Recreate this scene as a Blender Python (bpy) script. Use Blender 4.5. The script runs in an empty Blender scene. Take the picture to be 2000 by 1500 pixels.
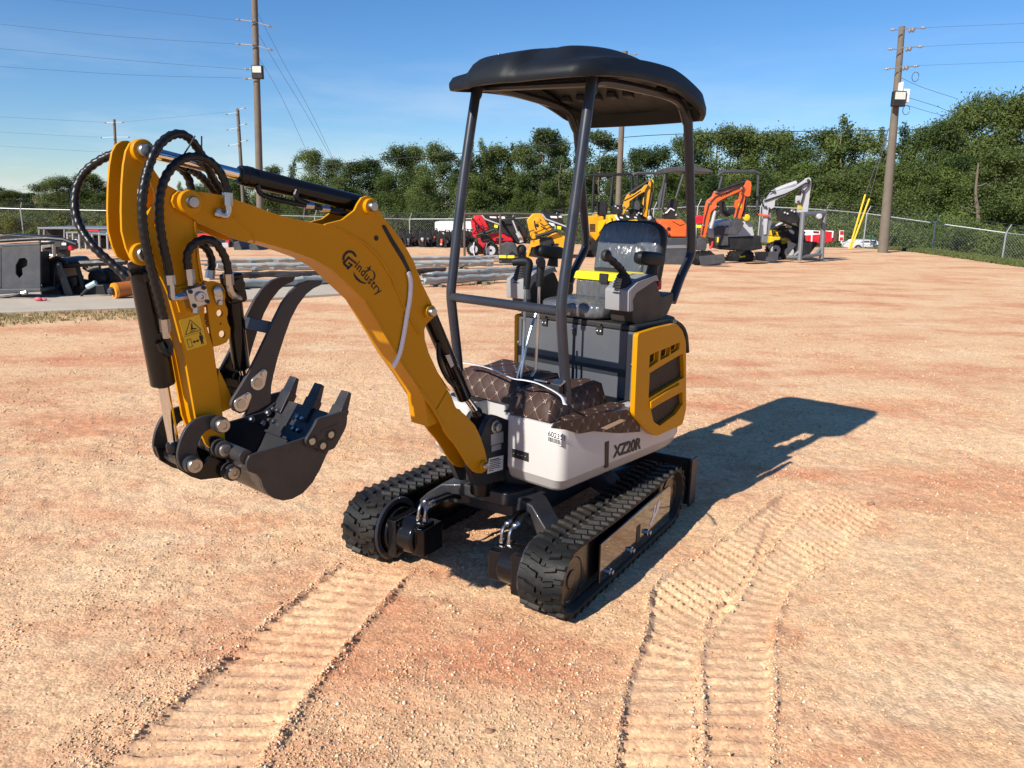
import bpy, math, random
import numpy as np
from mathutils import Vector, Matrix
from mathutils.geometry import tessellate_polygon
R = math.radians
random.seed(7); rng = np.random.default_rng(7)
S = bpy.context.scene
COL = S.collection

# ------------------------------------------------------------------ camera
F, PITCH, ROLL, EYE = 1514.3, R(12.96), R(1.0), 1.56       # focal length in px of a 2000 px wide frame
cam_d = bpy.data.cameras.new('camera'); cam = bpy.data.objects.new('camera', cam_d); COL.objects.link(cam)
cam_d.sensor_width = 36.0; cam_d.lens = F/2000*36; cam_d.clip_start = 0.05; cam_d.clip_end = 3000
cam.matrix_world = Matrix.Translation((0, 0, EYE)) @ Matrix.Rotation(R(90)-PITCH, 4, 'X') @ Matrix.Rotation(ROLL, 4, 'Z')
S.camera = cam

# ------------------------------------------------------------------ light
SUN = Vector((-2.12, -2.28, 2.12)).normalized()             # towards the sun
sun_el = math.asin(SUN.z); sun_az = math.atan2(SUN.x, SUN.y)
sd = bpy.data.lights.new('sun', 'SUN'); sd.energy = 5.0; sd.angle = R(0.53); sd.color = (1.0, 0.945, 0.86)
so = bpy.data.objects.new('sun', sd); COL.objects.link(so)
so.rotation_euler = (-SUN).to_track_quat('-Z', 'Y').to_euler()
W = bpy.data.worlds.new('World'); S.world = W; W.use_nodes = True
wn, wl = W.node_tree.nodes, W.node_tree.links; wn.clear()
def N(nodes, t, **k):
    n = nodes.new(t)
    for a, v in k.items(): setattr(n, a, v)
    return n
sky = N(wn, 'ShaderNodeTexSky', sky_type='NISHITA', sun_disc=False, sun_elevation=sun_el, sun_rotation=sun_az, altitude=50, air_density=1.0, dust_density=0.0, ozone_density=5.0)
bg = N(wn, 'ShaderNodeBackground'); bg.inputs['Strength'].default_value = 0.088
out = N(wn, 'ShaderNodeOutputWorld')
tc = N(wn, 'ShaderNodeTexCoord'); mp = N(wn, 'ShaderNodeMapping'); mp.inputs['Scale'].default_value = (1.6, 1.6, 9.0)
nz = N(wn, 'ShaderNodeTexNoise'); nz.inputs['Scale'].default_value = 1.5; nz.inputs['Detail'].default_value = 7; nz.inputs['Roughness'].default_value = 0.6
rp = N(wn, 'ShaderNodeValToRGB'); rp.color_ramp.elements[0].position = 0.47; rp.color_ramp.elements[1].position = 0.74
rp.color_ramp.elements[0].color = (0, 0, 0, 1); rp.color_ramp.elements[1].color = (1, 1, 1, 1)
sx = N(wn, 'ShaderNodeSeparateXYZ'); mr = N(wn, 'ShaderNodeMapRange'); mr.inputs[1].default_value = 0.02; mr.inputs[2].default_value = 0.20; mr.inputs[3].default_value = 0.75; mr.inputs[4].default_value = 0.0
mul = N(wn, 'ShaderNodeMath', operation='MULTIPLY'); mixc = N(wn, 'ShaderNodeMixRGB'); mixc.inputs[2].default_value = (6.2, 6.9, 7.8, 1)
hs = N(wn, 'ShaderNodeHueSaturation'); hs.inputs['Saturation'].default_value = 1.12
tint = N(wn, 'ShaderNodeMixRGB', blend_type='MULTIPLY'); tint.inputs[0].default_value = 1; tint.inputs[2].default_value = (.84, .91, 1.02, 1)
wl.new(tc.outputs['Generated'], mp.inputs[0]); wl.new(mp.outputs[0], nz.inputs[0]); wl.new(nz.outputs[0], rp.inputs[0])
wl.new(tc.outputs['Generated'], sx.inputs[0]); wl.new(sx.outputs[2], mr.inputs[0]); wl.new(rp.outputs[0], mul.inputs[0]); wl.new(mr.outputs[0], mul.inputs[1])
wl.new(sky.outputs[0], tint.inputs[1]); wl.new(tint.outputs[0], hs.inputs['Color'])
wl.new(mul.outputs[0], mixc.inputs[0]); wl.new(hs.outputs[0], mixc.inputs[1]); wl.new(mixc.outputs[0], bg.inputs[0]); wl.new(bg.outputs[0], out.inputs[0])
S.view_settings.view_transform = 'Standard'; S.view_settings.look = 'None'; S.view_settings.exposure = 0.50; S.view_settings.gamma = 1.0
S.render.engine = 'CYCLES'
S.cycles.max_bounces = 6; S.cycles.transparent_max_bounces = 12

# ------------------------------------------------------------------ measuring: a photo pixel on a known plane -> metres
_cp, _sp, _cr, _sr = math.cos(PITCH), math.sin(PITCH), math.cos(ROLL), math.sin(ROLL)
def ray(px, py):
    X, Y = px-1000, py-750
    X, Y = _cr*X+_sr*Y, -_sr*X+_cr*Y
    a, b = X/F, -Y/F
    return Vector((a, _cp+b*_sp, -_sp+b*_cp))
class Frame:
    def __init__(s, o, ang): s.o, s.ang = Vector(o), R(ang); s.m = Matrix.Rotation(R(ang), 3, 'Z'); s.mi = s.m.inverted()
    def at(s, px, py, ax, val):
        r = s.mi @ ray(px, py); c = s.mi @ (Vector((0, 0, EYE))-s.o); t = (val-c[ax])/r[ax]
        return c+r*t
HO = (0.07, 3.487, 0)
UND = Frame(HO, -121.34); HOU = Frame(HO, -131.23)
def hy(px, py, y): return HOU.at(px, py, 1, y)      # on a plane across the house
def hx(px, py, x): return HOU.at(px, py, 0, x)
def hz(px, py, z): return HOU.at(px, py, 2, z)
def gz(px, py, z=0.0): r = ray(px, py); t = (z-EYE)/r.z; return Vector((0, 0, EYE))+r*t
def gd(px, py, D): r = ray(px, py); return Vector((0, 0, EYE))+r*(D/r.y)    # at D metres of depth

# ------------------------------------------------------------------ materials
MATS = {}
def mat(name, col, rough=0.5, metal=0.0, coat=0.0, var=0.08, vscale=6.0, bump=0.0, bscale=40.0, spec=0.34, rvar=0.12, dust=0.0):
    if name in MATS: return MATS[name]
    m = bpy.data.materials.new(name); m.use_nodes = True
    n, l = m.node_tree.nodes, m.node_tree.links
    b = n['Principled BSDF']
    b.inputs['Roughness'].default_value = rough; b.inputs['Metallic'].default_value = metal
    b.inputs['Coat Weight'].default_value = coat; b.inputs['Coat Roughness'].default_value = 0.06
    b.inputs['Specular IOR Level'].default_value = spec
    t = N(n, 'ShaderNodeTexCoord')
    nt = N(n, 'ShaderNodeTexNoise'); nt.inputs['Scale'].default_value = vscale; nt.inputs['Detail'].default_value = 6
    l.new(t.outputs['Object'], nt.inputs['Vector'])
    mx = N(n, 'ShaderNodeMixRGB')
    mx.inputs[1].default_value = tuple(max(0, c*(1-var)) for c in col[:3])+(1,)
    mx.inputs[2].default_value = tuple(min(1, c*(1+var)) for c in col[:3])+(1,)
    l.new(nt.outputs[0], mx.inputs[0])
    src = mx.outputs[0]
    if dust > 0:
        n2 = N(n, 'ShaderNodeTexNoise'); n2.inputs['Scale'].default_value = 3.0; n2.inputs['Detail'].default_value = 9; n2.inputs['Roughness'].default_value = 0.7
        l.new(t.outputs['Object'], n2.inputs['Vector'])
        rm = N(n, 'ShaderNodeMapRange'); rm.inputs[1].default_value = 0.48; rm.inputs[2].default_value = 0.75; rm.inputs[3].default_value = 0; rm.inputs[4].default_value = dust
        l.new(n2.outputs[0], rm.inputs[0]); md = N(n, 'ShaderNodeMixRGB'); md.inputs[2].default_value = (0.36, 0.25, 0.17, 1)
        l.new(rm.outputs[0], md.inputs[0]); l.new(src, md.inputs[1]); src = md.outputs[0]
    l.new(src, b.inputs['Base Color'])
    if rvar:
        rr = N(n, 'ShaderNodeMapRange'); rr.inputs[3].default_value = max(0.02, rough*(1-rvar*2)); rr.inputs[4].default_value = min(1, rough*(1+rvar*2))
        n3 = N(n, 'ShaderNodeTexNoise'); n3.inputs['Scale'].default_value = vscale*2.7; n3.inputs['Detail'].default_value = 5
        l.new(t.outputs['Object'], n3.inputs['Vector']); l.new(n3.outputs[0], rr.inputs[0]); l.new(rr.outputs[0], b.inputs['Roughness'])
    if bump:
        nb = N(n, 'ShaderNodeTexNoise'); nb.inputs['Scale'].default_value = bscale; nb.inputs['Detail'].default_value = 3
        l.new(t.outputs['Object'], nb.inputs['Vector'])
        bp = N(n, 'ShaderNodeBump'); bp.inputs['Strength'].default_value = bump; bp.inputs['Distance'].default_value = 0.01
        l.new(nb.outputs[0], bp.inputs['Height']); l.new(bp.outputs[0], b.inputs['Normal'])
    MATS[name] = m; return m

AMBER = mat('amber_paint', (0.51, 0.226, 0.0010), 0.44, coat=0.05, var=0.04, bump=0.03, bscale=25, dust=0.0, spec=.16)
GREY = mat('dark_grey_paint', (0.022, 0.023, 0.027), 0.42, coat=0.08, var=0.08, bump=0.03, dust=0.10)
PANEL = mat('grey_panel_paint', (0.075, 0.082, 0.094), 0.5, var=0.06, bump=0.04, dust=0.06)
TUBEP = mat('blue_grey_tube_paint', (0.018, 0.022, 0.032), 0.36, coat=0.15, var=0.08, dust=0.06)
BLACK = mat('gloss_black_paint', (0.006, 0.006, 0.007), 0.20, coat=0.12, var=0.2, dust=0.0, spec=.28)
MBLACK = mat('matt_black', (0.016, 0.016, 0.017), 0.6, var=0.2, dust=0.05)
PLAST = mat('black_moulded_plastic', (0.007, 0.009, 0.012), 0.52, var=0.12, bump=0.12, bscale=220, spec=0.25)
RUBBER = mat('track_rubber', (0.008, 0.0085, 0.0085), 0.55, var=0.25, bump=0.1, bscale=90, dust=0.10, spec=.25)
HOSE = mat('black_hose', (0.007, 0.007, 0.008), 0.36, var=0.2, spec=.35)
WHITE = mat('white_paint', (0.46, 0.447, 0.435), 0.38, coat=0.2, var=0.03, dust=0.10)
CHROME = mat('chrome_rod', (0.72, 0.72, 0.74), 0.10, metal=1.0, var=0.03)
ZINC = mat('zinc_plated_steel', (0.45, 0.45, 0.46), 0.30, metal=1.0, var=0.15)
STEEL = mat('steel_pin', (0.36, 0.35, 0.33), 0.34, metal=1.0, var=0.15)
LGREY = mat('light_grey_plastic', (0.25, 0.25, 0.255), 0.45, var=0.05)
DPLAST = mat('brown_black_plastic', (0.030, 0.026, 0.024), 0.5, var=0.1, bump=0.05, bscale=160)
GLOSSP = mat('mirror_black_panel', (0.012, 0.011, 0.010), 0.07, coat=1.0, var=0.1, rvar=0.0)
STRAP = mat('white_plastic_strap', (0.70, 0.69, 0.72), 0.35, var=0.05)
LABELW = mat('paper_label', (0.72, 0.72, 0.70), 0.5, var=0.04)
LABELG = mat('silver_label', (0.42, 0.42, 0.43), 0.35, metal=0.4, var=0.1)
LABELY = mat('yellow_label', (0.66, 0.42, 0.02), 0.45, var=0.03)
INK = mat('black_ink', (0.012, 0.010, 0.009), 0.5)
YPLAST = mat('bright_yellow_plastic', (0.80, 0.66, 0.015), 0.4, var=0.05)
GRILLE = mat('brown_black_grille', (0.014, 0.010, 0.007), 0.5, var=0.3)

# ------------------------------------------------------------------ mesh helper
class MB:
    def __init__(s): s.v, s.f = [], []
    def add(s, vs, fs):
        o = len(s.v); s.v += [tuple(v) for v in vs]; s.f += [tuple(i+o for i in f) for f in fs]; return s
    def box(s, c, size, rot=None, taper=None):
        x, y, z = (d/2 for d in size); c = Vector(c); vs = []
        for sz in (-1, 1):
            k = 1 if (taper is None or sz < 0) else taper
            for sx_, sy_ in ((-1, -1), (1, -1), (1, 1), (-1, 1)):
                p = Vector((sx_*x*k, sy_*y*k, sz*z)); vs.append(c+(rot @ p if rot else p))
        return s.add(vs, [(3, 2, 1, 0), (4, 5, 6, 7), (0, 1, 5, 4), (1, 2, 6, 5), (2, 3, 7, 6), (3, 0, 4, 7)])
    def prism(s, pts, y0, y1, holes=()):            # pts (x,z), extruded from y0 to y1
        return s.ext([[Vector((p[0], 0, p[1])) for p in L] for L in [pts]+list(holes)], Vector((0, y0, 0)), Vector((0, y1, 0)))
    def plan(s, pts, z0, z1, holes=()):             # pts (x,y), extruded upwards
        return s.ext([[Vector((p[0], p[1], 0)) for p in L] for L in [pts]+list(holes)], Vector((0, 0, z0)), Vector((0, 0, z1)))
    def ext(s, loops, a, b):
        flat = [p for L in loops for p in L]; n = len(flat); fs = []
        if len(loops) == 1:
            fs += [tuple(range(n)), tuple(range(2*n-1, n-1, -1))]
        else:
            tri = tessellate_polygon(loops)
            fs += [tuple(t) for t in tri]+[tuple(i+n for i in reversed(t)) for t in tri]
        o = 0
        for L in loops:
            m = len(L)
            for i in range(m): j = (i+1) % m; fs.append((o+i, o+j, o+j+n, o+i+n))
            o += m
        return s.add([p+a for p in flat]+[p+b for p in flat], fs)
    def tube(s, path, r, n=10, caps=True):          # r: number or list
        P = [Vector(p) for p in path]; m = len(P); rs = r if isinstance(r, (list, tuple)) else [r]*m
        t0 = (P[1]-P[0]).normalized(); up = Vector((0, 0, 1)) if abs(t0.z) < 0.9 else Vector((1, 0, 0))
        nrm = t0.cross(up).normalized(); vs = []
        for i in range(m):
            t = (P[min(i+1, m-1)]-P[max(i-1, 0)]).normalized()
            nrm = (nrm-t*nrm.dot(t)); nrm = nrm.normalized() if nrm.length > 1e-6 else t.orthogonal().normalized()
            bi = t.cross(nrm)
            for k in range(n):
                a = 2*math.pi*k/n; vs.append(P[i]+(nrm*math.cos(a)+bi*math.sin(a))*rs[i])
        fs = []
        for i in range(m-1):
            for k in range(n): fs.append((i*n+k, i*n+(k+1) % n, (i+1)*n+(k+1) % n, (i+1)*n+k))
        if caps: fs += [tuple(range(n-1, -1, -1)), tuple(range((m-1)*n, m*n))]
        return s.add(vs, fs)
    def cyl(s, a, b, r, n=20, r2=None): return s.tube([a, b], [r, r if r2 is None else r2], n)
    def lathe(s, o, ax, prof, n=24):                # prof: (distance along ax, radius)
        o = Vector(o); ax = Vector(ax).normalized(); u = ax.orthogonal().normalized(); w = ax.cross(u); vs = []; m = len(prof)
        for d, r in prof:
            for k in range(n):
                a = 2*math.pi*k/n; vs.append(o+ax*d+(u*math.cos(a)+w*math.sin(a))*max(r, 1e-4))
        fs = [(i*n+k, i*n+(k+1) % n, (i+1)*n+(k+1) % n, (i+1)*n+k) for i in range(m-1) for k in range(n)]
        fs += [tuple(range(n-1, -1, -1)), tuple(range((m-1)*n, m*n))]
        return s.add(vs, fs)
    def ball(s, c, r, sc=(1, 1, 1), n=14):
        c = Vector(c); prof = [(-math.cos(math.pi*i/8), math.sin(math.pi*i/8)) for i in range(9)]
        o = len(s.v); s.lathe((0, 0, 0), (0, 0, 1), [(a*r, b*r) for a, b in prof], n)
        for i in range(o, len(s.v)): v = s.v[i]; s.v[i] = (c.x+v[0]*sc[0], c.y+v[1]*sc[1], c.z+v[2]*sc[2])
        return s
    def xf(s, M):
        s.v = [tuple(M @ Vector(v)) for v in s.v]; return s
    def build(s, name, m, parent=None, bevel=0.0, seg=2, smooth=35, uv=False):
        me = bpy.data.meshes.new(name); me.from_pydata(s.v, [], s.f); me.update()
        import bmesh
        bm = bmesh.new(); bm.from_mesh(me); bmesh.ops.recalc_face_normals(bm, faces=bm.faces); bm.to_mesh(me); bm.free()
        if uv:
            L = me.uv_layers.new(name='UVMap'); co = me.vertices
            for p in me.polygons:
                nx, ny, nzv = (abs(c) for c in p.normal)
                for li in p.loop_indices:
                    q = co[me.loops[li].vertex_index].co
                    L.data[li].uv = (q.x, q.y) if nzv >= max(nx, ny) else ((q.y, q.z) if nx > ny else (q.x, q.z))
        o = bpy.data.objects.new(name, me); COL.objects.link(o)
        ms = m if isinstance(m, (list, tuple)) else [m]
        for k in ms: me.materials.append(k)
        if smooth:
            me.polygons.foreach_set('use_smooth', [True]*len(me.polygons)); me.set_sharp_from_angle(angle=R(smooth))
        if bevel:
            bv = o.modifiers.new('bevel', 'BEVEL'); bv.width = bevel; bv.segments = seg; bv.limit_method = 'ANGLE'; bv.angle_limit = R(38); bv.harden_normals = True
        if parent: o.parent = parent
        return o
def thing(name, label, cat, loc=(0, 0, 0), rz=0.0, group=None):
    o = bpy.data.objects.new(name, None); COL.objects.link(o); o.location = loc; o.rotation_euler = (0, 0, rz)
    o['label'] = label; o['category'] = cat
    if group: o['group'] = group
    return o
def tag(o, label, cat, group=None):
    o['label'] = label; o['category'] = cat
    if group: o['group'] = group
    return o
def struct(o, kind='structure'): o['kind'] = kind; return o
def spline(P, k=8):                                  # Catmull-Rom
    P = [Vector(p) for p in P]; Q = [P[0]*2-P[1]]+P+[P[-1]*2-P[-2]]; o = []
    for i in range(1, len(Q)-2):
        a, b, c, d = Q[i-1:i+3]
        for j in range(k):
            t = j/k; o.append(0.5*((2*b)+(c-a)*t+(2*a-5*b+4*c-d)*t*t+(3*b-a-3*c+d)*t**3))
    return o+[P[-1]]
def arc(c, r, a0, a1, n=8): return [(c[0]+r*math.cos(R(a0+(a1-a0)*i/n)), c[1]+r*math.sin(R(a0+(a1-a0)*i/n))) for i in range(n+1)]
def roundpoly(pts, r, n=5):                          # round the corners of a 2D polygon
    o = []; m = len(pts)
    for i in range(m):
        p = Vector(pts[i][:2]); a = Vector(pts[i-1][:2]); b = Vector(pts[(i+1) % m][:2])
        ri = pts[i][2] if len(pts[i]) > 2 else r
        d1, d2 = (a-p), (b-p); q = min(ri, d1.length*0.45, d2.length*0.45)
        if q < 1e-5: o.append(tuple(p)); continue
        s1, s2 = p+d1.normalized()*q, p+d2.normalized()*q
        for j in range(n+1):
            t = j/n; o.append(tuple(s1*(1-t)**2+p*2*t*(1-t)+s2*t*t))
    return o
def text(name, body, m, M4, size, parent=None, bold=0.0, shear=0.0, depth=0.0008, align='LEFT', spacing=1.0):
    cu = bpy.data.curves.new(name, 'FONT'); cu.body = body; cu.size = size; cu.extrude = depth; cu.offset = bold; cu.shear = shear; cu.align_x = align; cu.space_character = spacing
    t = bpy.data.objects.new('tmp', cu); COL.objects.link(t); bpy.context.view_layer.update()
    me = bpy.data.meshes.new_from_object(t.evaluated_get(bpy.context.evaluated_depsgraph_get()))
    bpy.data.objects.remove(t); bpy.data.curves.remove(cu)
    me.name = name; me.transform(M4); me.materials.clear(); me.materials.append(m)
    o = bpy.data.objects.new(name, me); COL.objects.link(o)
    if parent: o.parent = parent
    return o
def basis(o, ex, nrm):
    ex = Vector(ex).normalized(); nrm = Vector(nrm).normalized(); ey = nrm.cross(ex).normalized(); ex = ey.cross(nrm)
    M = Matrix.Identity(4)
    for i in range(3): M[i][0], M[i][1], M[i][2], M[i][3] = ex[i], ey[i], nrm[i], o[i]
    return M
def copytree(o, name=None, parent=None):
    c = o.copy(); COL.objects.link(c); c.parent = parent
    for ch in o.children: copytree(ch, None, c)
    return c

# ------------------------------------------------------------------ ground
def vnoise(x, y, f, seed):
    g = np.random.default_rng(seed).random((256, 256)); x = x*f+1000.3; y = y*f+1000.7
    xi, yi = np.floor(x).astype(int), np.floor(y).astype(int); u, v = x-xi, y-yi
    u = u*u*(3-2*u); v = v*v*(3-2*v); a, b, c, d = xi % 256, (xi+1) % 256, yi % 256, (yi+1) % 256
    return (g[a, c]*(1-u)+g[b, c]*u)*(1-v)+(g[a, d]*(1-u)+g[b, d]*u)*v
def sstep(a, b, x): t = np.clip((x-a)/(b-a), 0, 1); return t*t*(3-2*t)
STRIPS = [([(690, 1085), (600, 1160), (460, 1280), (330, 1390), (210, 1500), (120, 1590)], [(812, 1108), (750, 1170), (645, 1290), (560, 1400), (500, 1490), (440, 1590)]),
          ([(1540, 955), (1420, 1055), (1325, 1130), (1270, 1230), (1235, 1340), (1212, 1500), (1205, 1590)], [(1600, 965), (1480, 1085), (1395, 1185), (1370, 1260), (1362, 1340), (1358, 1500), (1355, 1590)]),
          ([(1625, 950), (1600, 970), (1490, 1087), (1403, 1187), (1378, 1262), (1370, 1340), (1366, 1500), (1363, 1590)], [(1668, 968), (1635, 1025), (1560, 1125), (1512, 1200), (1500, 1270), (1498, 1340), (1490, 1500), (1486, 1590)])]
PR = []
for L, Rr in STRIPS:
    a = spline([gz(*p) for p in L], 40); b = spline([gz(*p) for p in Rr], 40)
    c = np.array([((p+q)/2)[:2] for p, q in zip(a, b)]); n = np.array([((q-p)/2)[:2] for p, q in zip(a, b)])
    s = np.concatenate([[0], np.cumsum(np.linalg.norm(np.diff(c, axis=0), axis=1))]); PR.append((c, n, s))
def prints(x, y):                                    # -> height, mask of packed soil, berm
    h = np.zeros_like(x); m = np.zeros_like(x); be = np.zeros_like(x)
    for k, (c, n, s) in enumerate(PR):
        lo, hi = c.min(0)-.4, c.max(0)+.4
        idx = np.where((x > lo[0]) & (x < hi[0]) & (y > lo[1]) & (y < hi[1]))[0]
        for ch in np.array_split(idx, max(1, len(idx)//20000)):
            if not len(ch): continue
            P = np.stack([x[ch], y[ch]], 1); d2 = ((P[:, None]-c[None])**2).sum(2); i = d2.argmin(1)
            hw = np.linalg.norm(n[i], axis=1); r = P-c[i]; d = (r*n[i]).sum(1)/hw**2
            tan = np.stack([-n[i, 1], n[i, 0]], 1)/hw[:, None]; along = s[i]+(r*tan).sum(1)*np.sign((tan*(np.gradient(c, axis=0)[i])).sum(1))
            ins = 1-sstep(.88, 1.05, np.abs(d)+.05*(vnoise(P[:, 0], P[:, 1], 14, 31)-.5))
            ins = ins*(1-sstep(1.15, 1.35, np.linalg.norm(r, axis=1)/hw)); endf = sstep(0, .25, s[i])
            if k: endf = endf*(i > 0)
            w = along/.066+.16*(vnoise(P[:, 0], P[:, 1], 3, 5)-.5)+.06*np.abs(d); fr = w-np.floor(w)
            amp = .55+.9*sstep(.25, .6, vnoise(P[:, 0], P[:, 1], 4.5, 9))
            rib = np.where(fr < .72, .0035*fr, .0025+.0150*np.exp(-((fr-.87)/.07)**2))*amp
            hb = np.exp(-((np.abs(d)-1.10)/.10)**2)*(1-sstep(1.3, 1.45, np.linalg.norm(r, axis=1)/hw))*(.4+.9*vnoise(P[:, 0], P[:, 1], 9, 12))
            h[ch] += endf*(ins*(-.016+rib)+hb*.0145*np.where((d > 0) if k != 1 else np.ones_like(d) > 0, 1, .25)); m[ch] = np.maximum(m[ch], ins*endf); be[ch] = np.maximum(be[ch], hb*endf)
    return h, m, be
def hill(x, y):
    cx = 15.6+np.clip((y-23.8)/14.4, -1.2, 2)*1.5     # right edge of the yard
    z = -1.5*sstep(0.6, 6.5, x-cx)-.9*sstep(33, 46, y)*(1-.5*sstep(2, 14, x)*sstep(20, 14, x))
    return z
def micro(x, y):
    near = 1-sstep(6.5, 11, np.hypot(x, y))
    a = .020*(vnoise(x, y, .7, 1)-.5)+near*(.011*(vnoise(x, y, 3.1, 2)-.5)+.008*(vnoise(x, y, 9, 3)-.5)+.006*(vnoise(x, y, 24, 4)-.5)+.003*(vnoise(x, y, 55, 6)-.5))
    return a, near
def height(x, y):
    ph, m, be = prints(x, y); a, near = micro(x, y)
    return hill(x, y)+a*(1-.78*m)*(1+.9*be)+ph, m, be
UO = Vector(HO)
def lines(a, b, st, lo, hi, g=1.16):
    o = list(np.arange(a, b, st)); s = st; v = a
    L = []
    while v > lo: s *= g; v -= s; L.append(v)
    s = st; v = o[-1]; Rr = []
    while v < hi: s *= g; v += s; Rr.append(v)
    return np.array(L[::-1]+o+Rr)
gx = lines(-3.4, 3.9, .0125, -900, 900); gy = lines(1.25, 6.6, .0125, -400, 1500)
X, Y = np.meshgrid(gx, gy); x, y = X.ravel(), Y.ravel(); Z, M_, B_ = height(x, y)
far = sstep(90, 200, np.hypot(x, y)); Z = Z*(1-far)+far*-1.6
me = bpy.data.meshes.new('ground'); nx, ny = len(gx), len(gy)
me.vertices.add(nx*ny); me.vertices.foreach_set('co', np.stack([x, y, Z], 1).ravel().astype('f4'))
ii = np.arange(nx*ny).reshape(ny, nx); q = np.stack([ii[:-1, :-1], ii[:-1, 1:], ii[1:, 1:], ii[1:, :-1]], -1).reshape(-1, 4)
me.loops.add(q.size); me.loops.foreach_set('vertex_index', q.ravel().astype('i4')); me.polygons.add(len(q)); me.polygons.foreach_set('loop_start', (np.arange(len(q))*4).astype('i4'))
me.polygons.foreach_set('use_smooth', np.ones(len(q), bool)); me.update()
at_ = me.attributes.new('packed', 'FLOAT', 'POINT'); at_.data.foreach_set('value', M_.astype('f4'))
ground = struct(bpy.data.objects.new('ground', me)); COL.objects.link(ground)

def ground_mat():
    m = bpy.data.materials.new('sandy_gravel'); m.use_nodes = True; n, l = m.node_tree.nodes, m.node_tree.links; b = n['Principled BSDF']
    t = N(n, 'ShaderNodeTexCoord'); P = t.outputs['Object']
    def noise(sc, det, ro=.6, stretch=None, off=0):
        k = N(n, 'ShaderNodeTexNoise'); k.inputs['Scale'].default_value = sc; k.inputs['Detail'].default_value = det; k.inputs['Roughness'].default_value = ro
        mm = N(n, 'ShaderNodeMapping'); mm.inputs['Location'].default_value = (off, off*.7, 0)
        if stretch: mm.inputs['Scale'].default_value = stretch; mm.inputs['Rotation'].default_value = (0, 0, R(-6))
        l.new(P, mm.inputs[0]); l.new(mm.outputs[0], k.inputs[0]); return k.outputs[0]
    def ramp(v, a, b_):
        r = N(n, 'ShaderNodeMapRange'); r.inputs[1].default_value = a; r.inputs[2].default_value = b_; l.new(v, r.inputs[0]); return r.outputs[0]
    def mix(f, a, c, bt='MIX'):
        k = N(n, 'ShaderNodeMixRGB', blend_type=bt)
        for i, v in ((0, f), (1, a), (2, c)):
            if isinstance(v, (tuple, float, int)): k.inputs[i].default_value = v if not isinstance(v, tuple) else v+(1,)
            else: l.new(v, k.inputs[i])
        return k.outputs[0]
    c = mix(ramp(noise(.9, 8), .35, .68), (.66, .40, .225), (.73, .495, .30))
    red = ramp(noise(.42, 9, .66, (1, 2.1, 1), 3.3), .49, .66); c = mix(red, c, (.56, .235, .125))
    red2 = ramp(noise(1.7, 8, .7, None, 9.1), .54, .70); c = mix(red2, c, (.56, .255, .14))
    pale = ramp(noise(.6, 8, .65, (1, 2.4, 1), 17), .55, .72); c = mix(pale, c, (.75, .54, .345))
    at = N(n, 'ShaderNodeAttribute', attribute_name='packed'); pk = mix(ramp(noise(5, 6, .6, None, 5), .3, .7), (.62, .365, .21), (.72, .50, .315)); c = mix(mix(0.62, (0, 0, 0), at.outputs['Fac'], 'MIX'), c, pk)
    v = N(n, 'ShaderNodeTexVoronoi'); v.inputs['Scale'].default_value = 95; l.new(P, v.inputs['Vector'])
    v2 = N(n, 'ShaderNodeTexVoronoi'); v2.inputs['Scale'].default_value = 38; l.new(P, v2.inputs['Vector'])
    g1 = N(n, 'ShaderNodeSeparateColor'); l.new(v.outputs['Color'], g1.inputs[0]); g2 = N(n, 'ShaderNodeSeparateColor'); l.new(v2.outputs['Color'], g2.inputs[0])
    vr = N(n, 'ShaderNodeMapRange'); vr.inputs[3].default_value = .80; vr.inputs[4].default_value = 1.18; l.new(g1.outputs[0], vr.inputs[0])
    vr2 = N(n, 'ShaderNodeMapRange'); vr2.inputs[3].default_value = .88; vr2.inputs[4].default_value = 1.10; l.new(g2.outputs[1], vr2.inputs[0])
    fm = N(n, 'ShaderNodeMath', operation='MULTIPLY'); l.new(vr.outputs[0], fm.inputs[0]); l.new(vr2.outputs[0], fm.inputs[1])
    fc = N(n, 'ShaderNodeCombineColor'); [l.new(fm.outputs[0], fc.inputs[i]) for i in range(3)]
    c = mix(1.0, c, fc.outputs[0], 'MULTIPLY'); c = mix(1.0, c, (1.04, 1.03, 1.0), 'MULTIPLY')
    l.new(c, b.inputs['Base Color']); b.inputs['Roughness'].default_value = .93; b.inputs['Specular IOR Level'].default_value = .15
    ad = N(n, 'ShaderNodeMath', operation='ADD'); s1 = N(n, 'ShaderNodeMath', operation='MULTIPLY'); s1.inputs[1].default_value = -.55
    l.new(v.outputs['Distance'], s1.inputs[0]); nf = noise(70, 8, .75); l.new(nf, ad.inputs[0]); l.new(s1.outputs[0], ad.inputs[1])
    a2 = N(n, 'ShaderNodeMath', operation='MULTIPLY_ADD'); a2.inputs[1].default_value = 1.2; l.new(noise(9, 8, .7, None, 2), a2.inputs[0]); l.new(ad.outputs[0], a2.inputs[2])
    bp = N(n, 'ShaderNodeBump'); sm = N(n, 'ShaderNodeMapRange'); sm.inputs[3].default_value = .46; sm.inputs[4].default_value = .25; l.new(at.outputs['Fac'], sm.inputs[0]); l.new(sm.outputs[0], bp.inputs['Strength']); bp.inputs['Distance'].default_value = .012; l.new(a2.outputs[0], bp.inputs['Height']); l.new(bp.outputs[0], b.inputs['Normal'])
    return m
GROUND = ground_mat(); me.materials.append(GROUND)

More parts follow.
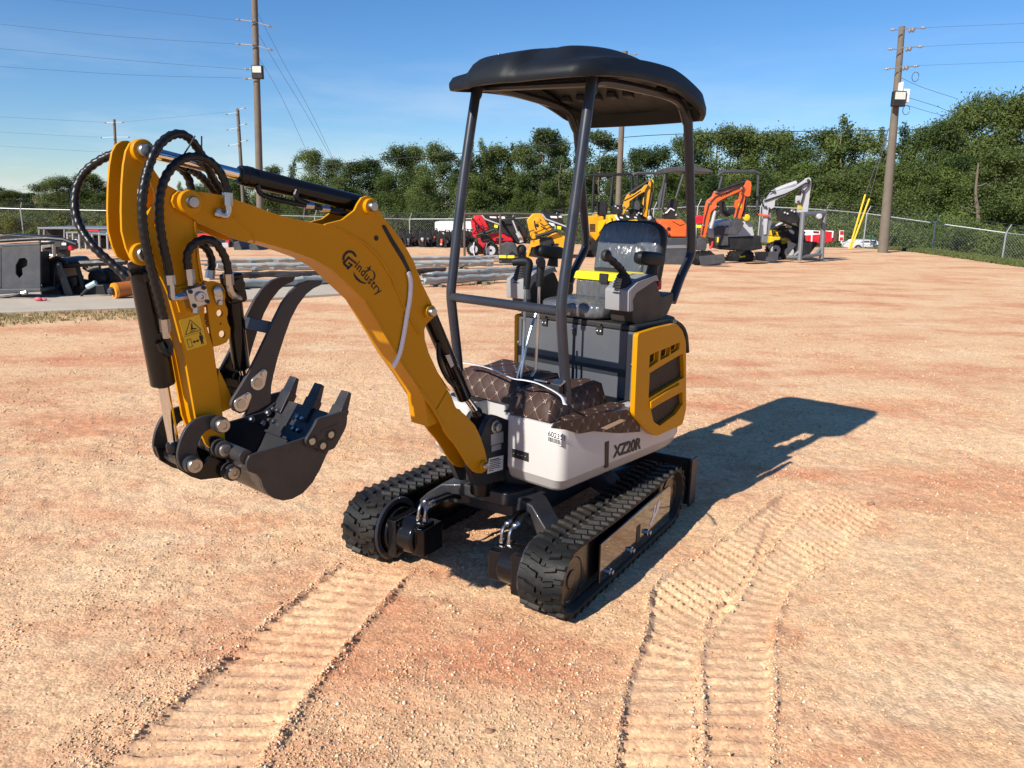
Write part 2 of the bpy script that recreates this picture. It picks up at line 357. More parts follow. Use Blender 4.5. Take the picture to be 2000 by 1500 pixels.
def pebble_mat():
    m = mat('pebbles', (.45, .30, .19), .9, var=.1)
    n, l = m.node_tree.nodes, m.node_tree.links; b = n['Principled BSDF']; a = N(n, 'ShaderNodeAttribute', attribute_name='tone')
    l.new(a.outputs['Color'], b.inputs['Base Color']); b.inputs['Specular IOR Level'].default_value = .2; return m
def scatter_pebbles(n):
    d = 1.55+9.5*rng.random(n*3)**2.1; ang = (rng.random(n*3)-.5)*R(74); px, py = d*np.sin(ang), d*np.cos(ang)
    z, m, be = height(px, py); cl = vnoise(px, py, 2.2, 77)*.6+vnoise(px, py, 9, 78)*.4
    keep = rng.random(n*3) < np.clip((cl-.34)*2.6, .03, 1)*(1-.85*m)+be*1.1
    px, py, z, be = px[keep][:n], py[keep][:n], z[keep][:n], be[keep][:n]; k = len(px)
    r = np.clip(.0021*np.exp(rng.normal(0, .42, k)), .0011, .0062)*(1+.55*be)*(1+.09*np.hypot(px, py))
    base = np.array([(1, 0, 0), (0, 1, 0), (-1, 0, 0), (0, -1, 0), (0, 0, .7), (0, 0, -.7)], float)
    rot = rng.random(k)*6.283; c, s = np.cos(rot), np.sin(rot)
    V = base[None]*(.65+.7*rng.random((k, 6, 3)))*r[:, None, None]
    V[..., 2] += .12*r[:, None]*rng.normal(0, 1, (k, 6)); vx = V[..., 0]*c[:, None]-V[..., 1]*s[:, None]; vy = V[..., 0]*s[:, None]+V[..., 1]*c[:, None]
    V = np.stack([vx+px[:, None], vy+py[:, None], V[..., 2]+(z+r*.35)[:, None]], -1).reshape(-1, 3)
    T = np.array([(0, 1, 4), (1, 2, 4), (2, 3, 4), (3, 0, 4), (1, 0, 5), (2, 1, 5), (3, 2, 5), (0, 3, 5)]); Fc = (T[None]+(np.arange(k)*6)[:, None, None]).reshape(-1, 3)
    me = bpy.data.meshes.new('gravel'); me.vertices.add(len(V)); me.vertices.foreach_set('co', V.ravel().astype('f4')); me.loops.add(Fc.size); me.loops.foreach_set('vertex_index', Fc.ravel().astype('i4'))
    me.polygons.add(len(Fc)); me.polygons.foreach_set('loop_start', (np.arange(len(Fc))*3).astype('i4')); me.update()
    pal = np.array([(.62, .41, .24), (.70, .52, .34), (.52, .31, .17), (.42, .20, .105), (.72, .60, .45), (.36, .26, .18), (.66, .47, .24)]); w = np.array([.28, .2, .18, .1, .08, .06, .1])
    colr = pal[rng.choice(7, k, p=w/w.sum())]*(.85+.3*rng.random((k, 1))); A = np.ones((k, 6, 4)); A[..., :3] = colr[:, None]
    at = me.color_attributes.new('tone', 'FLOAT_COLOR', 'POINT'); at.data.foreach_set('color', A.ravel().astype('f4'))
    o = bpy.data.objects.new('gravel', me); COL.objects.link(o); me.materials.append(pebble_mat()); return struct(o, 'stuff')
scatter_pebbles(85000)
for px, py, r in ((1135, 945, .016), (545, 1180, .011), (955, 1430, .013), (405, 858, .014), (1700, 985, .018), (215, 900, .012)):
    p = gz(px, py); mb = MB().ball((0, 0, 0), r, (1.2, .9, .6), 9)
    mb.v = [tuple(c*(1+.18*math.sin(41*v[0]/r+17*v[1]/r+5*i)) for i, c in enumerate(v)) for v in mb.v]
    o = mb.build('stone', mat('brown_stone', (.30, .17, .10), .85, var=.3, vscale=60), smooth=0); o.location = (p.x, p.y, .004); tag(o, 'loose brown stone lying on the open gravel', 'stone', 'loose stones on the gravel')

# concrete slab, road, verge
CONC = mat('weathered_concrete', (.47, .40, .31), .9, var=.2, vscale=2.2, bump=.25, bscale=60)
e0 = [gz(*p, .05) for p in ((-120, 614), (0, 609), (260, 600), (480, 584), (690, 571))]; back = [gz(*p, .05) for p in ((690, 548), (480, 556), (260, 563), (0, 568), (-150, 570))]
struct(MB().plan([(p.x, p.y) for p in e0+back], -.1, .05).build('concrete_pad', CONC, bevel=.012))
struct(MB().plan([(21.5, 5), (26, 5), (36, 60), (30, 60)], -1.52, -1.475).build('road', mat('worn_asphalt', (.19, .18, .17), .9, var=.15, vscale=2, bump=.2)))
def grass_mat(name, c):
    return mat(name, c, .7, var=.45, vscale=3, spec=.2)
def blades(n, pts, hmin, hmax, name, m, w=.006, zf=None):
    vs = np.zeros((n*3, 3)); i = rng.integers(0, len(pts), n); P = np.array(pts)[i]; h = hmin+(hmax-hmin)*rng.random(n); a = rng.random(n)*6.283; le = rng.normal(0, .45, (n, 2))*h[:, None]
    z = P[:, 2]
    vs[0::3] = np.stack([P[:, 0]+np.cos(a)*w, P[:, 1]+np.sin(a)*w, z], 1); vs[1::3] = np.stack([P[:, 0]-np.cos(a)*w, P[:, 1]-np.sin(a)*w, z], 1); vs[2::3] = np.stack([P[:, 0]+le[:, 0], P[:, 1]+le[:, 1], z+h], 1)
    me = bpy.data.meshes.new(name); me.from_pydata(vs.tolist(), [], np.arange(n*3).reshape(-1, 3).tolist()); me.materials.append(m)
    o = bpy.data.objects.new(name, me); COL.objects.link(o); return struct(o, 'stuff')
pts = []
for k in range(900):
    t = 2.1*rng.random()**1.4; i = min(int(t), 3); p = e0[i].lerp(e0[i+1], t-i); q = rng.random()**1.6*.9+.02
    d = Vector((.35, -1, 0)).normalized(); p = p+d*q+Vector((rng.normal(0, .15), 0, 0)); pts.append((p.x, p.y, -.01))
for k in range(250): p = gz(800+rng.random()*170, 547+rng.normal(0, 5)); pts.append((p.x, p.y, -.01))
blades(9000, [(a+rng.normal(0, .05), b+rng.normal(0, .05), c) for a, b, c in pts for _ in range(3)], .015, .07, 'dry_grass', grass_mat('dry_yard_grass', (.26, .23, .10)), .008)
pv = []
for k in range(5200):
    yy = 19+rng.random()*22; cx = 15.6+np.clip((yy-23.8)/14.4, -1.2, 2)*1.5; xx = cx-.25+abs(rng.normal(0, 1))*1.7
    pv.append((xx, yy, float(hill(np.array([xx]), np.array([yy]))[0])-.02))
blades(42000, pv, .05, .17, 'grass_verge', grass_mat('verge_grass', (.10, .12, .038)), .03)
pv = []
for k in range(5000):
    xx = 18+rng.random()*34; yy = 24+rng.random()*30
    if 21.2+(yy-5)*.16 < xx < 26.4+(yy-5)*.18: continue
    pv.append((xx, yy, float(hill(np.array([xx]), np.array([yy]))[0])-.02))
blades(36000, pv, .08, .3, 'rough_grass', grass_mat('rough_roadside_grass', (.15, .16, .05)), .05)
pv = [(-24+rng.random()*70, 47+rng.random()*30, -1.3) for _ in range(7000)]
blades(9000, pv, .2, .7, 'undergrowth', grass_mat('wood_edge_grass', (.07, .10, .03)), .12)

# ------------------------------------------------------------------ trees
def leaf_mat(name, c, c2):
    m = bpy.data.materials.new(name); m.use_nodes = True; n, l = m.node_tree.nodes, m.node_tree.links; b = n['Principled BSDF']
    t = N(n, 'ShaderNodeTexCoord'); k = N(n, 'ShaderNodeTexNoise'); k.inputs['Scale'].default_value = 7; k.inputs['Detail'].default_value = 5; l.new(t.outputs['Object'], k.inputs[0])
    oi = N(n, 'ShaderNodeObjectInfo'); ad = N(n, 'ShaderNodeMath', operation='MULTIPLY_ADD'); ad.inputs[1].default_value = .85; l.new(oi.outputs['Random'], ad.inputs[0]); l.new(k.outputs[0], ad.inputs[2])
    r = N(n, 'ShaderNodeMapRange'); r.inputs[1].default_value = .40; r.inputs[2].default_value = 1.45; l.new(ad.outputs[0], r.inputs[0])
    mx = N(n, 'ShaderNodeMixRGB'); mx.inputs[1].default_value = c+(1,); mx.inputs[2].default_value = c2+(1,); l.new(r.outputs[0], mx.inputs[0]); l.new(mx.outputs[0], b.inputs['Base Color'])
    b.inputs['Roughness'].default_value = .55; b.inputs['Specular IOR Level'].default_value = .25
    tr = N(n, 'ShaderNodeBsdfTranslucent'); l.new(mx.outputs[0], tr.inputs[0]); ms = N(n, 'ShaderNodeMixShader'); ms.inputs[0].default_value = .25
    l.new(b.outputs[0], ms.inputs[1]); l.new(tr.outputs[0], ms.inputs[2]); l.new(ms.outputs[0], n['Material Output'].inputs[0]); return m
LEAF = leaf_mat('broad_leaves', (.028, .054, .013), (.150, .190, .048)); PINEL = leaf_mat('pine_needles', (.036, .062, .022), (.115, .150, .050)); VINE = leaf_mat('vine_leaves', (.075, .095, .022), (.17, .19, .05)); LIGHTL = leaf_mat('light_leaves', (.060, .092, .018), (.125, .170, .036))
BARK = mat('pale_bark', (.15, .12, .09), .9, var=.35, vscale=8, bump=.4, bscale=30)
def leaves(lobes, n, size, rg):                      # leaf clumps through the volume of a set of lobes
    lob = np.array(lobes); vol = lob[:, 3]*lob[:, 4]*lob[:, 5]; vol = vol**.75; i = rg.choice(len(lob), n, p=vol/vol.sum()); Lb = lob[i]
    d = rg.normal(0, 1, (n, 3)); d /= np.linalg.norm(d, axis=1)[:, None]; rad = rg.random(n)**.42
    wob = 1+.28*np.sin(d[:, 0]*7+i)*np.cos(d[:, 1]*6+2*i)+.16*rg.normal(0, 1, n)
    C = Lb[:, :3]+d*(rad*wob)[:, None]*Lb[:, 3:]
    a = rg.normal(0, 1, (n, 3)); a = a*.8+d*.0; a /= np.linalg.norm(a, axis=1)[:, None]; b = np.cross(a, d+.5*rg.normal(0, 1, (n, 3))); b /= np.linalg.norm(b, axis=1)[:, None]+1e-9
    s = size*(.55+.9*rg.random(n))[:, None]; v = np.stack([C-a*s, C+b*s*.45+a*s*.1, C+a*s, C-b*s*.5-a*s*.15], 1).reshape(-1, 3)
    return v, np.arange(n*4).reshape(-1, 4)
def leafmesh(name, lobes, n, size, m, seed):
    v, f = leaves(lobes, n, size, np.random.default_rng(seed)); me = bpy.data.meshes.new(name); me.vertices.add(len(v)); me.vertices.foreach_set('co', v.ravel().astype('f4'))
    me.loops.add(f.size); me.loops.foreach_set('vertex_index', f.ravel().astype('i4')); me.polygons.add(len(f)); me.polygons.foreach_set('loop_start', (np.arange(len(f))*4).astype('i4')); me.update(); me.materials.append(m); return me
def trunkmesh(name, h, r, limbs, seed, lean=.05):
    rg = random.Random(seed); mb = MB(); P = [(0, 0, 0)]
    for k in range(1, 6): P.append((rg.uniform(-1, 1)*lean*h*k/6, rg.uniform(-1, 1)*lean*h*k/6, h*k/5))
    mb.tube(spline(P, 3), [r*(1-.8*i/15) for i in range(16)], 7)
    for (z, az, ln, up) in limbs:
        t = min(z/h*5, 4.99); i = int(t); p = Vector(P[i]).lerp(Vector(P[i+1]), t-i); d = Vector((math.cos(az), math.sin(az), up)).normalized()
        mid = p+d*ln*.5+Vector((0, 0, -.02*h)); mb.tube([p, mid, p+d*ln], [r*.35, r*.22, r*.06], 5)
    o = mb.build(name, BARK); me = o.data; bpy.data.objects.remove(o); return me
def proto(kind, seed):
    rg = random.Random(seed); lobes = []; limbs = []
    if kind == 'broad':
        wob = [rg.uniform(.75, 1.25) for _ in range(7)]
        for k in range(34):
            z = .10+.86*rg.random()**.85; a = rg.uniform(0, 6.28); w = (.235*math.sin(math.pi*min(1, .18+.80*z))**.7)*wob[int(a)]; q = rg.uniform(.25, 1)*w; s = rg.uniform(.065, .125)*(1.12-.42*z)
            lobes.append((q*math.cos(a), q*math.sin(a), z, s, s, s*rg.uniform(.7, 1.3)))
        lobes += [(0, 0, .45, .17, .17, .36), (rg.uniform(-.05, .05), rg.uniform(-.04, .04), .92, .075, .075, .08), (rg.uniform(-.08, .08), 0, .85, .085, .085, .10)]
        limbs = [(rg.uniform(.25, .6), rg.uniform(0, 6.28), .24, rg.uniform(.5, 1.4)) for _ in range(9)]; n, s, m = 30000, .0078, LEAF
    elif kind == 'tall':                             # narrow pointed crown
        for k in range(16):
            z = .16+.80*k/15; w = .17*(1-(z-.16)/.86)+.02; a = rg.uniform(0, 6.28)
            lobes.append((w*.5*math.cos(a), w*.5*math.sin(a), z, w*rg.uniform(.7, 1), w*rg.uniform(.7, 1), .062))
        limbs = []; n, s, m = 18000, .0085, LEAF
    elif kind == 'pine':
        for k in range(20):
            z = rg.uniform(.50, .97); w = .24*(1-((z-.62)/.40)**2 if z > .62 else 1-(.62-z)*4); w = max(w, .05); a = rg.uniform(0, 6.28); q = rg.uniform(.3, 1)*w; s = rg.uniform(.045, .085)
            lobes.append((q*math.cos(a), q*math.sin(a), z, s*1.2, s*1.2, s*.7)); limbs.append((max(.3, z-.06), a, q+.02, .3))
        limbs += [(rg.uniform(.28, .5), rg.uniform(0, 6.28), .13, .35) for _ in range(5)]; n, s, m = 9000, .0105, PINEL
    else:                                            # shrub
        for k in range(13):
            a = rg.uniform(0, 6.28); q = rg.uniform(0, .55); s = rg.uniform(.16, .30); z = rg.uniform(.15, .74)*(1-.5*q)
            lobes.append((q*math.cos(a), q*math.sin(a), z, s, s, s*.85))
        n, s, m = 20000, .0175, LEAF
    cm = leafmesh('crown', lobes, n, s, m, seed); tm = trunkmesh('trunk', .93 if kind != 'shrub' else .4, .011, limbs, seed)
    return cm, tm
PROTO = {k: [proto(k, 11*i+j) for i in range(c)] for j, (k, c) in enumerate((('broad', 5), ('tall', 3), ('pine', 3), ('shrub', 4)))}
def plant(kind, px, top, D, base=-1.4, wide=1.0, label='', cat='tree', group='trees of the wood behind the fence', m=None, name=None, var=None):
    cm, tm = random.choice(PROTO[kind]) if var is None else PROTO[kind][var]
    p = gd(px, top, D); h = p.z-base; nm = name or {'broad': 'broadleaf_tree', 'tall': 'pointed_tree', 'pine': 'pine_tree', 'shrub': 'shrub'}[kind]
    t = thing(nm, label, cat, (p.x, p.y, base), random.uniform(0, 6.28), group); t.scale = (h*wide, h*wide, h)
    for nme, me_ in (('crown', cm), ('trunk', tm)):
        if m and nme == 'crown':
            key = me_.name+m.name
            if key not in MATS: c2 = me_.copy(); c2.materials.clear(); c2.materials.append(m); MATS[key] = c2
            me_ = MATS[key]
        o = bpy.data.objects.new(nme if nme == 'trunk' else 'crown', me_); COL.objects.link(o); o.parent = t
    return t
TL = {'broad': 'dense round-crowned broadleaf tree in the wood behind the fence', 'tall': 'narrow pointed green tree rising out of the wood behind the fence', 'pine': 'tall pine with bare pale trunk and tufted top in the wood', 'shrub': 'dark green bush at the foot of the wood behind the fence'}
row = [(-300, 366, 'broad'), (-245, 372, 'broad'), (-20, 364, 'broad'), (25, 368, 'broad'), (90, 362, 'broad'), (150, 362, 'broad'), (-190, 368, 'broad'), (-120, 372, 'broad'), (-60, 372, 'broad'), (-10, 378, 'broad'), (55, 372, 'pine'), (120, 346, 'broad'), (175, 355, 'broad'), (228, 372, 'broad'), (290, 380, 'broad'), (350, 372, 'tall'), (405, 360, 'broad'), (450, 350, 'broad'), (500, 342, 'broad'),
       (535, 325, 'broad'), (572, 322, 'tall'), (606, 305, 'broad'), (650, 322, 'broad'), (690, 318, 'broad'), (726, 308, 'broad'), (770, 298, 'broad'), (806, 290, 'broad'), (848, 287, 'broad'), (892, 300, 'pine'), (918, 285, 'tall'), (942, 277, 'tall'),
       (968, 288, 'broad'), (1000, 285, 'tall'), (1035, 288, 'broad'), (1064, 258, 'pine'), (1092, 280, 'broad'), (1128, 295, 'tall'), (1168, 248, 'pine'), (1205, 292, 'broad'), (1250, 300, 'broad'), (1292, 275, 'broad'), (1335, 262, 'broad'), (1374, 250, 'broad'),
       (1412, 258, 'broad'), (1452, 264, 'broad'), (1495, 262, 'broad'), (1535, 256, 'broad'), (1572, 274, 'broad'), (1610, 258, 'broad'), (1652, 232, 'tall'), (1690, 262, 'broad'), (1728, 248, 'tall'), (1770, 246, 'tall'), (1812, 258, 'broad'),
       (1852, 240, 'broad'), (1890, 200, 'broad'), (1925, 182, 'broad'), (1962, 180, 'broad'), (2005, 184, 'broad'), (2050, 200, 'broad')]
for px, top, kd in row:
    D = (84 if px < 300 else 72 if px < 900 else 64 if px < 1800 else 54)+random.uniform(-3, 3)
    plant(kd, px, top+random.uniform(-18, 8), D, -1.6, {'broad': 1.15, 'tall': 1.1, 'pine': .95}[kd]*random.uniform(.9, 1.2)*(.8 if px > 1840 else 1.7 if px < 300 else 1), TL[kd])
for k, px in enumerate(range(-220, 2060, 46)):         # lower trees that fill the wood's edge
    x_ = px+random.uniform(-14, 14); top = np.interp(x_, [0, 250, 520, 900, 1250, 1800, 2000], [384, 388, 362, 348, 338, 318, 285])+random.uniform(-14, 14)
    D = np.interp(x_, [0, 900, 2000], [78, 62, 48])+random.uniform(-2, 2)
    plant('broad', x_, top, D, -1.6, random.uniform(1.15, 1.5)*(1.7 if x_ < 300 else 1), 'low leafy tree filling the dark edge of the wood behind the fence', 'tree', 'low trees at the edge of the wood', LIGHTL if k % 6 == 3 else None)
for k, px in enumerate(range(-30, 2050, 40)):
    x_ = px+random.uniform(-12, 12); top = np.interp(x_, [0, 230, 520, 900, 1250, 1800, 2000], [405, 408, 402, 398, 388, 402, 420])+random.uniform(-14, 14)
    plant('shrub', x_, top, np.interp(x_, [0, 900, 2000], [62, 56, 42])+random.uniform(-1.5, 1.5), -1.7, random.uniform(.8, 1.15), TL['shrub'], 'bush', 'bushes at the foot of the wood', LIGHTL if k % 5 == 2 else None)
for px, top, D, w in ((1830, 397, 43, .95), (1862, 408, 41, .8), (1795, 418, 43, .8), (1925, 425, 40, 1.0), (1985, 432, 38, .9)):
    plant('shrub', px, top, D, -1.6, w, 'light green rounded bush beyond the chain link fence at the roadside', 'bush', 'roadside bushes', LIGHTL)
for px, top, D in ((-10, 402, 47), (35, 398, 47), (75, 404, 46.5), (110, 396, 47), (150, 400, 46.5), (190, 402, 47), (225, 406, 46.5), (270, 410, 47)):
    plant('shrub', px, top, D, -1.2, .95, 'yellow-green vine heaped over the fence on the left', 'vine', 'vines along the left fence', VINE, 'vine_clump')
# two bare-trunked trees that stand out on the right and in the middle
for px, y0, y1, D, r in ((1905, 468, 318, 46, .16), (1090, 425, 318, 60, .085), (1167, 425, 322, 60, .09), (1100, 425, 345, 60.5, .06), (590, 425, 372, 63, .06)):
    a, b = gd(px, y0, D), gd(px+6, y1, D); t = thing('bare_tree', 'pale leafless lower trunk with dead side branches against the dark wood', 'tree', a, 0, 'pale bare trunks in the wood'); mb = MB()
    v = b-a; P = [Vector((0, 0, -.6)), v*.3+Vector((.12, 0, 0)), v*.6+Vector((-.08, 0, 0)), v]; mb.tube(spline(P, 4), [r*(1-.06*i) for i in range(13)], 7).build('trunk', BARK, t)
    for q, sx_, ln in ((.35, -1, .9), (.42, -1, .6), (.70, 1, .5), (.85, -1, .4)):
        p = v*q; MB().tube([p, p+Vector((sx_*ln*.5, 0, ln*.1)), p+Vector((sx_*ln, 0, ln*.45))], [r*.35, r*.25, r*.08], 5).build('branch', BARK, t)

# ------------------------------------------------------------------ fence, poles and lines
GALV = mat('galvanised_steel', (.42, .43, .44), .45, metal=.7, var=.15)
def fence(name, label, pts, H_=1.8, barbed=True, step=.14):
    t = thing(name, label, 'fence', (0, 0, 0)); tops = [gd(px, py, D) for px, py, D in pts]
    rail, wire, barb = MB(), MB(), MB()
    for i, (a, b) in enumerate(zip(tops[:-1], tops[1:])):
        rail.cyl(a, b, .026, 6); d = b-a; L = d.length; n = max(1, int(round(L/3.0)))
        for k in range(n+(1 if i == len(tops)-2 else 0)):
            p = a+d*(k/n); pm = MB().cyl(p-Vector((0, 0, H_+.2)), p+Vector((0, 0, .03)), .036, 8)
            if barbed: pm.cyl(p, p+Vector((.14, -.06, .36)), .022, 6)
            pm.build('post', GALV, t)
        u = Vector((d.x, d.y, d.z))/L; m = int((L+H_)/step)
        for k in range(-int(H_/step), int(L/step)):
            for sg in (0, 1):
                s0 = k*step; a0, a1 = s0, s0+H_; z0, z1 = (-H_, 0) if sg == 0 else (0, -H_)
                lo, hi = max(a0, 0), min(a1, L)
                if hi <= lo: continue
                za, zb = z0+(z1-z0)*(lo-s0)/H_, z0+(z1-z0)*(hi-s0)/H_
                wire.tube([a+u*lo+Vector((0, 0, za)), a+u*hi+Vector((0, 0, zb))], .0032, 3, False)
        if barbed:
            for q in (.12, .24, .36): barb.tube([a+Vector((.14*q/.36, -.06*q/.36, q)), b+Vector((.14*q/.36, -.06*q/.36, q))], .003, 3, False)
    rail.build('top_rail', GALV, t); wire.build('chain_link', GALV, t, smooth=0)
    if barbed: barb.build('barbed_wire', GALV, t, smooth=0)
    return t
fence('chain_link_fence', 'long galvanised chain link fence with barbed wire behind the parked machines', [(-80, 404, 46), (40, 408, 46), (240, 412, 46), (520, 420, 47), (800, 428, 48), (1000, 427, 47), (1277, 408, 42), (1363, 403, 40), (1486, 403, 40), (1614, 410, 39)])
fence('chain_link_fence', 'chain link fence dropping away beside the road on the right', [(1614, 410, 39), (1693, 417, 38.5), (1827, 436, 36), (1965, 455, 34), (2120, 472, 31)])

WOOD = mat('weathered_pole_wood', (.145, .12, .092), .9, var=.3, vscale=3, bump=.3, bscale=30); INSUL = mat('grey_insulator', (.24, .25, .26), .4, var=.1); WIRE = mat('dark_cable', (.05, .05, .055), .6)
def upole(name, label, top, bot, D, r0, r1, fit):
    a, b = gd(*bot, D), gd(*top, D); a.z -= .8; t = thing(name, label, 'utility pole', a); v = b-a
    MB().tube([(0, 0, 0), v*.5, v], [r0, (r0+r1)/2, r1], 14).build('pole', WOOD, t)
    for kind, px, py, dx, dy in fit:
        p = gd(px, py, D-.25)-a; s = D/F
        if kind == 'arm': MB().tube([p, gd(px+dx, py+dy, D-.25)-a], .022, 6).build('insulator_arm', GALV, t); MB().lathe(gd(px+dx*.8, py+dy*.8, D-.25)-a, (dx, 0, -dy*.7), [(0, .03), (.03, .055), (.06, .03), (.09, .055), (.12, .03), (.2, .015)], 8).build('insulator', INSUL, t)
        if kind == 'lamp':
            MB().box(p+Vector((0, -.12, 0)), (.48, .22, .55)).build('floodlight', MBLACK, t, bevel=.03); MB().box(p+Vector((0, -.24, .1)), (.38, .02, .26)).build('floodlight_glass', mat('lamp_glass', (.55, .56, .5), .2), t)
        if kind == 'box': MB().box(p, (dx*s, .3, dy*s)).build('transformer_box', mat('white_equipment', (.7, .7, .7), .5), t, bevel=.03)
        if kind == 'ring': MB().tube([p+Vector((math.cos(k*.5)*.13, 0, math.sin(k*.5)*.17)) for k in range(13)], .012, 5).build('cable_loop', WIRE, t)
        if kind == 'gear': MB().lathe(p, (1, -.3, .2), [(0, .04), (.05, .10), (.1, .045), (.16, .11), (.22, .04)], 9).build('insulator', INSUL, t)
    return t
upole('utility_pole', 'tall wooden utility pole with floodlight rising behind the raised boom', (496, -40), (508, 430), 36, .17, .125, [('arm', 495, 42, -32, -4), ('arm', 495, 88, -32, -2), ('arm', 500, 135, -18, 0), ('arm', 500, 153, -20, 1), ('arm', 502, 44, 28, 8), ('arm', 502, 90, 30, 8), ('lamp', 505, 142, 0, 0), ('gear', 492, 42, 0, 0), ('gear', 493, 88, 0, 0)])
upole('utility_pole', 'wooden utility pole with white equipment box standing by the road fence', (1762, 52), (1727, 478), 31, .205, .105, [('gear', 1774, 60, 0, 0), ('gear', 1768, 97, 0, 0), ('gear', 1762, 134, 0, 0), ('arm', 1760, 58, -16, 0), ('arm', 1764, 56, 44, -2), ('arm', 1757, 96, -18, 0), ('arm', 1760, 93, 42, -2), ('arm', 1752, 132, -20, 3), ('arm', 1756, 131, 36, -2), ('lamp', 1752, 194, 0, 0), ('box', 1767, 188, 12, 24), ('box', 1759, 172, 4, 20), ('ring', 1770, 215, 0, 0), ('ring', 1788, 150, 0, 0)])
upole('utility_pole', 'plain wooden utility pole behind the canopy and the yellow machines', (1221, 100), (1207, 405), 44, .165, .14, [('arm', 1224, 107, 18, -1)])
upole('utility_pole', 'distant grey utility pole with small side arms left of the tall pole', (464, 212), (476, 410), 62, .15, .12, [('arm', 466, 214, 13, -3), ('arm', 468, 245, 13, -3), ('arm', 470, 277, 13, -3), ('arm', 462, 220, -22, 4), ('arm', 464, 250, -22, 4), ('arm', 466, 281, -22, 4)])
upole('utility_pole', 'distant dark utility pole behind the top of the arm at far left', (223, 233), (230, 400), 62, .13, .10, [('arm', 222, 239, -18, 1), ('arm', 226, 239, 15, 0), ('arm', 222, 268, -28, 1), ('arm', 228, 268, 28, 0), ('arm', 226, 297, -30, 2)])
lab = 'thin power line crossing the sky between the utility poles'
for D, r, pts in ((36, .005, ((0, 47), (240, 72), (460, 86))), (36, .005, ((0, 95), (250, 118), (495, 137))), (36, .005, ((0, 130), (250, 146), (497, 153))), (36, .004, ((105, 0), (300, 22), (465, 40))),
                  (45, .009, ((503, 25), (555, 125), (605, 215), (660, 330))), (45, .009, ((504, 66), (545, 135), (600, 225), (650, 315))), (42, .008, ((503, 108), (550, 190), (602, 302))),
                  (62, .006, ((0, 228), (110, 234), (206, 239))), (62, .006, ((0, 258), (110, 264), (196, 268))), (62, .006, ((0, 285), (110, 292), (200, 297))), (62, .006, ((-20, 374), (100, 367), (200, 358))), (62, .005, ((242, 238), (350, 228), (450, 218))),
                  (58, .024, ((560, 333), (660, 320), (890, 300), (1110, 280), (1260, 265), (1450, 258))), (58, .026, ((1450, 258), (1740, 254), (1880, 250), (2030, 247))),
                  (31, .008, ((1772, 190), (1830, 208), (1860, 221))), (31, .007, ((1772, 206), (1820, 220), (1865, 231))), (31, .007, ((1760, 152), (1800, 170), (1870, 193))), (31, .004, ((1806, 54), (1900, 50), (2020, 45))), (31, .004, ((1802, 91), (1900, 86), (2020, 82))), (31, .004, ((1792, 128), (1900, 124), (2020, 119)))):
    o = MB().tube(spline([gd(px, py, D+i*.01) for i, (px, py) in enumerate(pts)], 5), r, 4).build('power_line', WIRE); tag(o, lab, 'power line', 'power lines overhead')
for px0, px1, y0 in ((1690, 1660, 380), (1698, 1663, 388)):
    b_ = gd(px1, 476, 30.5); a = gd(1736, 250, 31); m_ = gd(px0, y0, 30.6)
    t = thing('guy_wire', 'guy wire with %s yellow plastic guard anchored beside the right-hand pole' % ('longer' if y0 == 380 else 'shorter'), 'guy wire', b_); MB().tube([a-b_, m_-b_], .012, 5).build('cable', WIRE, t); MB().tube([m_-b_, (0, 0, -.2)], .036, 8).build('yellow_guard', mat('yellow_guard_plastic', (.70, .46, .03), .5), t)

# ------------------------------------------------------------------ the mini excavator
EX = thing('mini_excavator', 'amber and white mini excavator with black canopy parked in the foreground on the gravel', 'excavator', HO, HOU.ang)
TO_H = Matrix.Rotation(UND.ang-HOU.ang, 4, 'Z')              # undercarriage coordinates -> house coordinates
def bu(mb, *a, **k): mb.xf(TO_H); return mb.build(*a, **k)

# tracks
TR, THC, HALF = .155, .155, .535
def stadium(r, cx=HALF, n=14): return arc((cx, THC), r, -90, 90, n)+arc((-cx, THC), r, 90, 270, n)
def belt_pos(s, r):                                   # distance along the belt -> (x,z), outward normal
    L1, L2 = 2*HALF, math.pi*TR; s %= 2*(L1+L2)
    if s < L1: return Vector((-HALF+s, 0, THC-r)), Vector((0, 0, -1))
    s -= L1
    if s < L2: a = -math.pi/2+s/TR; n_ = Vector((math.cos(a), 0, math.sin(a))); return Vector((HALF, 0, THC))+n_*r, n_
    s -= L2
    if s < L1:
        return Vector((HALF-s, 0, THC+r-.010*math.sin(math.pi*s/L1))), Vector((0, 0, 1))
    s -= L1; a = math.pi/2+s/TR; n_ = Vector((math.cos(a), 0, math.sin(a))); return Vector((-HALF, 0, THC))+n_*r, n_
BL = 2*(2*HALF+math.pi*TR)
def lug(mb, s0, s1, y0, y1, skew, base, top, taper=.012):
    vs = []
    for rr, e in ((base, 0), (top, taper)):
        for s, y, k in ((s0+e, y0+e*.6, 0), (s1-e, y0+e*.6, 0), (s1-e+skew, y1-e*.6, 1), (s0+e+skew, y1-e*.6, 1)):
            p, n_ = belt_pos(s, rr); vs.append((p.x, y, p.z))
    mb.add(vs, [(3, 2, 1, 0), (4, 5, 6, 7), (0, 1, 5, 4), (1, 2, 6, 5), (2, 3, 7, 6), (3, 0, 4, 7)])
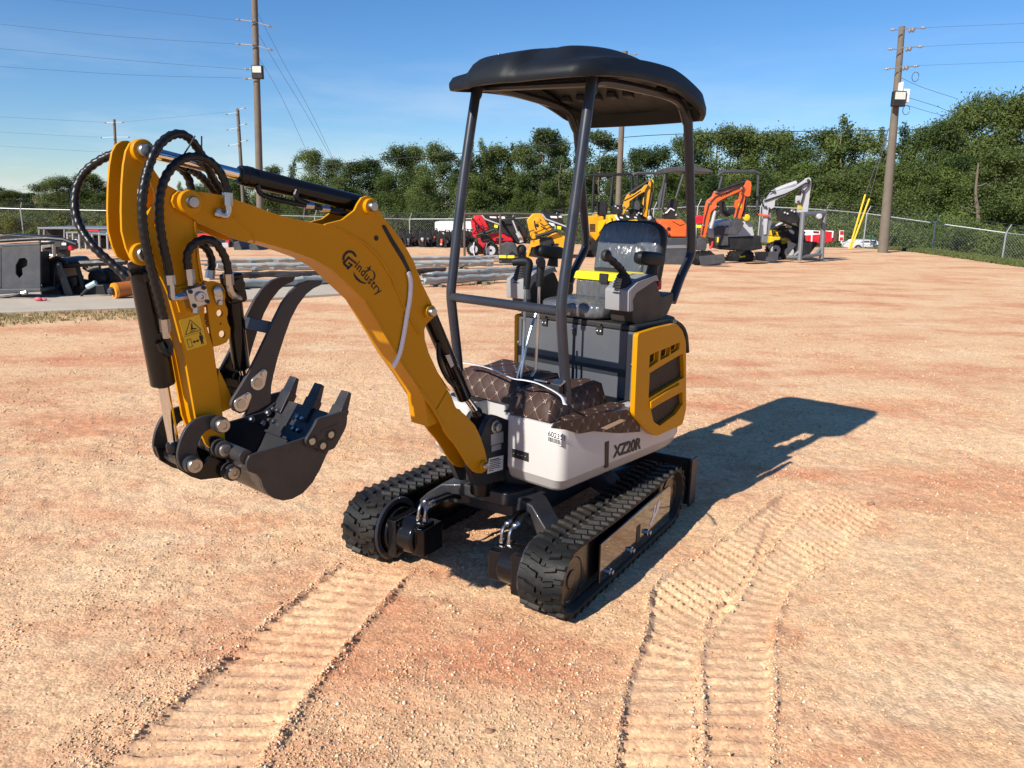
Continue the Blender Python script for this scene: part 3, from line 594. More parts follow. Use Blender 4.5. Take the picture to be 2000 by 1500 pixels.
for sg in (1, -1):
    y0, y1 = (.372, .558) if sg > 0 else (-.532, -.352); b = MB()
    n = 96; rings = []
    for k in range(n):
        s = BL*k/n; row = []
        for rr, y in ((.138, y0+.006), (.154, y0), (.154, y1), (.138, y1-.006), (.122, y1-.03), (.122, y0+.03)):
            p, _n = belt_pos(s, rr-.012); row.append((p.x, y, p.z))
        rings.append(row)
    vs = [v for r_ in rings for v in r_]; fs = [(k*6+j, k*6+(j+1) % 6, ((k+1) % n)*6+(j+1) % 6, ((k+1) % n)*6+j) for k in range(n) for j in range(6)]
    b.add(vs, fs); nl = 54; ps = BL/nl; yc = (y0+y1)/2; w = (y1-y0)/2
    for k in range(nl):
        s = k*ps
        lug(b, s, s+ps*.50, yc+.012, yc+w*.66, .014, .138, .1555, .006); lug(b, s+ps*.42, s+ps*.88, yc+w*.60, yc+w+.002, .004, .136, .1535, .006)
        s += ps*.5
        lug(b, s+.014, s+ps*.50+.014, yc-w*.66, yc-.012, -.014, .138, .1555, .006); lug(b, s+ps*.42, s+ps*.88, yc-w-.002, yc-w*.60, -.004, .136, .1535, .006)
        lug(b, s-.004, s+.014, yc-.010, yc+.010, 0, .138, .149, .004)
    bu(b, 'track_belt', RUBBER, EX, smooth=30)
    # frame with cover plate, idler and sprocket
    yo, yi = sg*(.545 if sg > 0 else .515), sg*.40
    fr = MB().prism(stadium(.124, HALF, 8), *sorted((yo-sg*.02, yi))); fo = bu(fr, 'track_frame', BLACK, EX, bevel=.004)
    cv = MB().prism([(.335, .055), (.335, .232), (-.445, .242), (-.470, .225), (-.470, .05)], *sorted((yo+sg*.012, yo+sg*.001))); bu(cv, 'cover_plate', GLOSSP, fo, bevel=.004)
    for cxx in (HALF, -HALF): bu(MB().lathe((cxx, yo-sg*.0195, THC), (0, sg, 0), [(0, .110), (.004, .108), (.005, .09), (.001, .086), (.001, .04), (.006, .036), (.007, .001)], 28), 'idler_wheel', BLACK, fo)
    if sg > 0:
        sl = MB().prism([(-.085, .09), (-.045, .09), (-.045, .17), (-.085, .17)], .5565, .559); bu(sl, 'cover_slot', MBLACK, fo)
        for x_, z_ in ((.245, .075), (.02, .085), (-.17, .10)): bu(MB().lathe((x_, .556, z_), (0, 1, 0), [(0, .016), (.010, .016), (.012, .011), (.022, .010), (.023, .001)], 8), 'cover_bolt', ZINC, fo)
        sc_ = MB().prism([(-.215, .10), (-.235, .13), (-.275, .145), (-.30, .16), (-.325, .195), (-.315, .215), (-.29, .20), (-.275, .17), (-.255, .16), (-.27, .20), (-.25, .205), (-.235, .15), (-.205, .13)], .5567, .5585)
        bu(sc_, 'worn_white_decal', STRAP, fo)
    # rim seen on the inner face, sprocket drum and hydraulic motor
    ri = MB().lathe((HALF-.005, sg*(.372 if sg > 0 else .352), THC), (0, -sg, 0), [(-.05, .142), (.006, .142), (.012, .137), (.012, .116), (.006, .112), (-.03, .11)], 36); bu(ri, 'sprocket_rim', TUBEP, EX)
    mo = MB(); ym = sg*(.378 if sg > 0 else .358)
    mo.lathe((HALF-.01, ym, THC-.005), (0, -sg, 0), [(-.06, .110), (.0, .110), (.012, .106), (.035, .103)], 30)
    mo.box((HALF-.005, ym-sg*.052, THC-.01), (.17, .05, .17)); mo.lathe((HALF-.005, ym-sg*.07, THC-.008), (0, -sg, 0), [(0, .083), (.075, .081), (.085, .07)], 24)
    mo.box((HALF-.02, ym-sg*.172, THC-.012), (.135, .065, .125)); mo.box((HALF-.01, ym-sg*.16, THC+.05), (.075, .06, .030))
    for dx in (-.065, .065):
        for dz in (-.065, .065): mo.lathe((HALF-.005+dx, ym-sg*.076, THC-.01+dz), (0, -sg, 0), [(0, .012), (.010, .012), (.012, .001)], 6)
    mt = bu(mo, 'drive_motor', BLACK, EX, bevel=.006)
    bu(MB().box((HALF+.0435, ym-sg*.165, THC-.01), (.002, .03, .045)), 'rating_plate', MBLACK, mt)
    fz = MB()
    for j, dy in enumerate((-.018, .018)):
        p0 = Vector((HALF-.005, ym-sg*.155+dy, THC+.07)); fz.lathe(p0, (0, 0, 1), [(0, .013), (.018, .013), (.02, .009), (.03, .009)], 6)
        fz.tube(spline([p0+Vector((0, 0, .025)), p0+Vector((-.003, 0, .045)), p0+Vector((-.018, 0, .062)), p0+Vector((-.04, 0, .066))], 4), .0075, 8); fz.cyl(p0+Vector((-.035, 0, .066)), p0+Vector((-.065, 0, .067)), .012, 6)
    bu(fz, 'hose_fitting', ZINC, mt)
    for j, dy in enumerate((-.018, .018)):
        p0 = Vector((HALF-.065, ym-sg*.155+dy, THC+.137)); hs_ = MB().tube(spline([p0, p0+Vector((-.10, -sg*.02, .0)), p0+Vector((-.18, -sg*.03, -.03)), p0+Vector((-.30, -sg*.07, -.06))], 8), .0115, 8); bu(hs_, 'drive_hose', HOSE, EX)
# centre frame, arms, slew ring, blade
cf = MB().plan(roundpoly([(.30, .20), (.30, -.20), (-.34, -.24), (-.34, .24)], .06), .23, .335); cf.plan(roundpoly([(.36, .13), (.36, -.13), (.2, -.18), (.2, .18)], .03), .30, .36)
bu(cf, 'centre_frame', GREY, EX, bevel=.008)
for sx_, sg in ((1, 1), (1, -1), (-1, 1), (-1, -1)):
    a = MB(); x0 = sx_*.22; w = .075
    def sect(x, y, z, hw, hh): return [(x-hw, y, z-hh), (x+hw, y, z-hh), (x+hw, y, z+hh), (x-hw, y, z+hh)]
    secs = [sect(x0, sg*.10, .29, w, .05), sect(x0+sx_*.06, sg*.235, .285, w*.9, .045), sect(x0+sx_*.09, sg*.30, .235, w*.85, .045), sect(x0+sx_*.11, sg*.40, .135, w*.8, .045)]
    vs = [v for q in secs for v in q]; fs = [(i*4+j, i*4+(j+1) % 4, i*4+4+(j+1) % 4, i*4+4+j) for i in range(3) for j in range(4)]+[(3, 2, 1, 0), (12, 13, 14, 15)]
    a.add(vs, fs); bu(a, 'frame_arm', GREY, EX, bevel=.010, smooth=50)
bu(MB().lathe((0, 0, .33), (0, 0, 1), [(0, .27), (.03, .27), (.035, .255), (.05, .255), (.055, .27), (.10, .27)], 40), 'slew_ring', MBLACK, EX)
bl = MB(); prof = [(-.80, .02), (-.835, .06), (-.85, .12), (-.845, .20), (-.82, .27)]
vs = []
for x_, z_ in prof: vs += [(x_, -.55, z_), (x_, .55, z_), (x_-.02, .55, z_), (x_-.02, -.55, z_)]
bl.add(vs, [(i*4+j, i*4+(j+1) % 4, i*4+4+(j+1) % 4, i*4+4+j) for i in range(4) for j in range(4)]+[(3, 2, 1, 0), (16, 17, 18, 19)])
bl.box((-.83, .548, .145), (.09, .014, .26)); bl.box((-.83, -.548, .145), (.09, .014, .26))
blo = bu(bl, 'dozer_blade', GREY, EX, bevel=.003)
bu(MB().tube([(-.30, .16, .22), (-.82, .22, .16)], .035, 8).tube([(-.30, -.16, .22), (-.82, -.22, .16)], .035, 8), 'blade_arm', GREY, blo)

# lower body: white shell with chamfered foot
YS, YF = .425, .345
fx = hy(1098, 850, YS).x
def body_ring(d, z, fx_=0): 
    P = [(fx-d, .125, .02), (fx-d, YS-d, .05), (-.70+d, YS-d, .12), (-.92+d, .22, .18), (-.92+d, -.22, .18), (-.70+d, -YF+d, .12), (fx-d, -YF+d, .05), (fx-d, -.10, .02), (fx-.13, -.10, .02), (fx-.13, .125, .02)]
    return [(x, y, z) for x, y in roundpoly(P, .05, 6)]
def loft(mb, rings):
    n = len(rings[0]); vs = [v for r_ in rings for v in r_]; fs = [(i*n+j, i*n+(j+1) % n, (i+1)*n+(j+1) % n, (i+1)*n+j) for i in range(len(rings)-1) for j in range(n)]
    return mb.add(vs, fs+[tuple(range(n-1, -1, -1)), tuple(range((len(rings)-1)*n, len(rings)*n))])
zb = hy(1115, 955, YS).z
wb = loft(MB(), [body_ring(.035, zb-.012), body_ring(.022, zb), body_ring(.016, zb+.006), body_ring(.004, zb+.042), body_ring(.0, zb+.046), body_ring(.0, .682), body_ring(.003, .69), body_ring(.012, .695)]).build('lower_body', WHITE, EX, smooth=30)
MB().plan([(p[0], p[1]) for p in body_ring(.05, 0)], .695, .70).build('floor_plate', MBLACK, EX)
MB().plan([(.2, .37), (.2, -.30), (-.84, -.22), (-.84, .22)], .425, zb-.008).build('turntable_plate', MBLACK, EX)
# lettering and stickers on the body
p0, p1 = hy(1198, 893, YS), hy(1251, 875, YS); M4 = basis(p0+Vector((0, .002, 0)), p1-p0, (0, 1, 0))
tl = text('model_lettering', 'XZ20R', INK, M4, .072, wb, bold=.0022, spacing=.98); sc = (p1-p0).length/max(v.co.dot(Vector((1, 0, 0)))*0+abs((v.co-p0).length) for v in tl.data.vertices)
tl.data.transform(Matrix.Translation(p0) @ Matrix.Scale(sc, 4) @ Matrix.Translation(-p0))
a, b, c, d = (hy(*p, YS) for p in ((1181, 864), (1189, 861), (1188, 912), (1181, 915))); MB().prism([(q.x, q.z) for q in (a, b, c, d)], YS-.001, YS+.002).build('black_stripe_decal', INK, wb)
def onfront(name, px, m, th=.0015, par=None, x=None):
    q = [hx(*p, x if x is not None else fx) for p in px]; o = MB().ext([[Vector((0, v.y, v.z)) for v in q]], Vector(((x if x is not None else fx)-.001, 0, 0)), Vector(((x if x is not None else fx)+th, 0, 0))).build(name, m, par or wb); return o, q
st, q = onfront('number_sticker', [(1067, 836), (1097, 845), (1096, 871), (1069, 863)], LABELW)
ex_ = (q[1]-q[0]); up = q[0]-q[3]
text('sticker_number', '602351', INK, basis(q[3]+ex_*.08+up*.48+Vector((.002, 0, 0)), ex_, (1, 0, 0)), .031, wb, depth=.0004, bold=.0004)
bar = MB(); rg = random.Random(3); t = .08
while t < .90:
    w = rg.choice((.018, .03, .045)); a = q[3]+ex_*t+up*.08; b = a+ex_*w; bar.ext([[Vector((0, v.y, v.z)) for v in (a, b, b+up*.34, a+up*.34)]], Vector((fx+.0015, 0, 0)), Vector((fx+.0022, 0, 0))); t += w+rg.choice((.018, .03))
bar.build('sticker_barcode', INK, wb)
onfront('black_badge', [(1001, 876), (1033, 885), (1033, 902), (1001, 892)], MBLACK, .003)
bd = MB()
for px, w in ((1004, 3), (1013, 5), (1020, 6), (1027, 3)):
    a = hx(px, 885+(px-1004)*.27, fx); bd.box((fx+.0035, a.y, a.z), (.001, .0018*w, .003))
bd.build('badge_print', LABELG, wb)

# yellow side panels with grilles
def side_pts(px, y): return [(q.x, q.z) for q in (hy(*p, y) for p in px)]
Yp = YS+.030
outl = side_pts([(1246, 652), (1285, 640), (1321, 632), (1333, 645), (1340, 668), (1340, 800), (1333, 829), (1282, 852), (1267, 843), (1239, 811)], Yp)
holes_px = [[(1272, 696), (1284, 690), (1283, 704), (1271, 713)], [(1294, 686), (1307, 681), (1305, 693), (1293, 699)], [(1313, 677), (1325, 672), (1324, 681), (1313, 688)],
            [(1272, 729), (1300, 712), (1331, 694), (1333, 737), (1305, 753), (1270, 774)],
            [(1274, 800), (1290, 790), (1330, 768), (1331, 790), (1318, 808), (1290, 829), (1279, 822)]]
def grow(h, k): cx_, cy_ = sum(p[0] for p in h)/len(h), sum(p[1] for p in h)/len(h); return [(cx_+(p[0]-cx_)*k, cy_+(p[1]-cy_)*k) for p in h]
hl = [roundpoly(side_pts(grow(h, 1.5 if i < 3 else 1.10), Yp), .005, 3) for i, h in enumerate(holes_px)]; ro = roundpoly(outl, .018, 5)
for sg in (1, -1):
    Yq = Yp if sg > 0 else YF-.03; rp_ = ro if sg > 0 else [(x_-.06, z_) for x_, z_ in ro]
    pn = MB().prism(rp_, *sorted((sg*Yq, sg*(Yq-.024))), holes=hl if sg > 0 else ()).build('side_panel', AMBER, EX, bevel=.005, seg=3)
    inner = [((x_-sum(p[0] for p in ro)/len(ro))*.985+sum(p[0] for p in ro)/len(ro), (z_-.80)*.985+.80) for x_, z_ in ro]
    MB().prism(ro, *sorted((sg*(Yp-.022), sg*(Yp-.15)))).build('panel_side_wall', AMBER, pn) if False else None
    gr = MB()
    for h in hl:
        gr.prism([((x_-sum(p[0] for p in h)/len(h))*1.03+sum(p[0] for p in h)/len(h), (z_-sum(p[1] for p in h)/len(h))*1.03+sum(p[1] for p in h)/len(h)) for x_, z_ in h], *sorted((sg*(Yq-.029), sg*(Yq-.025))))
    go = gr.build('grille', GRILLE, pn, smooth=0)
    if sg > 0:                                        # diagonal mesh bars in the openings
        bars = MB(); X0, X1 = min(p[0] for p in ro), max(p[0] for p in ro)
        from mathutils.geometry import intersect_line_line_2d
        for h in hl[3:]:
            for slope in (.8, -.8):
                c = -3.0
                while c < 3.0:
                    hits = []
                    for i in range(len(h)):
                        r_ = intersect_line_line_2d(Vector(h[i]), Vector(h[(i+1) % len(h)]), Vector((X0-1, slope*(X0-1)+c)), Vector((X1+1, slope*(X1+1)+c)))
                        if r_: hits.append(r_)
                    if len(hits) >= 2:
                        hits.sort(key=lambda v: v.x); bars.tube([(hits[0].x, Yp-.020, hits[0].y), (hits[-1].x, Yp-.020, hits[-1].y)], .0026, 3, False)
                    c += .0145
        bars.build('grille_mesh', mat('brown_grille_wire', (.060, .043, .030), .5), pn, smooth=0)
    rib = MB()                                        # raised rib between the openings
    rb = side_pts([(1268, 784), (1300, 763), (1322, 751), (1325, 747), (1320, 762), (1296, 780), (1268, 797)], Yp); rib.prism(rb, *sorted((sg*(Yq-.002), sg*(Yq+.010)))); rib.build('panel_rib', AMBER, pn, bevel=.005)
# engine cover between the side panels, and the seat base
xP = -.27
xr = min(p[0] for p in outl)
MB().plan(roundpoly([(xP-.02, YS-.015, .005), (xP-.02, -YF+.04, .005), (xr+.04, -YF+.04, .05), (xr-.13, -.22, .12), (xr-.13, .22, .12), (xr+.04, YS-.015, .05)], .04), .69, 1.015).build('engine_cover', mat('dark_engine_cover', (.030, .031, .034), .5, dust=.05), EX, bevel=.012)
MB().plan(roundpoly([(xP-.005, YS-.03, .03), (xP-.005, -YF+.05, .03), (xr, -YF+.05, .05), (xr-.10, -.22, .12), (xr-.10, .22, .12), (xr, YS-.05, .05)], .04), 1.015, 1.045).build('seat_base', MBLACK, EX, bevel=.01)
MB().tube(spline([hy(*p, YS-.02) for p in ((1318, 628), (1331, 638), (1339, 656), (1342, 688))], 5), .012, 8).build('cover_seal', MBLACK, EX)
pt, ptl = hx(1246, 654, xP), hx(1011, 615, xP); pb = hx(1228, 815, xP); ztop = (pt.z+ptl.z)/2; yR = pt.y-.012; yL = ptl.y+.005
fp = MB().ext([[Vector((0, y_, z_)) for y_, z_ in ((yL, .70), (yR, .70), (yR, ztop), (yL, ztop))]], Vector((xP-.02, 0, 0)), Vector((xP, 0, 0))).build('front_panel', PANEL, EX, bevel=.004)
def onp(px, x=xP): q = hx(*px, x); return q
y_r = onp((1217, 700)).y; groove = MB()
for y_, z0_, z1_, w in ((hx(1098, 700, xP).y, .70, ztop, .014), (hx(1120, 700, xP).y, .70, ztop-.02, .014), (hx(1228, 700, xP).y, .70, ztop-.01, .026), (yL+.035, .7, ztop-.01, .02)): groove.box((xP+.0015, y_, (z0_+z1_)/2), (.004, w, z1_-z0_))
zg = hx(1160, 719, xP).z; groove.box((xP+.002, (yL+yR)/2+.0, zg), (.004, yR-yL-.08, .034))
groove.build('panel_seam_shade', mat('panel_shadow_seam', (.020, .022, .028), .5), fp)  # dark strips: panel seams with their shadow put into the colour
for px in ((1065, 628), (1172, 644)):
    c = hx(*px, xP); h = MB().box((xP+.006, c.y, c.z), (.008, .034, .038)).box((xP+.008, c.y, c.z+.022), (.014, .022, .014)).build('hinge', MBLACK, fp, bevel=.002)
    for dy in (-.009, .009): MB().lathe((xP+.009, c.y+dy, c.z-.006), (1, 0, 0), [(0, .006), (.004, .005), (.006, .001)], 10).build('hinge_bolt', ZINC, fp)
for px in ((1118, 641), (1235, 713), (1223, 799), (1012, 668)):
    c = hx(*px, xP); MB().lathe((xP+.001, c.y, c.z), (1, 0, 0), [(0, .009), (.004, .008), (.007, .001)], 10).build('panel_bolt', ZINC, fp)

# canopy posts
PY = .325
def post(px, y, r=.0225, extra=()): return [hy(*p, y) for p in px]
for name_, px, y in (('canopy_post', [(1110, 842), (1107, 780), (1101, 700), (1096, 620), (1097, 590), (1103, 540), (1125, 385), (1143, 250), (1157, 150)], PY), ('canopy_post', [(899, 760), (893, 690), (884, 610), (881, 575), (884, 540), (899, 400), (915, 280), (932, 165)], -PY)):
    P = [hy(*p, y) for p in px]; MB().tube(spline(P, 5), .0225, 14).build(name_, TUBEP, EX)
RLp = [hy(*p, PY) for p in ((1312, 590), (1330, 540), (1346, 505), (1350, 485), (1350, 440), (1347, 330), (1343, 215))]
MB().tube(spline(RLp, 5), .0225, 14).build('canopy_post', TUBEP, EX); MB().tube(spline([Vector((p.x, -p.y, p.z)) for p in RLp], 5), .0225, 14).build('canopy_post', TUBEP, EX)
ca, cb = hy(1099, 609, PY), hy(881, 579.6, -PY); MB().cyl(ca, cb, .0205, 14).build('cross_bar', TUBEP, EX)
# top rails under the roof
fl, fr_, rl = hy(1157, 165, PY), hy(932, 175, -PY), RLp[-1]; rr_ = Vector((rl.x, -rl.y, rl.z))
top = MB()
for a, b in ((fl, rl), (fr_, rr_)): top.tube(spline([a+Vector((0, 0, -.03)), a+Vector((-.05, 0, .015)), a.lerp(b, .5)+Vector((0, 0, .035)), b+Vector((.10, 0, .03)), b+Vector((0, 0, -.06))], 6), .019, 10)
top.cyl(fl+Vector((-.05, 0, .012)), fr_+Vector((-.05, 0, .012)), .016, 8); top.build('roof_rail', TUBEP, EX)
# roof
RX0, RX1, RY = .215, -.805, .397
def zt(u):                                            # height of the rim's lower edge, u=0 front .. 1 rear
    return 2.035+.030*math.sin(math.pi*min(1, u*1.15))-.072*max(0, (u-.62)/.38)**1.6
def roof_z(u, v):
    av = abs(v); b = zt(u)+.062+.022*min(1, u*1.6)-.012*max(0, 1-u/.15)
    crown = .022*(1-av**3)*math.sin(math.pi*min(1, max(0, .10+.84*u)))**.8
    plateau = .050*(1/(1+math.exp((av-.60)*30)))*(1/(1+math.exp(-(u-(.035 if v < .10 else .035+.07*min(1, (v-.10)/.06)))*50)))*(1/(1+math.exp((u-.70)*13)))
    rib = .016*math.exp(-((av-.30)/.035)**2)*(1/(1+math.exp(-(u-.18)*40)))*(1/(1+math.exp((u-.8)*30)))
    return b+crown+plateau-rib
def plan_pt(u, v, sh=0.0):                            # rounded rectangle plan
    x = RX0+(RX1-RX0)*u; yy = v*(RY-sh); e = min(u, 1-u); k = .16
    if e < k: yy *= 1-.16*(1-e/k)**2.4
    xx = x+(sh if u < .5 else -sh)*-1*(abs(2*u-1)**3); 
    bulge = .030*(1-v*v)*(1 if u < .5 else -1)*abs(2*u-1)**2
    if u < .2: bulge += .022*(1-u/.2)/(1+math.exp((abs(v+.25)-.36)*40))
    return xx+bulge, yy+.041
nu, nv = 44, 36; vs = []; fs = []
for i in range(nu+1):
    for j in range(nv+1):
        u, v = i/nu, -1+2*j/nv; x_, y_ = plan_pt(u, v); e = min(u/.045, (1-u)/.06, (1-abs(v))/.075, 1); z_ = roof_z(u, v); rimz = zt(u)+.030
        f = math.sqrt(max(0, 1-(1-e)**2)); vs.append((x_, y_, rimz+(z_-rimz)*f))
W_ = nv+1
for i in range(nu):
    for j in range(nv): fs.append((i*W_+j, i*W_+j+1, (i+1)*W_+j+1, (i+1)*W_+j))
edge = [j for j in range(nv+1)]+[i*W_+nv for i in range(1, nu+1)]+[nu*W_+j for j in range(nv-1, -1, -1)]+[i*W_ for i in range(nu-1, 0, -1)]
ring0 = edge; m_ = len(edge); base = len(vs)
def edge_uv(k): i, j = divmod(edge[k], W_); return i/nu, -1+2*j/nv
for lvl, (sh, dz) in enumerate(((0.0, .012), (.004, .0), (.022, .0), (.030, .02), (.045, .055))):
    for k in range(m_):
        u, v = edge_uv(k); x_, y_ = vs[edge[k]][:2]; cx_, cy_ = -.30, 0; dx, dy = x_-cx_, y_-cy_; q = math.hypot(dx, dy); vs.append((x_-dx/q*sh*1.2, y_-dy/q*sh*1.2, zt(u)+dz+(0.0 if lvl < 4 else .0)))
prev = ring0
for lvl in range(5):
    cur = list(range(base+lvl*m_, base+(lvl+1)*m_))
    for k in range(m_): fs.append((prev[k], prev[(k+1) % m_], cur[(k+1) % m_], cur[k]))
    prev = cur
b2 = len(vs); iu = nu-1
for i in range(nu+1):
    for j in range(nv+1):
        u, v = i/nu, -1+2*j/nv; x_, y_, _z = vs[i*W_+j]; vs.append((-.30+(x_+.30)*.90, y_*.90, min(zt(u)+.060, roof_z(u, v)-.02)))
for i in range(nu):
    for j in range(nv): fs.append((b2+i*W_+j, b2+(i+1)*W_+j, b2+(i+1)*W_+j+1, b2+i*W_+j+1))
cur = [b2+e_ for e_ in edge]
for k in range(m_): fs.append((prev[k], prev[(k+1) % m_], cur[(k+1) % m_], cur[k]))
roof = MB(); roof.add(vs, fs); roof_o = roof.build('canopy_roof', PLAST, EX, smooth=50)
sl = MB()
for k in range(7):                                    # ribs moulded into the underside
    y_ = -.27+.09*k; sl.box((-.60, y_, zt(.75)+.045), (.13, .045, .03), Matrix.Rotation(R(18), 3, 'Z'))
for x_ in (-.05, -.28): sl.box((x_, 0, zt(.35)+.046), (.05, .62, .03))
sl.build('underside_rib', mat('grey_black_plastic', (.016, .017, .020), .6), roof_o, bevel=.008)
for k in range(4):
    u = .14+.13*k; x_, y_ = plan_pt(u, -.40); MB().lathe((x_, y_, roof_z(u, -.40)-.001), (0, 0, 1), [(0, .008), (.004, .008), (.007, .001)], 8).build('roof_bolt', ZINC, roof_o)
vn = MB()
for k in range(4): vn.box((-.10-.12*k, -.13, roof_z(.3+.11*k, -.28)+.004), (.115, .16, .016), Matrix.Rotation(R(-2+3*k), 3, 'Y'))
vn.build('roof_vent', PLAST, roof_o, bevel=.006)

# seat
SX = -.70
def pillow(mb, c, size, rot=None, n=12, p=3.2, noise=.0):
    o = len(mb.v); vs = []; fs = []; rg = random.Random(int(size[0]*1000))
    for i in range(n+1):
        th = -math.pi/2+math.pi*i/n
        for j in range(2*n):
            ph = math.pi*j/n; f = lambda t: math.copysign(abs(t)**(2/p), t)
            q = Vector((f(math.cos(th))*f(math.cos(ph))*size[0]/2, f(math.cos(th))*f(math.sin(ph))*size[1]/2, f(math.sin(th))*size[2]/2)); q *= 1+rg.uniform(-noise, noise); vs.append(Vector(c)+(rot @ q if rot else q))
    for i in range(n):
        for j in range(2*n): fs.append((i*2*n+j, i*2*n+(j+1) % (2*n), (i+1)*2*n+(j+1) % (2*n), (i+1)*2*n+j))
    return mb.add(vs, fs)
def film_mat():
    m = mat('black_vinyl_under_clear_film', (.080, .085, .092), .22, coat=.8, var=.45); n, l = m.node_tree.nodes, m.node_tree.links; b = n['Principled BSDF']
    t = N(n, 'ShaderNodeTexCoord'); mp = N(n, 'ShaderNodeMapping'); mp.inputs['Scale'].default_value = (5, 10, 2.6); mp.inputs['Rotation'].default_value = (.5, .2, .3); k = N(n, 'ShaderNodeTexNoise'); k.inputs['Scale'].default_value = 1.6; k.inputs['Detail'].default_value = 4; k.inputs['Distortion'].default_value = 1.6
    l.new(t.outputs['Object'], mp.inputs[0]); l.new(mp.outputs[0], k.inputs[0]); bp = N(n, 'ShaderNodeBump'); bp.inputs['Strength'].default_value = .7; bp.inputs['Distance'].default_value = .025; l.new(k.outputs[0], bp.inputs['Height']); l.new(bp.outputs[0], b.inputs['Normal']); l.new(bp.outputs[0], b.inputs['Coat Normal']); return m
FILM = film_mat()
rt = Matrix.Rotation(R(-11), 3, 'Y')
bc = hx(1221, 470, SX); zs = hx(1225, 434, SX).z
bk = pillow(MB(), (SX-.03, bc.y, (zs+1.10)/2), (.085, .375, zs-1.10), rt, 16, 4.2); sb = bk.build('seat_backrest', FILM, EX, smooth=60)
pillow(MB(), (SX+.012, bc.y, (zs+1.10)/2-.02), (.05, .25, .22), rt, 10, 5).build('backrest_inset', FILM, sb, smooth=60)
pillow(MB(), (SX-.045, bc.y, (zs+1.10)/2+.006), (.07, .40, zs-1.09), rt, 12, 4.5).build('backrest_shell', MBLACK, sb, smooth=60)
pillow(MB(), (-.47, .02, 1.085), (.44, .40, .09), None, 14, 4.5).build('seat_cushion', FILM, EX, smooth=60)

# toolbox lying on the seat
bx = -.455; A = [hx(*p, bx) for p in ((1121, 528), (1206, 541), (1128, 586))]
tbw = .31; ty = A[0].y+tbw/2; zt1, zt0 = A[0].z, A[2].z; zt0 = max(1.125, zt0)
TB = thing('tool_box', 'black plastic tool box with bright yellow lid wrapped in film on the seat', 'tool box', EX.location+HOU.m @ Vector((bx-.09, ty, zt0)), HOU.ang)
hT = zt1-zt0
MB().box((0, 0, hT*.34), (.17, tbw-.02, hT*.68)).build('tray', FILM, TB, bevel=.01); ld = MB().box((0, 0, hT*.84), (.19, tbw+.005, hT*.32), taper=.93).build('lid', YPLAST, TB, bevel=.008)
for dy in (-.0, ): MB().box((.0955, dy+.03, hT*.80), (.012, .05, hT*.36)).build('latch', MBLACK, ld, bevel=.003)
MB().box((0, 0, hT+.006), (.05, .16, .02)).build('handle', MBLACK, TB, bevel=.006)

# control consoles with joysticks and armrests
for sg in (1, -1):
    yo_, yi_ = .365, .235
    prof = [(q.x, q.z) for q in (hy(*p, yo_) for p in ((1236, 608), (1236, 586), (1243, 572), (1280, 548), (1284, 550), (1293, 580), (1317, 571), (1316, 590), (1306, 613), (1287, 631), (1262, 640), (1246, 639), (1238, 630)))]
    cs = MB().prism(roundpoly(prof, .008, 3), *sorted((sg*(yo_-.004), sg*(yi_+.004)))).build('control_console', DPLAST, EX, bevel=.006)
    sh_ = [(q.x, q.z) for q in (hy(*p, yo_) for p in ((1231, 609), (1232, 566), (1246, 551), (1283, 537), (1287, 549), (1280, 548), (1243, 572), (1236, 586), (1237, 607)))]
    for ya, yb in (((yo_-.02), yo_), (yi_, yi_+.02)): MB().prism(roundpoly(sh_, .006, 3), *sorted((sg*ya, sg*yb))).build('console_shell', LGREY, cs, bevel=.005)
    f0, f1 = sh_[0], sh_[1]
    fr3 = [(f0[0]+.014, f0[1]), (f1[0]+.014, f1[1]-.006), (f1[0]+.004, f1[1]+.002), sh_[2], sh_[3], (sh_[3][0], sh_[3][1]-.02), (f1[0]-.03, f1[1]-.02), (f1[0]-.02, f0[1])]
    MB().prism(roundpoly(fr3, .006, 3), *sorted((sg*(yo_-.001), sg*(yi_+.001)))).build('console_front', LGREY, cs, bevel=.010, seg=3)
    yc_ = .30
    jb = hy(1217, 566, yc_); jm = hy(1217, 531, yc_); j2 = hy(1210, 523, yc_); j3 = hy(1201, 514, yc_); j4 = hy(1193, 507, yc_); j5 = hy(1184, 501, yc_)
    if sg < 0: dd = jm-jb; j2, j3, j4, j5 = (jm+dd*k for k in (.2, .4, .6, .8))
    mir = lambda v: Vector((v.x, sg*v.y, v.z))
    jb, jm, j2, j3, j4, j5 = map(mir, (jb, jm, j2, j3, j4, j5))
    boot = MB(); ax = (jm-jb); pr = []
    for k in range(7): t_ = k/7; rr0 = .054-.030*t_; pr += [(ax.length*t_, rr0+.004), (ax.length*(t_+.09), rr0-.003)]
    boot.lathe(jb-ax*.08, ax, [(0, .056)]+pr+[(ax.length*1.05, .016)], 18)
    jo = MB().tube(spline([jm-ax*.1, jm.lerp(j2, .5), j2, j3, j4, j5], 6), [.0165+.0015*math.sin(i) for i in range(31)], 14).build('joystick', PLAST, EX, smooth=60)
    boot.build('rubber_boot', MBLACK, jo, smooth=45)
    MB().ball(j5+Vector((.0, 0, .004)), .0245, (1.15, .95, 1.1)).build('thumb_button', MBLACK, jo)
    ar = hy(1270, 505, yc_); ar = mir(ar)
    ao = pillow(MB(), ar+Vector((.005, 0, .0)), (.215, .075, .066), Matrix.Rotation(R(-5), 3, 'Y'), 10, 3.6).build('armrest', PLAST, EX, smooth=60)
    MB().tube([ar+Vector((-.03, 0, -.02)), ar+Vector((-.02, 0, -.075))], [.022, .03], 10).build('armrest_stalk', MBLACK, ao)
# red switch lever behind the left console
p = hy(1282, 553, .30); MB().box(p+Vector((-.02, 0, -.01)), (.03, .02, .045)).build('red_lever', mat('red_plastic', (.35, .015, .02), .4), EX, bevel=.005)

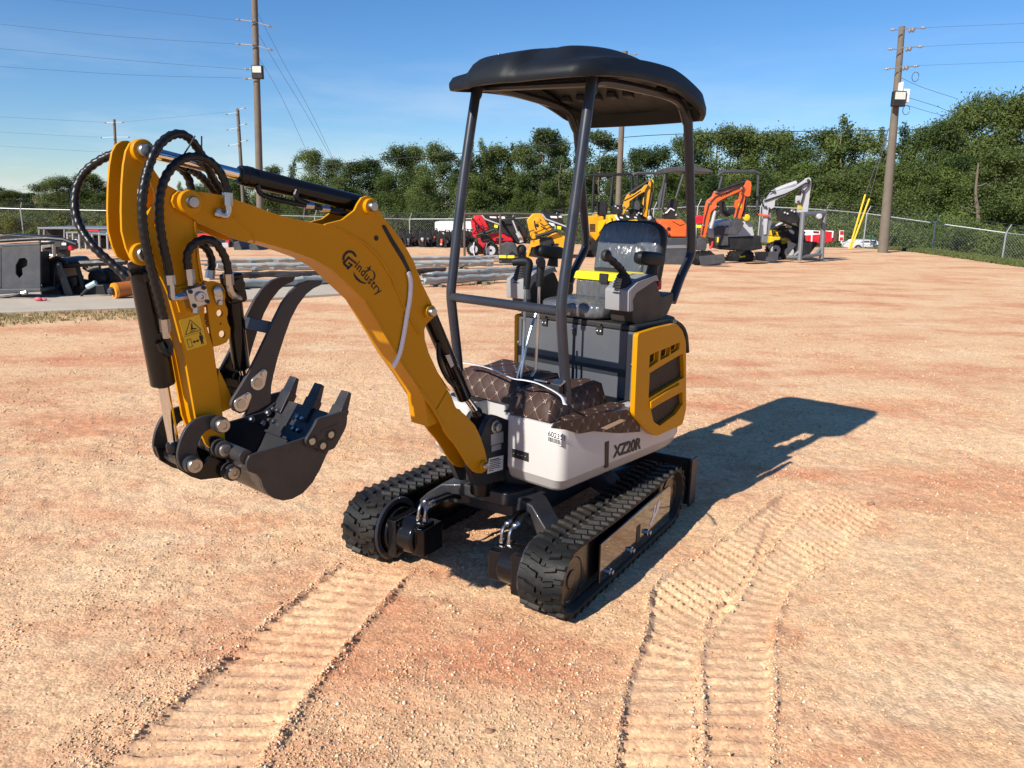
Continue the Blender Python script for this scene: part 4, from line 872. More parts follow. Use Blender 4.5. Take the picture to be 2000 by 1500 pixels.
# travel levers and pedals
BLUEROD = mat('bluish_steel_rod', (.30, .36, .42), .3, metal=.9, var=.1)
for k, (pxs, g0, g1) in enumerate(((((1012, 752), (1011, 735), (1021, 700), (1024, 640), (1026, 560)), (1028, 565), (1018, 505)), (((1044, 752), (1036, 742), (1046, 722), (1051, 640), (1053, 560)), (1053, 560), (1062, 505)))):
    P = [hy(*p, .05 if k == 0 else .10) for p in pxs]; lo = MB().tube(spline(P[:3], 4)+[P[3], P[4]], .0065, 10).build('travel_lever', ZINC if k else BLUEROD, EX)
    Y_ = .05 if k == 0 else .10; a, b, c = hy(*g0, Y_), hy(1032 if k == 0 else 1057, 513, Y_), hy(*g1, Y_)
    MB().tube(spline([a, a.lerp(b, .6), b, b+Vector((.02, -.035 if k == 0 else .01, .004)), b+Vector((.035, -.06 if k == 0 else .03, .0))], 5), [.014+.006*math.sin(i/20*2.6) for i in range(21)], 12).build('lever_grip', PLAST, lo, smooth=60)
P = [hy(*p, .07) for p in ((1024, 752), (1018, 735), (1032, 660), (1047, 612))]; MB().tube(spline(P, 6), .006, 8).build('lever_brace', BLUEROD, EX)
pc = hz(1062, 745, .84); pd = MB().box(pc+Vector((0, 0, .0)), (.05, .07, .008), Matrix.Rotation(R(-15), 3, 'Y')).box(pc+Vector((-.01, .07, .005)), (.045, .05, .008), Matrix.Rotation(R(20), 3, 'Y')); pd.build('pedal', ZINC, EX, bevel=.002)
MB().box(pc+Vector((-.005, .03, -.03)), (.03, .12, .05)).box(pc+Vector((-.02, .0, -.06)), (.06, .05, .09)).build('pedal_bracket', MBLACK, EX, bevel=.003)

# quilted floor mat: a puffed cover over the pedal box and a flat flap at the side
def quilt_mat():
    m = mat('quilted_brown_leatherette', (.045, .022, .015), .55, var=.12, bump=.08, bscale=300); n, l = m.node_tree.nodes, m.node_tree.links; b = n['Principled BSDF']
    uv = N(n, 'ShaderNodeUVMap', uv_map='UVMap'); sp = N(n, 'ShaderNodeSeparateXYZ'); l.new(uv.outputs[0], sp.inputs[0])
    def M(op, a, c=None, v=None):
        k = N(n, 'ShaderNodeMath', operation=op)
        l.new(a, k.inputs[0])
        if c is not None: l.new(c, k.inputs[1])
        if v is not None: k.inputs[1].default_value = v
        return k.outputs[0]
    ad, sb_ = M('ADD', sp.outputs[0], sp.outputs[1]), M('SUBTRACT', sp.outputs[0], sp.outputs[1])
    fr_ = [M('ABSOLUTE', M('SUBTRACT', M('FRACT', M('MULTIPLY', q, v=13.0)), v=.5)) for q in (ad, sb_)]   # 0.5 on a line
    ln = [M('GREATER_THAN', q, v=.472) for q in fr_]; nr = [M('GREATER_THAN', q, v=.32) for q in fr_]
    dash = [M('GREATER_THAN', M('FRACT', M('MULTIPLY', q, v=95)), v=.35) for q in (sb_, ad)]
    cross = M('MAXIMUM', M('MULTIPLY', M('MULTIPLY', ln[0], nr[1]), dash[0]), M('MULTIPLY', M('MULTIPLY', ln[1], nr[0]), dash[1]))
    thin = M('MULTIPLY', M('MAXIMUM', M('MULTIPLY', ln[0], dash[0]), M('MULTIPLY', ln[1], dash[1])), v=.14); st = M('MAXIMUM', cross, thin)
    mx = N(n, 'ShaderNodeMixRGB'); mx.inputs[2].default_value = (.46, .38, .31, 1); src = b.inputs['Base Color'].links[0].from_socket; l.new(st, mx.inputs[0]); l.new(src, mx.inputs[1]); l.new(mx.outputs[0], b.inputs['Base Color'])
    hgt = M('MULTIPLY', M('POWER', M('MINIMUM', M('SUBTRACT', M('MULTIPLY', fr_[0], v=-1), v=-.5), M('SUBTRACT', M('MULTIPLY', fr_[1], v=-1), v=-.5)), v=.5), v=1.0)
    bp = N(n, 'ShaderNodeBump'); bp.inputs['Strength'].default_value = .5; bp.inputs['Distance'].default_value = .008; l.new(hgt, bp.inputs['Height']); l.new(bp.outputs[0], b.inputs['Normal']); return m
QUILT = quilt_mat()
def puff(mb, x0, x1, y0, y1, z0, z1, seed, lean=.03, n=14):
    vs = []; fs = []; rg = random.Random(seed)
    def f(t): return min(1, t/.15, (1-t)/.15)
    for i in range(n+1):
        for j in range(n+1):
            u, v = i/n, j/n; e = min(f(u), f(v)); h = max(0.0, 1-(1-e)**2.6)**.5 if e < 1 else 1
            wv = .010*math.sin(7*u+seed)*math.cos(6*v+2*seed)
            vs.append((x0+(x1-x0)*u+lean*(1-h)*(1 if u > .5 else -1), y0+(y1-y0)*v+lean*.6*(1-h)*(1 if v > .5 else -1), z0+(z1-z0)*h+wv*h))
    W2 = n+1
    for i in range(n):
        for j in range(n): fs.append((i*W2+j, (i+1)*W2+j, (i+1)*W2+j+1, i*W2+j+1))
    o = len(vs); ed = [j for j in range(W2)]+[i*W2+n for i in range(1, W2)]+[n*W2+j for j in range(n-1, -1, -1)]+[i*W2 for i in range(n-1, 0, -1)]
    vs += [(vs[e_][0], vs[e_][1], z0-.004) for e_ in ed]; m2 = len(ed)
    for k in range(m2): fs.append((ed[k], ed[(k+1) % m2], o+(k+1) % m2, o+k))
    fs.append(tuple(range(o, o+m2))); return mb.add(vs, fs)
FM = thing('floor_mat', 'brown quilted floor mat with pale stitching humped over the cab floor', 'floor mat', EX.location+Vector((0, 0, .70)), HOU.ang)
zq = -.70
xf_ = fx
puff(MB(), -.14, xf_-.012, .115, .352, .705+zq, .808+zq, 1, .012).build('near_hump', QUILT, FM, smooth=60, uv=True)
puff(MB(), -.14, xf_-.115, -.30, .112, .706+zq, .822+zq, 4, .012).build('far_hump', QUILT, FM, smooth=60, uv=True)
MB().plan(roundpoly([(.115, .02), (.115, .17), (-.02, .17), (-.02, -.06), (.06, -.06)], .02), .78+zq, .825+zq).build('pedal_recess_shade', mat('recess_shade_black', (.012, .011, .011), .7), FM, bevel=.006)  # shade of the pedal recess put in as a black slab
mt_ = MB(); fl_ = [(.20, YS-.10), (.215, YS+.002), (-.17, YS+.002), (-.16, YS-.09), (-.02, YS-.11)]; mt_.plan(fl_, .700+zq, .7115+zq); mt_.build('side_flap', QUILT, FM, bevel=.003, uv=True)
hq = [(q.x, q.z-.70) for q in (hy(*p, YS+.006) for p in ((1082, 826), (1076, 836), (1103, 839), (1130, 847), (1158, 842), (1207, 846), (1250, 843), (1247, 822), (1225, 800), (1180, 806), (1130, 816)))]
mt_ = MB().prism(roundpoly(hq, .006, 3), YS+.003, YS+.010); mt_.build('hanging_edge', QUILT, FM, bevel=.002, uv=True)
tq = [(q.x, q.z-.70) for q in (hy(*p, YS+.011) for p in ((1172, 836), (1212, 818), (1222, 821), (1184, 839)))]; MB().prism(tq, YS+.0095, YS+.0125).build('steel_tread_strip', ZINC, FM)

# ------------------------------------------------------------------ swing bracket, boom, arm, bucket (traced in their own planes)
def zz(ox, oy, k, pts): return [(ox+p[0]/k, oy+p[1]/k) for p in pts]
z2 = lambda *p: zz(130, 240, 3.2612, p)
z3 = lambda *p: zz(280, 480, 2.8841, p)
z8 = lambda *p: zz(620, 380, 3.408, p)
z9 = lambda *p: zz(820, 680, 5.357, p)
def pl(px, y): return [(q.x, q.z) for q in (hy(*p, y) for p in px)]
YB, YBF = .130, .010                                  # near and far face of the boom
YM = (YB+YBF)/2
# swing bracket on the nose of the house
br = pl(z9((640, 930), (690, 800), (740, 715), (790, 700), (948, 760), (955, 1290), (900, 1385), (590, 1450), (500, 1230)), .100)
sw = MB().prism(roundpoly(br, .02), .070, .100).prism(roundpoly(br, .02), -.0, -.03).build('swing_bracket', GREY, EX, bevel=.004)
MB().prism([(.22, .40), (.40, .40), (.40, .52), (.22, .52)], -.0, .07).build('bracket_core', GREY, sw)
MB().cyl((.33, .04, .33), (.33, .04, .44), .06, 24).build('swing_pivot', BLACK, sw, bevel=.004)
c = hy(*z9((790, 820))[0], .100); MB().lathe(c, (0, 1, 0), [(-.01, .030), (.006, .030), (.008, .019), (.022, .018), (.024, .001)], 20).build('bracket_pin', STEEL, sw)
for nm, px, m in (('silver_label', ((745, 905), (873, 870), (874, 985), (745, 1020)), LABELG), ('silver_label', ((752, 1025), (850, 1000), (850, 1055), (752, 1085)), LABELG), ('paper_label', ((722, 1155), (875, 1120), (868, 1270), (706, 1315)), LABELW)):
    q = pl(z9(*px), .1015); o = MB().prism(q, .1002, .1018).build(nm, m, sw)
    if m is LABELW:
        tx = MB(); A, B, D = Vector(q[0]), Vector(q[1]), Vector(q[3])
        for r_ in range(7):
            t0 = .10+.12*r_; w = (.85 if r_ else .8)*(1 if r_ != 6 else .5); a = A+(D-A)*t0+(B-A)*.08; b = a+(B-A)*w*(.8+.1*(r_ % 2)); e = (D-A)*(.05 if r_ else .075)
            tx.prism([tuple(a), tuple(b), tuple(b+e), tuple(a+e)], .1018, .1022)
        tx.build('label_print', INK, o)

# boom: outline of the near side
boom_px = z2((672, 500), (683, 462), (712, 436), (760, 428), (900, 444), (1000, 462), (1200, 532), (1330, 580), (1480, 618), (1640, 650))+z8((60, 194), (165, 168), (248, 104), (268, 62), (296, 20), (332, 8), (366, 22), (390, 66), (440, 150), (560, 300), (640, 440), (700, 600), (760, 722), (776, 790), (764, 828), (722, 868), (712, 905), (716, 965), (740, 1050), (800, 1180), (886, 1310))+z9((210, 300), (330, 500), (372, 610), (390, 632), (418, 640))
foot_px = z9((440, 668), (500, 720), (580, 810), (632, 920), (680, 1060), (704, 1170), (704, 1240), (690, 1285), (650, 1310), (600, 1308), (560, 1290), (500, 1220), (440, 1120), (370, 1010), (300, 930), (262, 872))
under_px = [(855, 808), (832, 776), (806, 735), (781, 700)]+z8((460, 940), (330, 720), (262, 655), (200, 596), (100, 500))+[(612, 506), (560, 487), (496, 469)]+z2((1190, 735), (1150, 760), (1090, 745), (960, 690), (850, 640), (800, 605), (740, 575), (690, 540))
side = pl(boom_px+foot_px+under_px, YB)
boom = MB().prism(side, YB-.010, YB).prism(side, YBF, YBF+.010)
# box between the two side plates
i0 = len(boom_px)
core = pl(boom_px[6:9]+z8((60, 210), (180, 240), (330, 330), (440, 480), (560, 740), (660, 930), (740, 1100), (860, 1330))+z9((230, 420), (300, 600), (250, 700), (200, 790), (110, 830))+[(832, 776), (806, 735), (781, 700)]+z8((460, 940), (330, 720), (262, 655), (200, 596), (100, 500))+[(612, 506), (560, 487), (496, 469)]+z2((1195, 690), (1080, 620)), YB)
boom.prism(core, YBF+.010, YB-.010)
boom_o = boom.build('boom', AMBER, EX, bevel=.0035, smooth=32)
# lower flange strip and upper web plate seen on the side
wv = pl(z8((45, 196), (165, 235), (320, 320), (420, 420), (500, 550), (585, 755), (680, 935), (672, 940), (575, 765), (488, 560), (408, 432), (312, 332), (160, 246), (45, 206)), YB)
MB().prism(wv, YB-.001, YB+.0045).build('weld_ridge', AMBER, boom_o, bevel=.002)
wl = pl(z9((0, 405), (130, 590), (240, 790), (250, 812), (225, 815), (110, 620), (0, 470)), YB); MB().prism(wl, YB-.001, YB+.004).build('weld_ridge', AMBER, boom_o, bevel=.0015)
wl = pl(z8((330, 715), (455, 928), (560, 1108), (690, 1300), (760, 1400), (752, 1406), (680, 1308), (550, 1116), (447, 936), (322, 722)), YB); MB().prism(wl, YB-.001, YB+.0035).build('weld_ridge', AMBER, boom_o, bevel=.0015)
wl = pl(z9((170, 640), (285, 445), (292, 452), (180, 648)), YB); MB().prism(wl, YB-.001, YB+.004).build('weld_ridge', AMBER, boom_o, bevel=.0015)
wl = pl(z2((1058, 600), (1185, 712), (1192, 770), (1200, 766), (1196, 706), (1066, 592)), YB); MB().prism(wl, YB-.001, YB+.002).build('weld_ridge', AMBER, boom_o)
slot = pl(z8((428, 212), (436, 200), (452, 206), (500, 290), (570, 400), (622, 510), (620, 530), (606, 528), (560, 440), (480, 310)), YB); MB().prism(slot, YB-.002, YB+.0012).build('boom_slot', MBLACK, boom_o)
MB().lathe(hy(*z8((388, 290))[0], YB-.002), (0, 1, 0), [(0, .009), (.004, .009), (.0042, .001)], 12).build('boom_hole', MBLACK, boom_o)
def pin(px, y, r0, r1, par, m0=AMBER, m1=STEEL, h=.012, hexa=False, nm='pivot_pin'):
    c = hy(*px, y); MB().lathe(c, (0, 1, 0), [(-.004, r0), (h, r0), (h+.003, r0*.92), (h+.003, r1)], 26).build('pin_boss', m0, par)
    b = MB().lathe(c+Vector((0, h*.4, 0)), (0, 1, 0), [(0, r1), (h+.010, r1), (h+.014, r1*.85), (h+.0145, .001)], 26)
    if hexa: b.lathe(c+Vector((0, h*1.4+.012, 0)), (0, 1, 0), [(0, r1*.5), (.002, r1*.5), (.0022, r1*.28), (.0005, r1*.25)], 6)
    b.build(nm, m1, par)
pin(z2((780, 505))[0], YB, .034, .0165, boom_o, hexa=True); pin(z8((343, 80))[0], YB, .027, .0165, boom_o); pin(z8((740, 780))[0], YB, .026, .0165, boom_o)
pin(z9((655, 1220))[0], YB, .022, .0155, boom_o, hexa=True)
# boom logo: ring letter, word, swoosh, star
lg0, lg1 = hy(*z8((245, 480))[0], YB+.0012), hy(*z8((405, 668))[0], YB+.0012); exv = lg1-lg0
M4 = basis(lg0, exv, (0, 1, 0)); L = exv.length
w = text('lettering', 'industry', INK, Matrix.Identity(4), 1.0, boom_o, bold=.012, depth=.0, spacing=1.12)
xs = [v.co.x for v in w.data.vertices]; k = L/(max(xs)-min(xs)); w.data.transform(M4 @ Matrix.Diagonal((k, k*1.12, 1, 1)))
ey = Vector((M4[0][1], M4[1][1], M4[2][1])); exn = exv.normalized(); C0 = hy(*z8((216, 432))[0], YB+.0012)
def lp(u, v): q = C0+exn*u+ey*v; return (q.x, q.z)
rg_ = MB(); ro_, ri_ = .030, .0215
for a0, a1 in ((60, 235), (250, 372)):
    if a0 == 250: continue
    P = [(ro_*math.cos(R(a)), ro_*math.sin(R(a))) for a in range(a0, a1+1, 8)]+[(ri_*math.cos(R(a)), ri_*math.sin(R(a))) for a in range(a1, a0-1, -8)]; rg_.prism([lp(*p) for p in P], YB+.0004, YB+.0014)
P = [(ro_*math.cos(R(a)), ro_*math.sin(R(a))) for a in range(236, 312, 8)]+[(ri_*math.cos(R(a)), ri_*math.sin(R(a))) for a in range(308, 235, -8)]; rg_.prism([lp(*p) for p in P], YB+.0004, YB+.0014)
for P in ([(-.010, .004), (.028, .012), (.028, .005), (-.010, -.003)], [(-.012, .004), (-.005, .005), (-.005, -.020), (-.012, -.022)], [(.004, -.008), (.022, -.004), (.022, -.010), (.004, -.014)], [(.015, -.006), (.022, -.004), (.018, -.030), (.011, -.030)]): rg_.prism([lp(*p) for p in P], YB+.0004, YB+.0014)
rg_.build('logo_ring', INK, boom_o); rg_ = MB(); rg_.prism(pl(z8((240, 512), (242, 540), (257, 567), (282, 586), (310, 595), (330, 590), (312, 585), (288, 573), (266, 553), (250, 532)), YB), YB+.0004, YB+.0014)
rg_.build('logo_swoosh', INK, boom_o); rg_ = MB(); rg_.prism(pl(z8((364, 503), (379, 516), (386, 539), (381, 560), (366, 573), (373, 556), (377, 539), (373, 522)), YB), YB+.0004, YB+.0014); rg_.build('logo_arc', INK, boom_o); rg_ = MB(); C0 = hy(*z8((345, 495))[0], YB+.0012); P = []
for i in range(8): a = R(45*i+12); q = .013 if i % 2 == 0 else .004; P.append((q*math.cos(a), q*math.sin(a)))
rg_.prism([lp(*p) for p in P], YB+.0004, YB+.0014); rg_.build('logo_star', INK, boom_o)

def ram(name, px, y, r, rod_px, rr, par=None, mb_m=BLACK, back=0.0):
    a, b = hy(*px[0], y), hy(*px[1], y); d = (b-a).normalized(); L = (b-a).length
    o = MB().lathe(a, d, [(0, r*.8), (.004, r), (L-.004, r), (L, r*.92), (L, rr*1.25), (L+.006, rr*1.2)], 26)
    c0 = MB(); o = o.build(name, mb_m, EX, smooth=40)
    e = hy(*rod_px, y); MB().cyl(b-d*.03, e, rr, 20).build('ram_rod', CHROME, o); MB().lathe(e-d*.012, d, [(0, rr*1.1), (.01, rr*1.5), (.03, rr*1.5)], 18).build('rod_eye', BLACK, o)
    return o, a, b, d
# arm (dipper) ram along the top of the boom
o, a, b, d = ram('arm_ram', ((702, 398), (467, 341)), YM, .029, (277, 294), .0165)
MB().lathe(a+d*(.405), d, [(0, .031), (.02, .031)], 24).build('ram_gland', BLACK, o)
up = Vector((0, 0, 1)); MB().tube(spline([a+d*.08-up*.036+Vector((0, .02, 0)), a+d*.16-up*.045+Vector((0, .03, 0)), a+d*.27-up*.050+Vector((0, .03, 0)), a+d*.38-up*.046+Vector((0, .02, 0)), a+d*.40-up*.02+Vector((0, .02, 0))], 6), .008, 8).build('ram_pipe', BLACK, o)
for t_ in (.15, .21, ): MB().cyl(a+d*t_-up*.045+Vector((0, .03, 0)), a+d*(t_+.03)-up*.048+Vector((0, .03, 0)), .012, 6).build('pipe_fitting', ZINC, o)
MB().tube(spline([hy(*p, YM+.03) for p in z2((1850, 590), (1700, 565), (1600, 535), (1500, 500), (1460, 470), (1470, 430))], 6), .009, 8).build('ram_hose', HOSE, o)
# boom ram
o, a, b, d = ram('boom_ram', (z8((742, 800))[0], z9((470, 520))[0]), YM-.012, .031, z9((590, 660))[0], .0155)
MB().tube(spline([a+d*.10+Vector((.02, .02, -.02)), a+d*.16+Vector((.05, .03, -.04)), a+d*.24+Vector((.05, .03, -.04)), a+d*.3+Vector((.03, .02, -.03))], 5), .009, 8).build('ram_hose', HOSE, o)
q = pl(z9((270, 75), (315, 65), (360, 180), (330, 205)), YM+.02); MB().prism(q, YM+.017, YM+.0195).build('ram_sticker', LABELG, o)

# arm
YA, YAF = .118, .022
ear_px = z2((352, 690), (348, 560), (352, 400), (362, 270), (378, 180), (404, 130), (440, 106), (480, 104), (515, 122), (535, 158), (545, 220), (552, 290), (592, 350), (650, 400), (715, 435), (800, 470), (830, 540), (800, 600), (812, 640), (840, 880), (860, 1010), (880, 1130))+z3((345, 420), (395, 570), (440, 880), (462, 1090), (440, 1160), (395, 1160), (352, 1120), (330, 1070), (297, 985), (238, 652), (232, 615), (172, 385), (150, 305))+z2((600, 980), (560, 880), (535, 860), (505, 888), (450, 890), (408, 862), (380, 800))
hole = z2((452, 440), (462, 365), (495, 338), (530, 372), (560, 430), (566, 490), (548, 540), (525, 590), (485, 650), (455, 560))
arm = MB()
armpts = pl(ear_px, YA); armhole = roundpoly(pl(hole, YA), .01, 3)
arm.prism(armpts, YA-.011, YA, holes=[armhole]); arm.prism(armpts, YAF, YAF+.011, holes=[armhole])
corep = pl(z2((520, 650), (640, 520), (720, 470), (790, 560), (800, 640), (830, 880), (850, 1010), (870, 1130))+z3((340, 420), (390, 570), (435, 880), (455, 1080), (345, 1080), (320, 985), (258, 652), (195, 385), (170, 305))+z2((640, 980), (600, 860)), YA)
arm.prism(corep, YAF+.011, YA-.011)
arm_o = arm.build('arm', AMBER, EX, bevel=.003, smooth=32)
bnd = pl(z2((1022, 0), (0, 0)), YA)
rid = pl(z2((805, 625), (822, 622), (842, 850), (868, 1008), (850, 1014), (828, 860)), YA); MB().prism(rid, YA-.001, YA+.006).build('weld_ridge', AMBER, arm_o, bevel=.002)
rid = pl(z2((556, 660), (590, 545), (598, 552), (566, 668)), YA); MB().prism(rid, YA-.001, YA+.004).build('weld_ridge', AMBER, arm_o)
for px, r0, r1 in ((z2((477, 178))[0], .030, .0185), (z2((470, 835))[0], .030, .0195)): pin(px, YA, r0, r1, arm_o)
# yellow bracket with holes for the thumb ram
bk_px = z3((345, 205), (400, 200), (440, 212), (462, 250), (464, 290), (458, 325), (476, 355), (478, 385), (470, 405), (476, 430), (492, 465), (490, 510), (470, 545), (430, 562), (396, 570), (380, 480))
bh = [[(432+r*math.cos(R(a)), 380+r*1.05*math.sin(R(a))) for a in range(0, 360, 30)] for r in (19,)]+[[(447+19*math.cos(R(a)), 498+22*math.sin(R(a))) for a in range(0, 360, 30)]]+[[(436+6*math.cos(R(a)), 439+6*math.sin(R(a))) for a in range(0, 360, 45)]]
for ya, yb in ((YA-.013, YA-.001), (YAF+.001, YAF+.013)): bo = MB().prism(pl(bk_px, YA), ya, yb, holes=[pl(z3(*h), YA) for h in bh]).build('thumb_ram_bracket', AMBER, arm_o, bevel=.002)
c = MB(); kp = pl(z3((390, 250), (398, 235), (418, 230), (440, 236), (450, 255), (448, 285), (440, 325), (432, 340), (420, 340), (410, 325), (396, 290)), YA); c.prism(roundpoly(kp, .008), YA-.001, YA+.005); c.build('pin_keeper', ZINC, arm_o, bevel=.002)
for q, r in (((420, 255), .016), ((428, 320), .009)): MB().lathe(hy(*z3(q)[0], YA+.004), (0, 1, 0), [(0, r), (.006, r), (.008, r*.8), (.0082, .001)], 16 if r > .01 else 6).build('keeper_bolt', ZINC, arm_o)
# pad and decal
dq = pl(z3((202, 420), (315, 385), (360, 555), (245, 592)), YA+.001); ds = MB().prism(roundpoly(dq, .004), YA-.0002, YA+.0012).build('warning_decal', LABELY, arm_o)
A, B, D = Vector(dq[0]), Vector(dq[1]), Vector(dq[3])
def dp(u, v): p = A+(B-A)*u+(D-A)*v; return (p.x, p.y)
dk = MB()
def tri_outline(p, w):
    c = (sum(q[0] for q in p)/3, sum(q[1] for q in p)/3); inn = [(q[0]+(c[0]-q[0])*w, q[1]+(c[1]-q[1])*w) for q in p]
    for i in range(3): j = (i+1) % 3; dk.prism([dp(*p[i]), dp(*p[j]), dp(*inn[j]), dp(*inn[i])], YA+.0012, YA+.0018)
tri_outline([(.5, .07), (.93, .50), (.10, .50)], .13)
for P in ([(.42, .40), (.50, .24), (.56, .25), (.50, .42)], [(.46, .33), (.70, .40), (.70, .44), (.46, .38)], [(.36, .44), (.60, .44), (.60, .46), (.36, .46)], [(.50, .20), (.56, .20), (.56, .235), (.50, .235)],
          [(.12, .66), (.32, .66), (.32, .675), (.12, .675)], [(.12, .66), (.14, .66), (.14, .93), (.12, .93)], [(.30, .66), (.32, .66), (.32, .93), (.30, .93)], [(.12, .915), (.32, .915), (.32, .93), (.12, .93)],
          [(.36, .80), (.45, .74), (.45, .78), (.60, .78), (.60, .74), (.69, .80), (.60, .86), (.60, .82), (.45, .82), (.45, .86)],
          [(.74, .66), (.90, .66), (.92, .80), (.88, .80), (.87, .96), (.83, .96), (.82, .84), (.80, .96), (.76, .96), (.75, .80), (.72, .80)], [(.79, .57), (.86, .57), (.87, .64), (.78, .64)], [(.03, .545), (.97, .545), (.97, .552), (.03, .552)]): dk.prism([dp(*p) for p in P], YA+.0012, YA+.0018)
dk.build('decal_print', INK, ds)

# bucket ram, links
o, a, b, d = ram('bucket_ram', (z2((470, 880))[0], z3((112, 783))[0]), YM, .034, z3((172, 1120))[0], .0155)
MB().lathe(a+d*.012, d, [(0, .0345), (.02, .036), (.03, .036), (.035, .0345)], 24).build('ram_collar', BLACK, o)
pp = z3((138, 600), (150, 570), (145, 540), (135, 525)); MB().tube(spline([hy(*p, YM+.037) for p in z2((635, 1370), (655, 1420), (650, 1470), (610, 1440), (590, 1400))], 5), .011, 8).build('ram_port', BLACK, o)
MB().tube(spline([hy(*p, YM+.03) for p in z2((400, 960), (440, 945), (490, 950), (512, 985), (515, 1010))], 5), .010, 8).build('ram_port', BLACK, o)
YL = .152; YLF = -.012
lk = [(398, 952), (330, 962), (280, 985), (235, 1035), (205, 1105), (190, 1180), (200, 1235), (225, 1270), (262, 1275), (288, 1250), (296, 1205), (302, 1150), (320, 1090), (345, 1050), (385, 1030), (425, 1035), (450, 1000), (430, 960)]
hk = [(195, 1190), (222, 1270), (290, 1310), (345, 1327), (420, 1318), (500, 1310), (528, 1290), (500, 1240), (420, 1200), (395, 1195), (345, 1255), (320, 1205), (300, 1190)]
for y1, y0 in ((YL, YL-.012), (YLF+.012, YLF)):
    MB().prism(roundpoly(pl(z3(*lk), YL), .012, 3), y0, y1).build('bucket_link', GREY, EX, bevel=.003)
for y1, y0 in ((YL-.016, YL-.028), (YLF+.028, YLF+.016)): MB().prism(pl(z3(*[(p[0]-4, p[1]) for p in hk]), YL), y0, y1).build('bucket_linkage', BLACK, EX, bevel=.002)
lo_ = MB()
def cross(px, y0, y1, r, name, m, par=EX): p = hy(*px, y1); return MB().cyl((p.x, y0, p.z), (p.x, y1, p.z), r, 22).build(name, m, par, bevel=.002)
for q in ((420, 1002), (265, 1225)):
    p = z3(q)[0]; cross(p, YLF-.02, YL+.002, .014, 'link_pin', BLACK); c = hy(*p, YL)
    po = MB().lathe(c, (0, 1, 0), [(0, .0245), (.020, .0245), (.021, .022)], 26).build('pin_boss', GREY, EX); MB().lathe(c+Vector((0, .0205, 0)), (0, 1, 0), [(0, .021), (.012, .021), (.015, .019), (.0152, .010), (.013, .009), (.0128, .001)], 26).build('pin_cap', STEEL, po)
cross(z3((262, 1222))[0], YLF+.02, YL-.02, .022, 'link_tube', GREY); cross(z3((485, 1268))[0], YLF, YL-.02, .020, 'link_tube', BLACK)
cross(z3((440, 1140))[0], YLF-.04, YL-.01, .024, 'link_tube', GREY)
for q in ((430, 1138), (480, 1266)):
    c = hy(*z3(q)[0], YL-.015); po = MB().lathe(c, (0, 1, 0), [(-.004, .027), (.008, .027), (.009, .022), (.018, .022), (.019, .026), (.028, .026), (.029, .023)], 26).build('pin_boss', GREY, EX); MB().lathe(c+Vector((0, .028, 0)), (0, 1, 0), [(0, .0195), (.006, .0195), (.009, .017), (.0092, .008), (.006, .007), (.0055, .001)], 26).build('pin_cap', STEEL, po)
bt = pl(z3((395, 1090), (440, 1080), (500, 1110), (560, 1170), (580, 1210), (560, 1290), (520, 1305), (470, 1305), (420, 1240)), YL); 
for y1, y0 in ((YL-.03, YL-.042), (YLF+.042, YLF+.030)): MB().prism(roundpoly(bt, .01, 3), y0, y1).build('bucket_ear', BLACK, EX, bevel=.002)

# bucket
BYN, BYF = .240, -.115
prof_px = z3((598, 1182), (582, 1215), (580, 1248), (592, 1272), (640, 1288), (662, 1318), (675, 1360), (700, 1398), (740, 1425), (790, 1437), (840, 1428), (900, 1395), (955, 1335), (1000, 1255), (1030, 1185), (1065, 1120), (1108, 1040), (1128, 1000))
top_px = z3((1080, 990), (1010, 1050), (910, 1082), (780, 1125), (660, 1160))
prof = pl(prof_px, BYN); topl = pl(top_px, BYN); full = prof+topl
bk = MB().prism(full, BYN-.010, BYN).prism(full, BYF, BYF+.010)
cen = Vector((sum(p[0] for p in full)/len(full), sum(p[1] for p in full)/len(full)))
inner = []
for i, p in enumerate(prof):
    a = Vector(prof[max(0, i-1)]); b = Vector(prof[min(len(prof)-1, i+1)]); n_ = Vector((-(b-a).y, (b-a).x)).normalized()
    if (cen-Vector(p)).dot(n_) < 0: n_ = -n_
    inner.append(tuple(Vector(p)+n_*.010))
bk.prism(prof+inner[::-1], BYF+.010, BYN-.010)
bucket = bk.build('bucket', GREY, EX, bevel=.0025, smooth=30)
pB = hy(*z3((600, 1200))[0], BYN); MB().cyl((pB.x+.006, BYF, pB.z+.004), (pB.x+.006, BYN-.010, pB.z+.004), .022, 22).build('bucket_tube', GREY, bucket, bevel=.002)
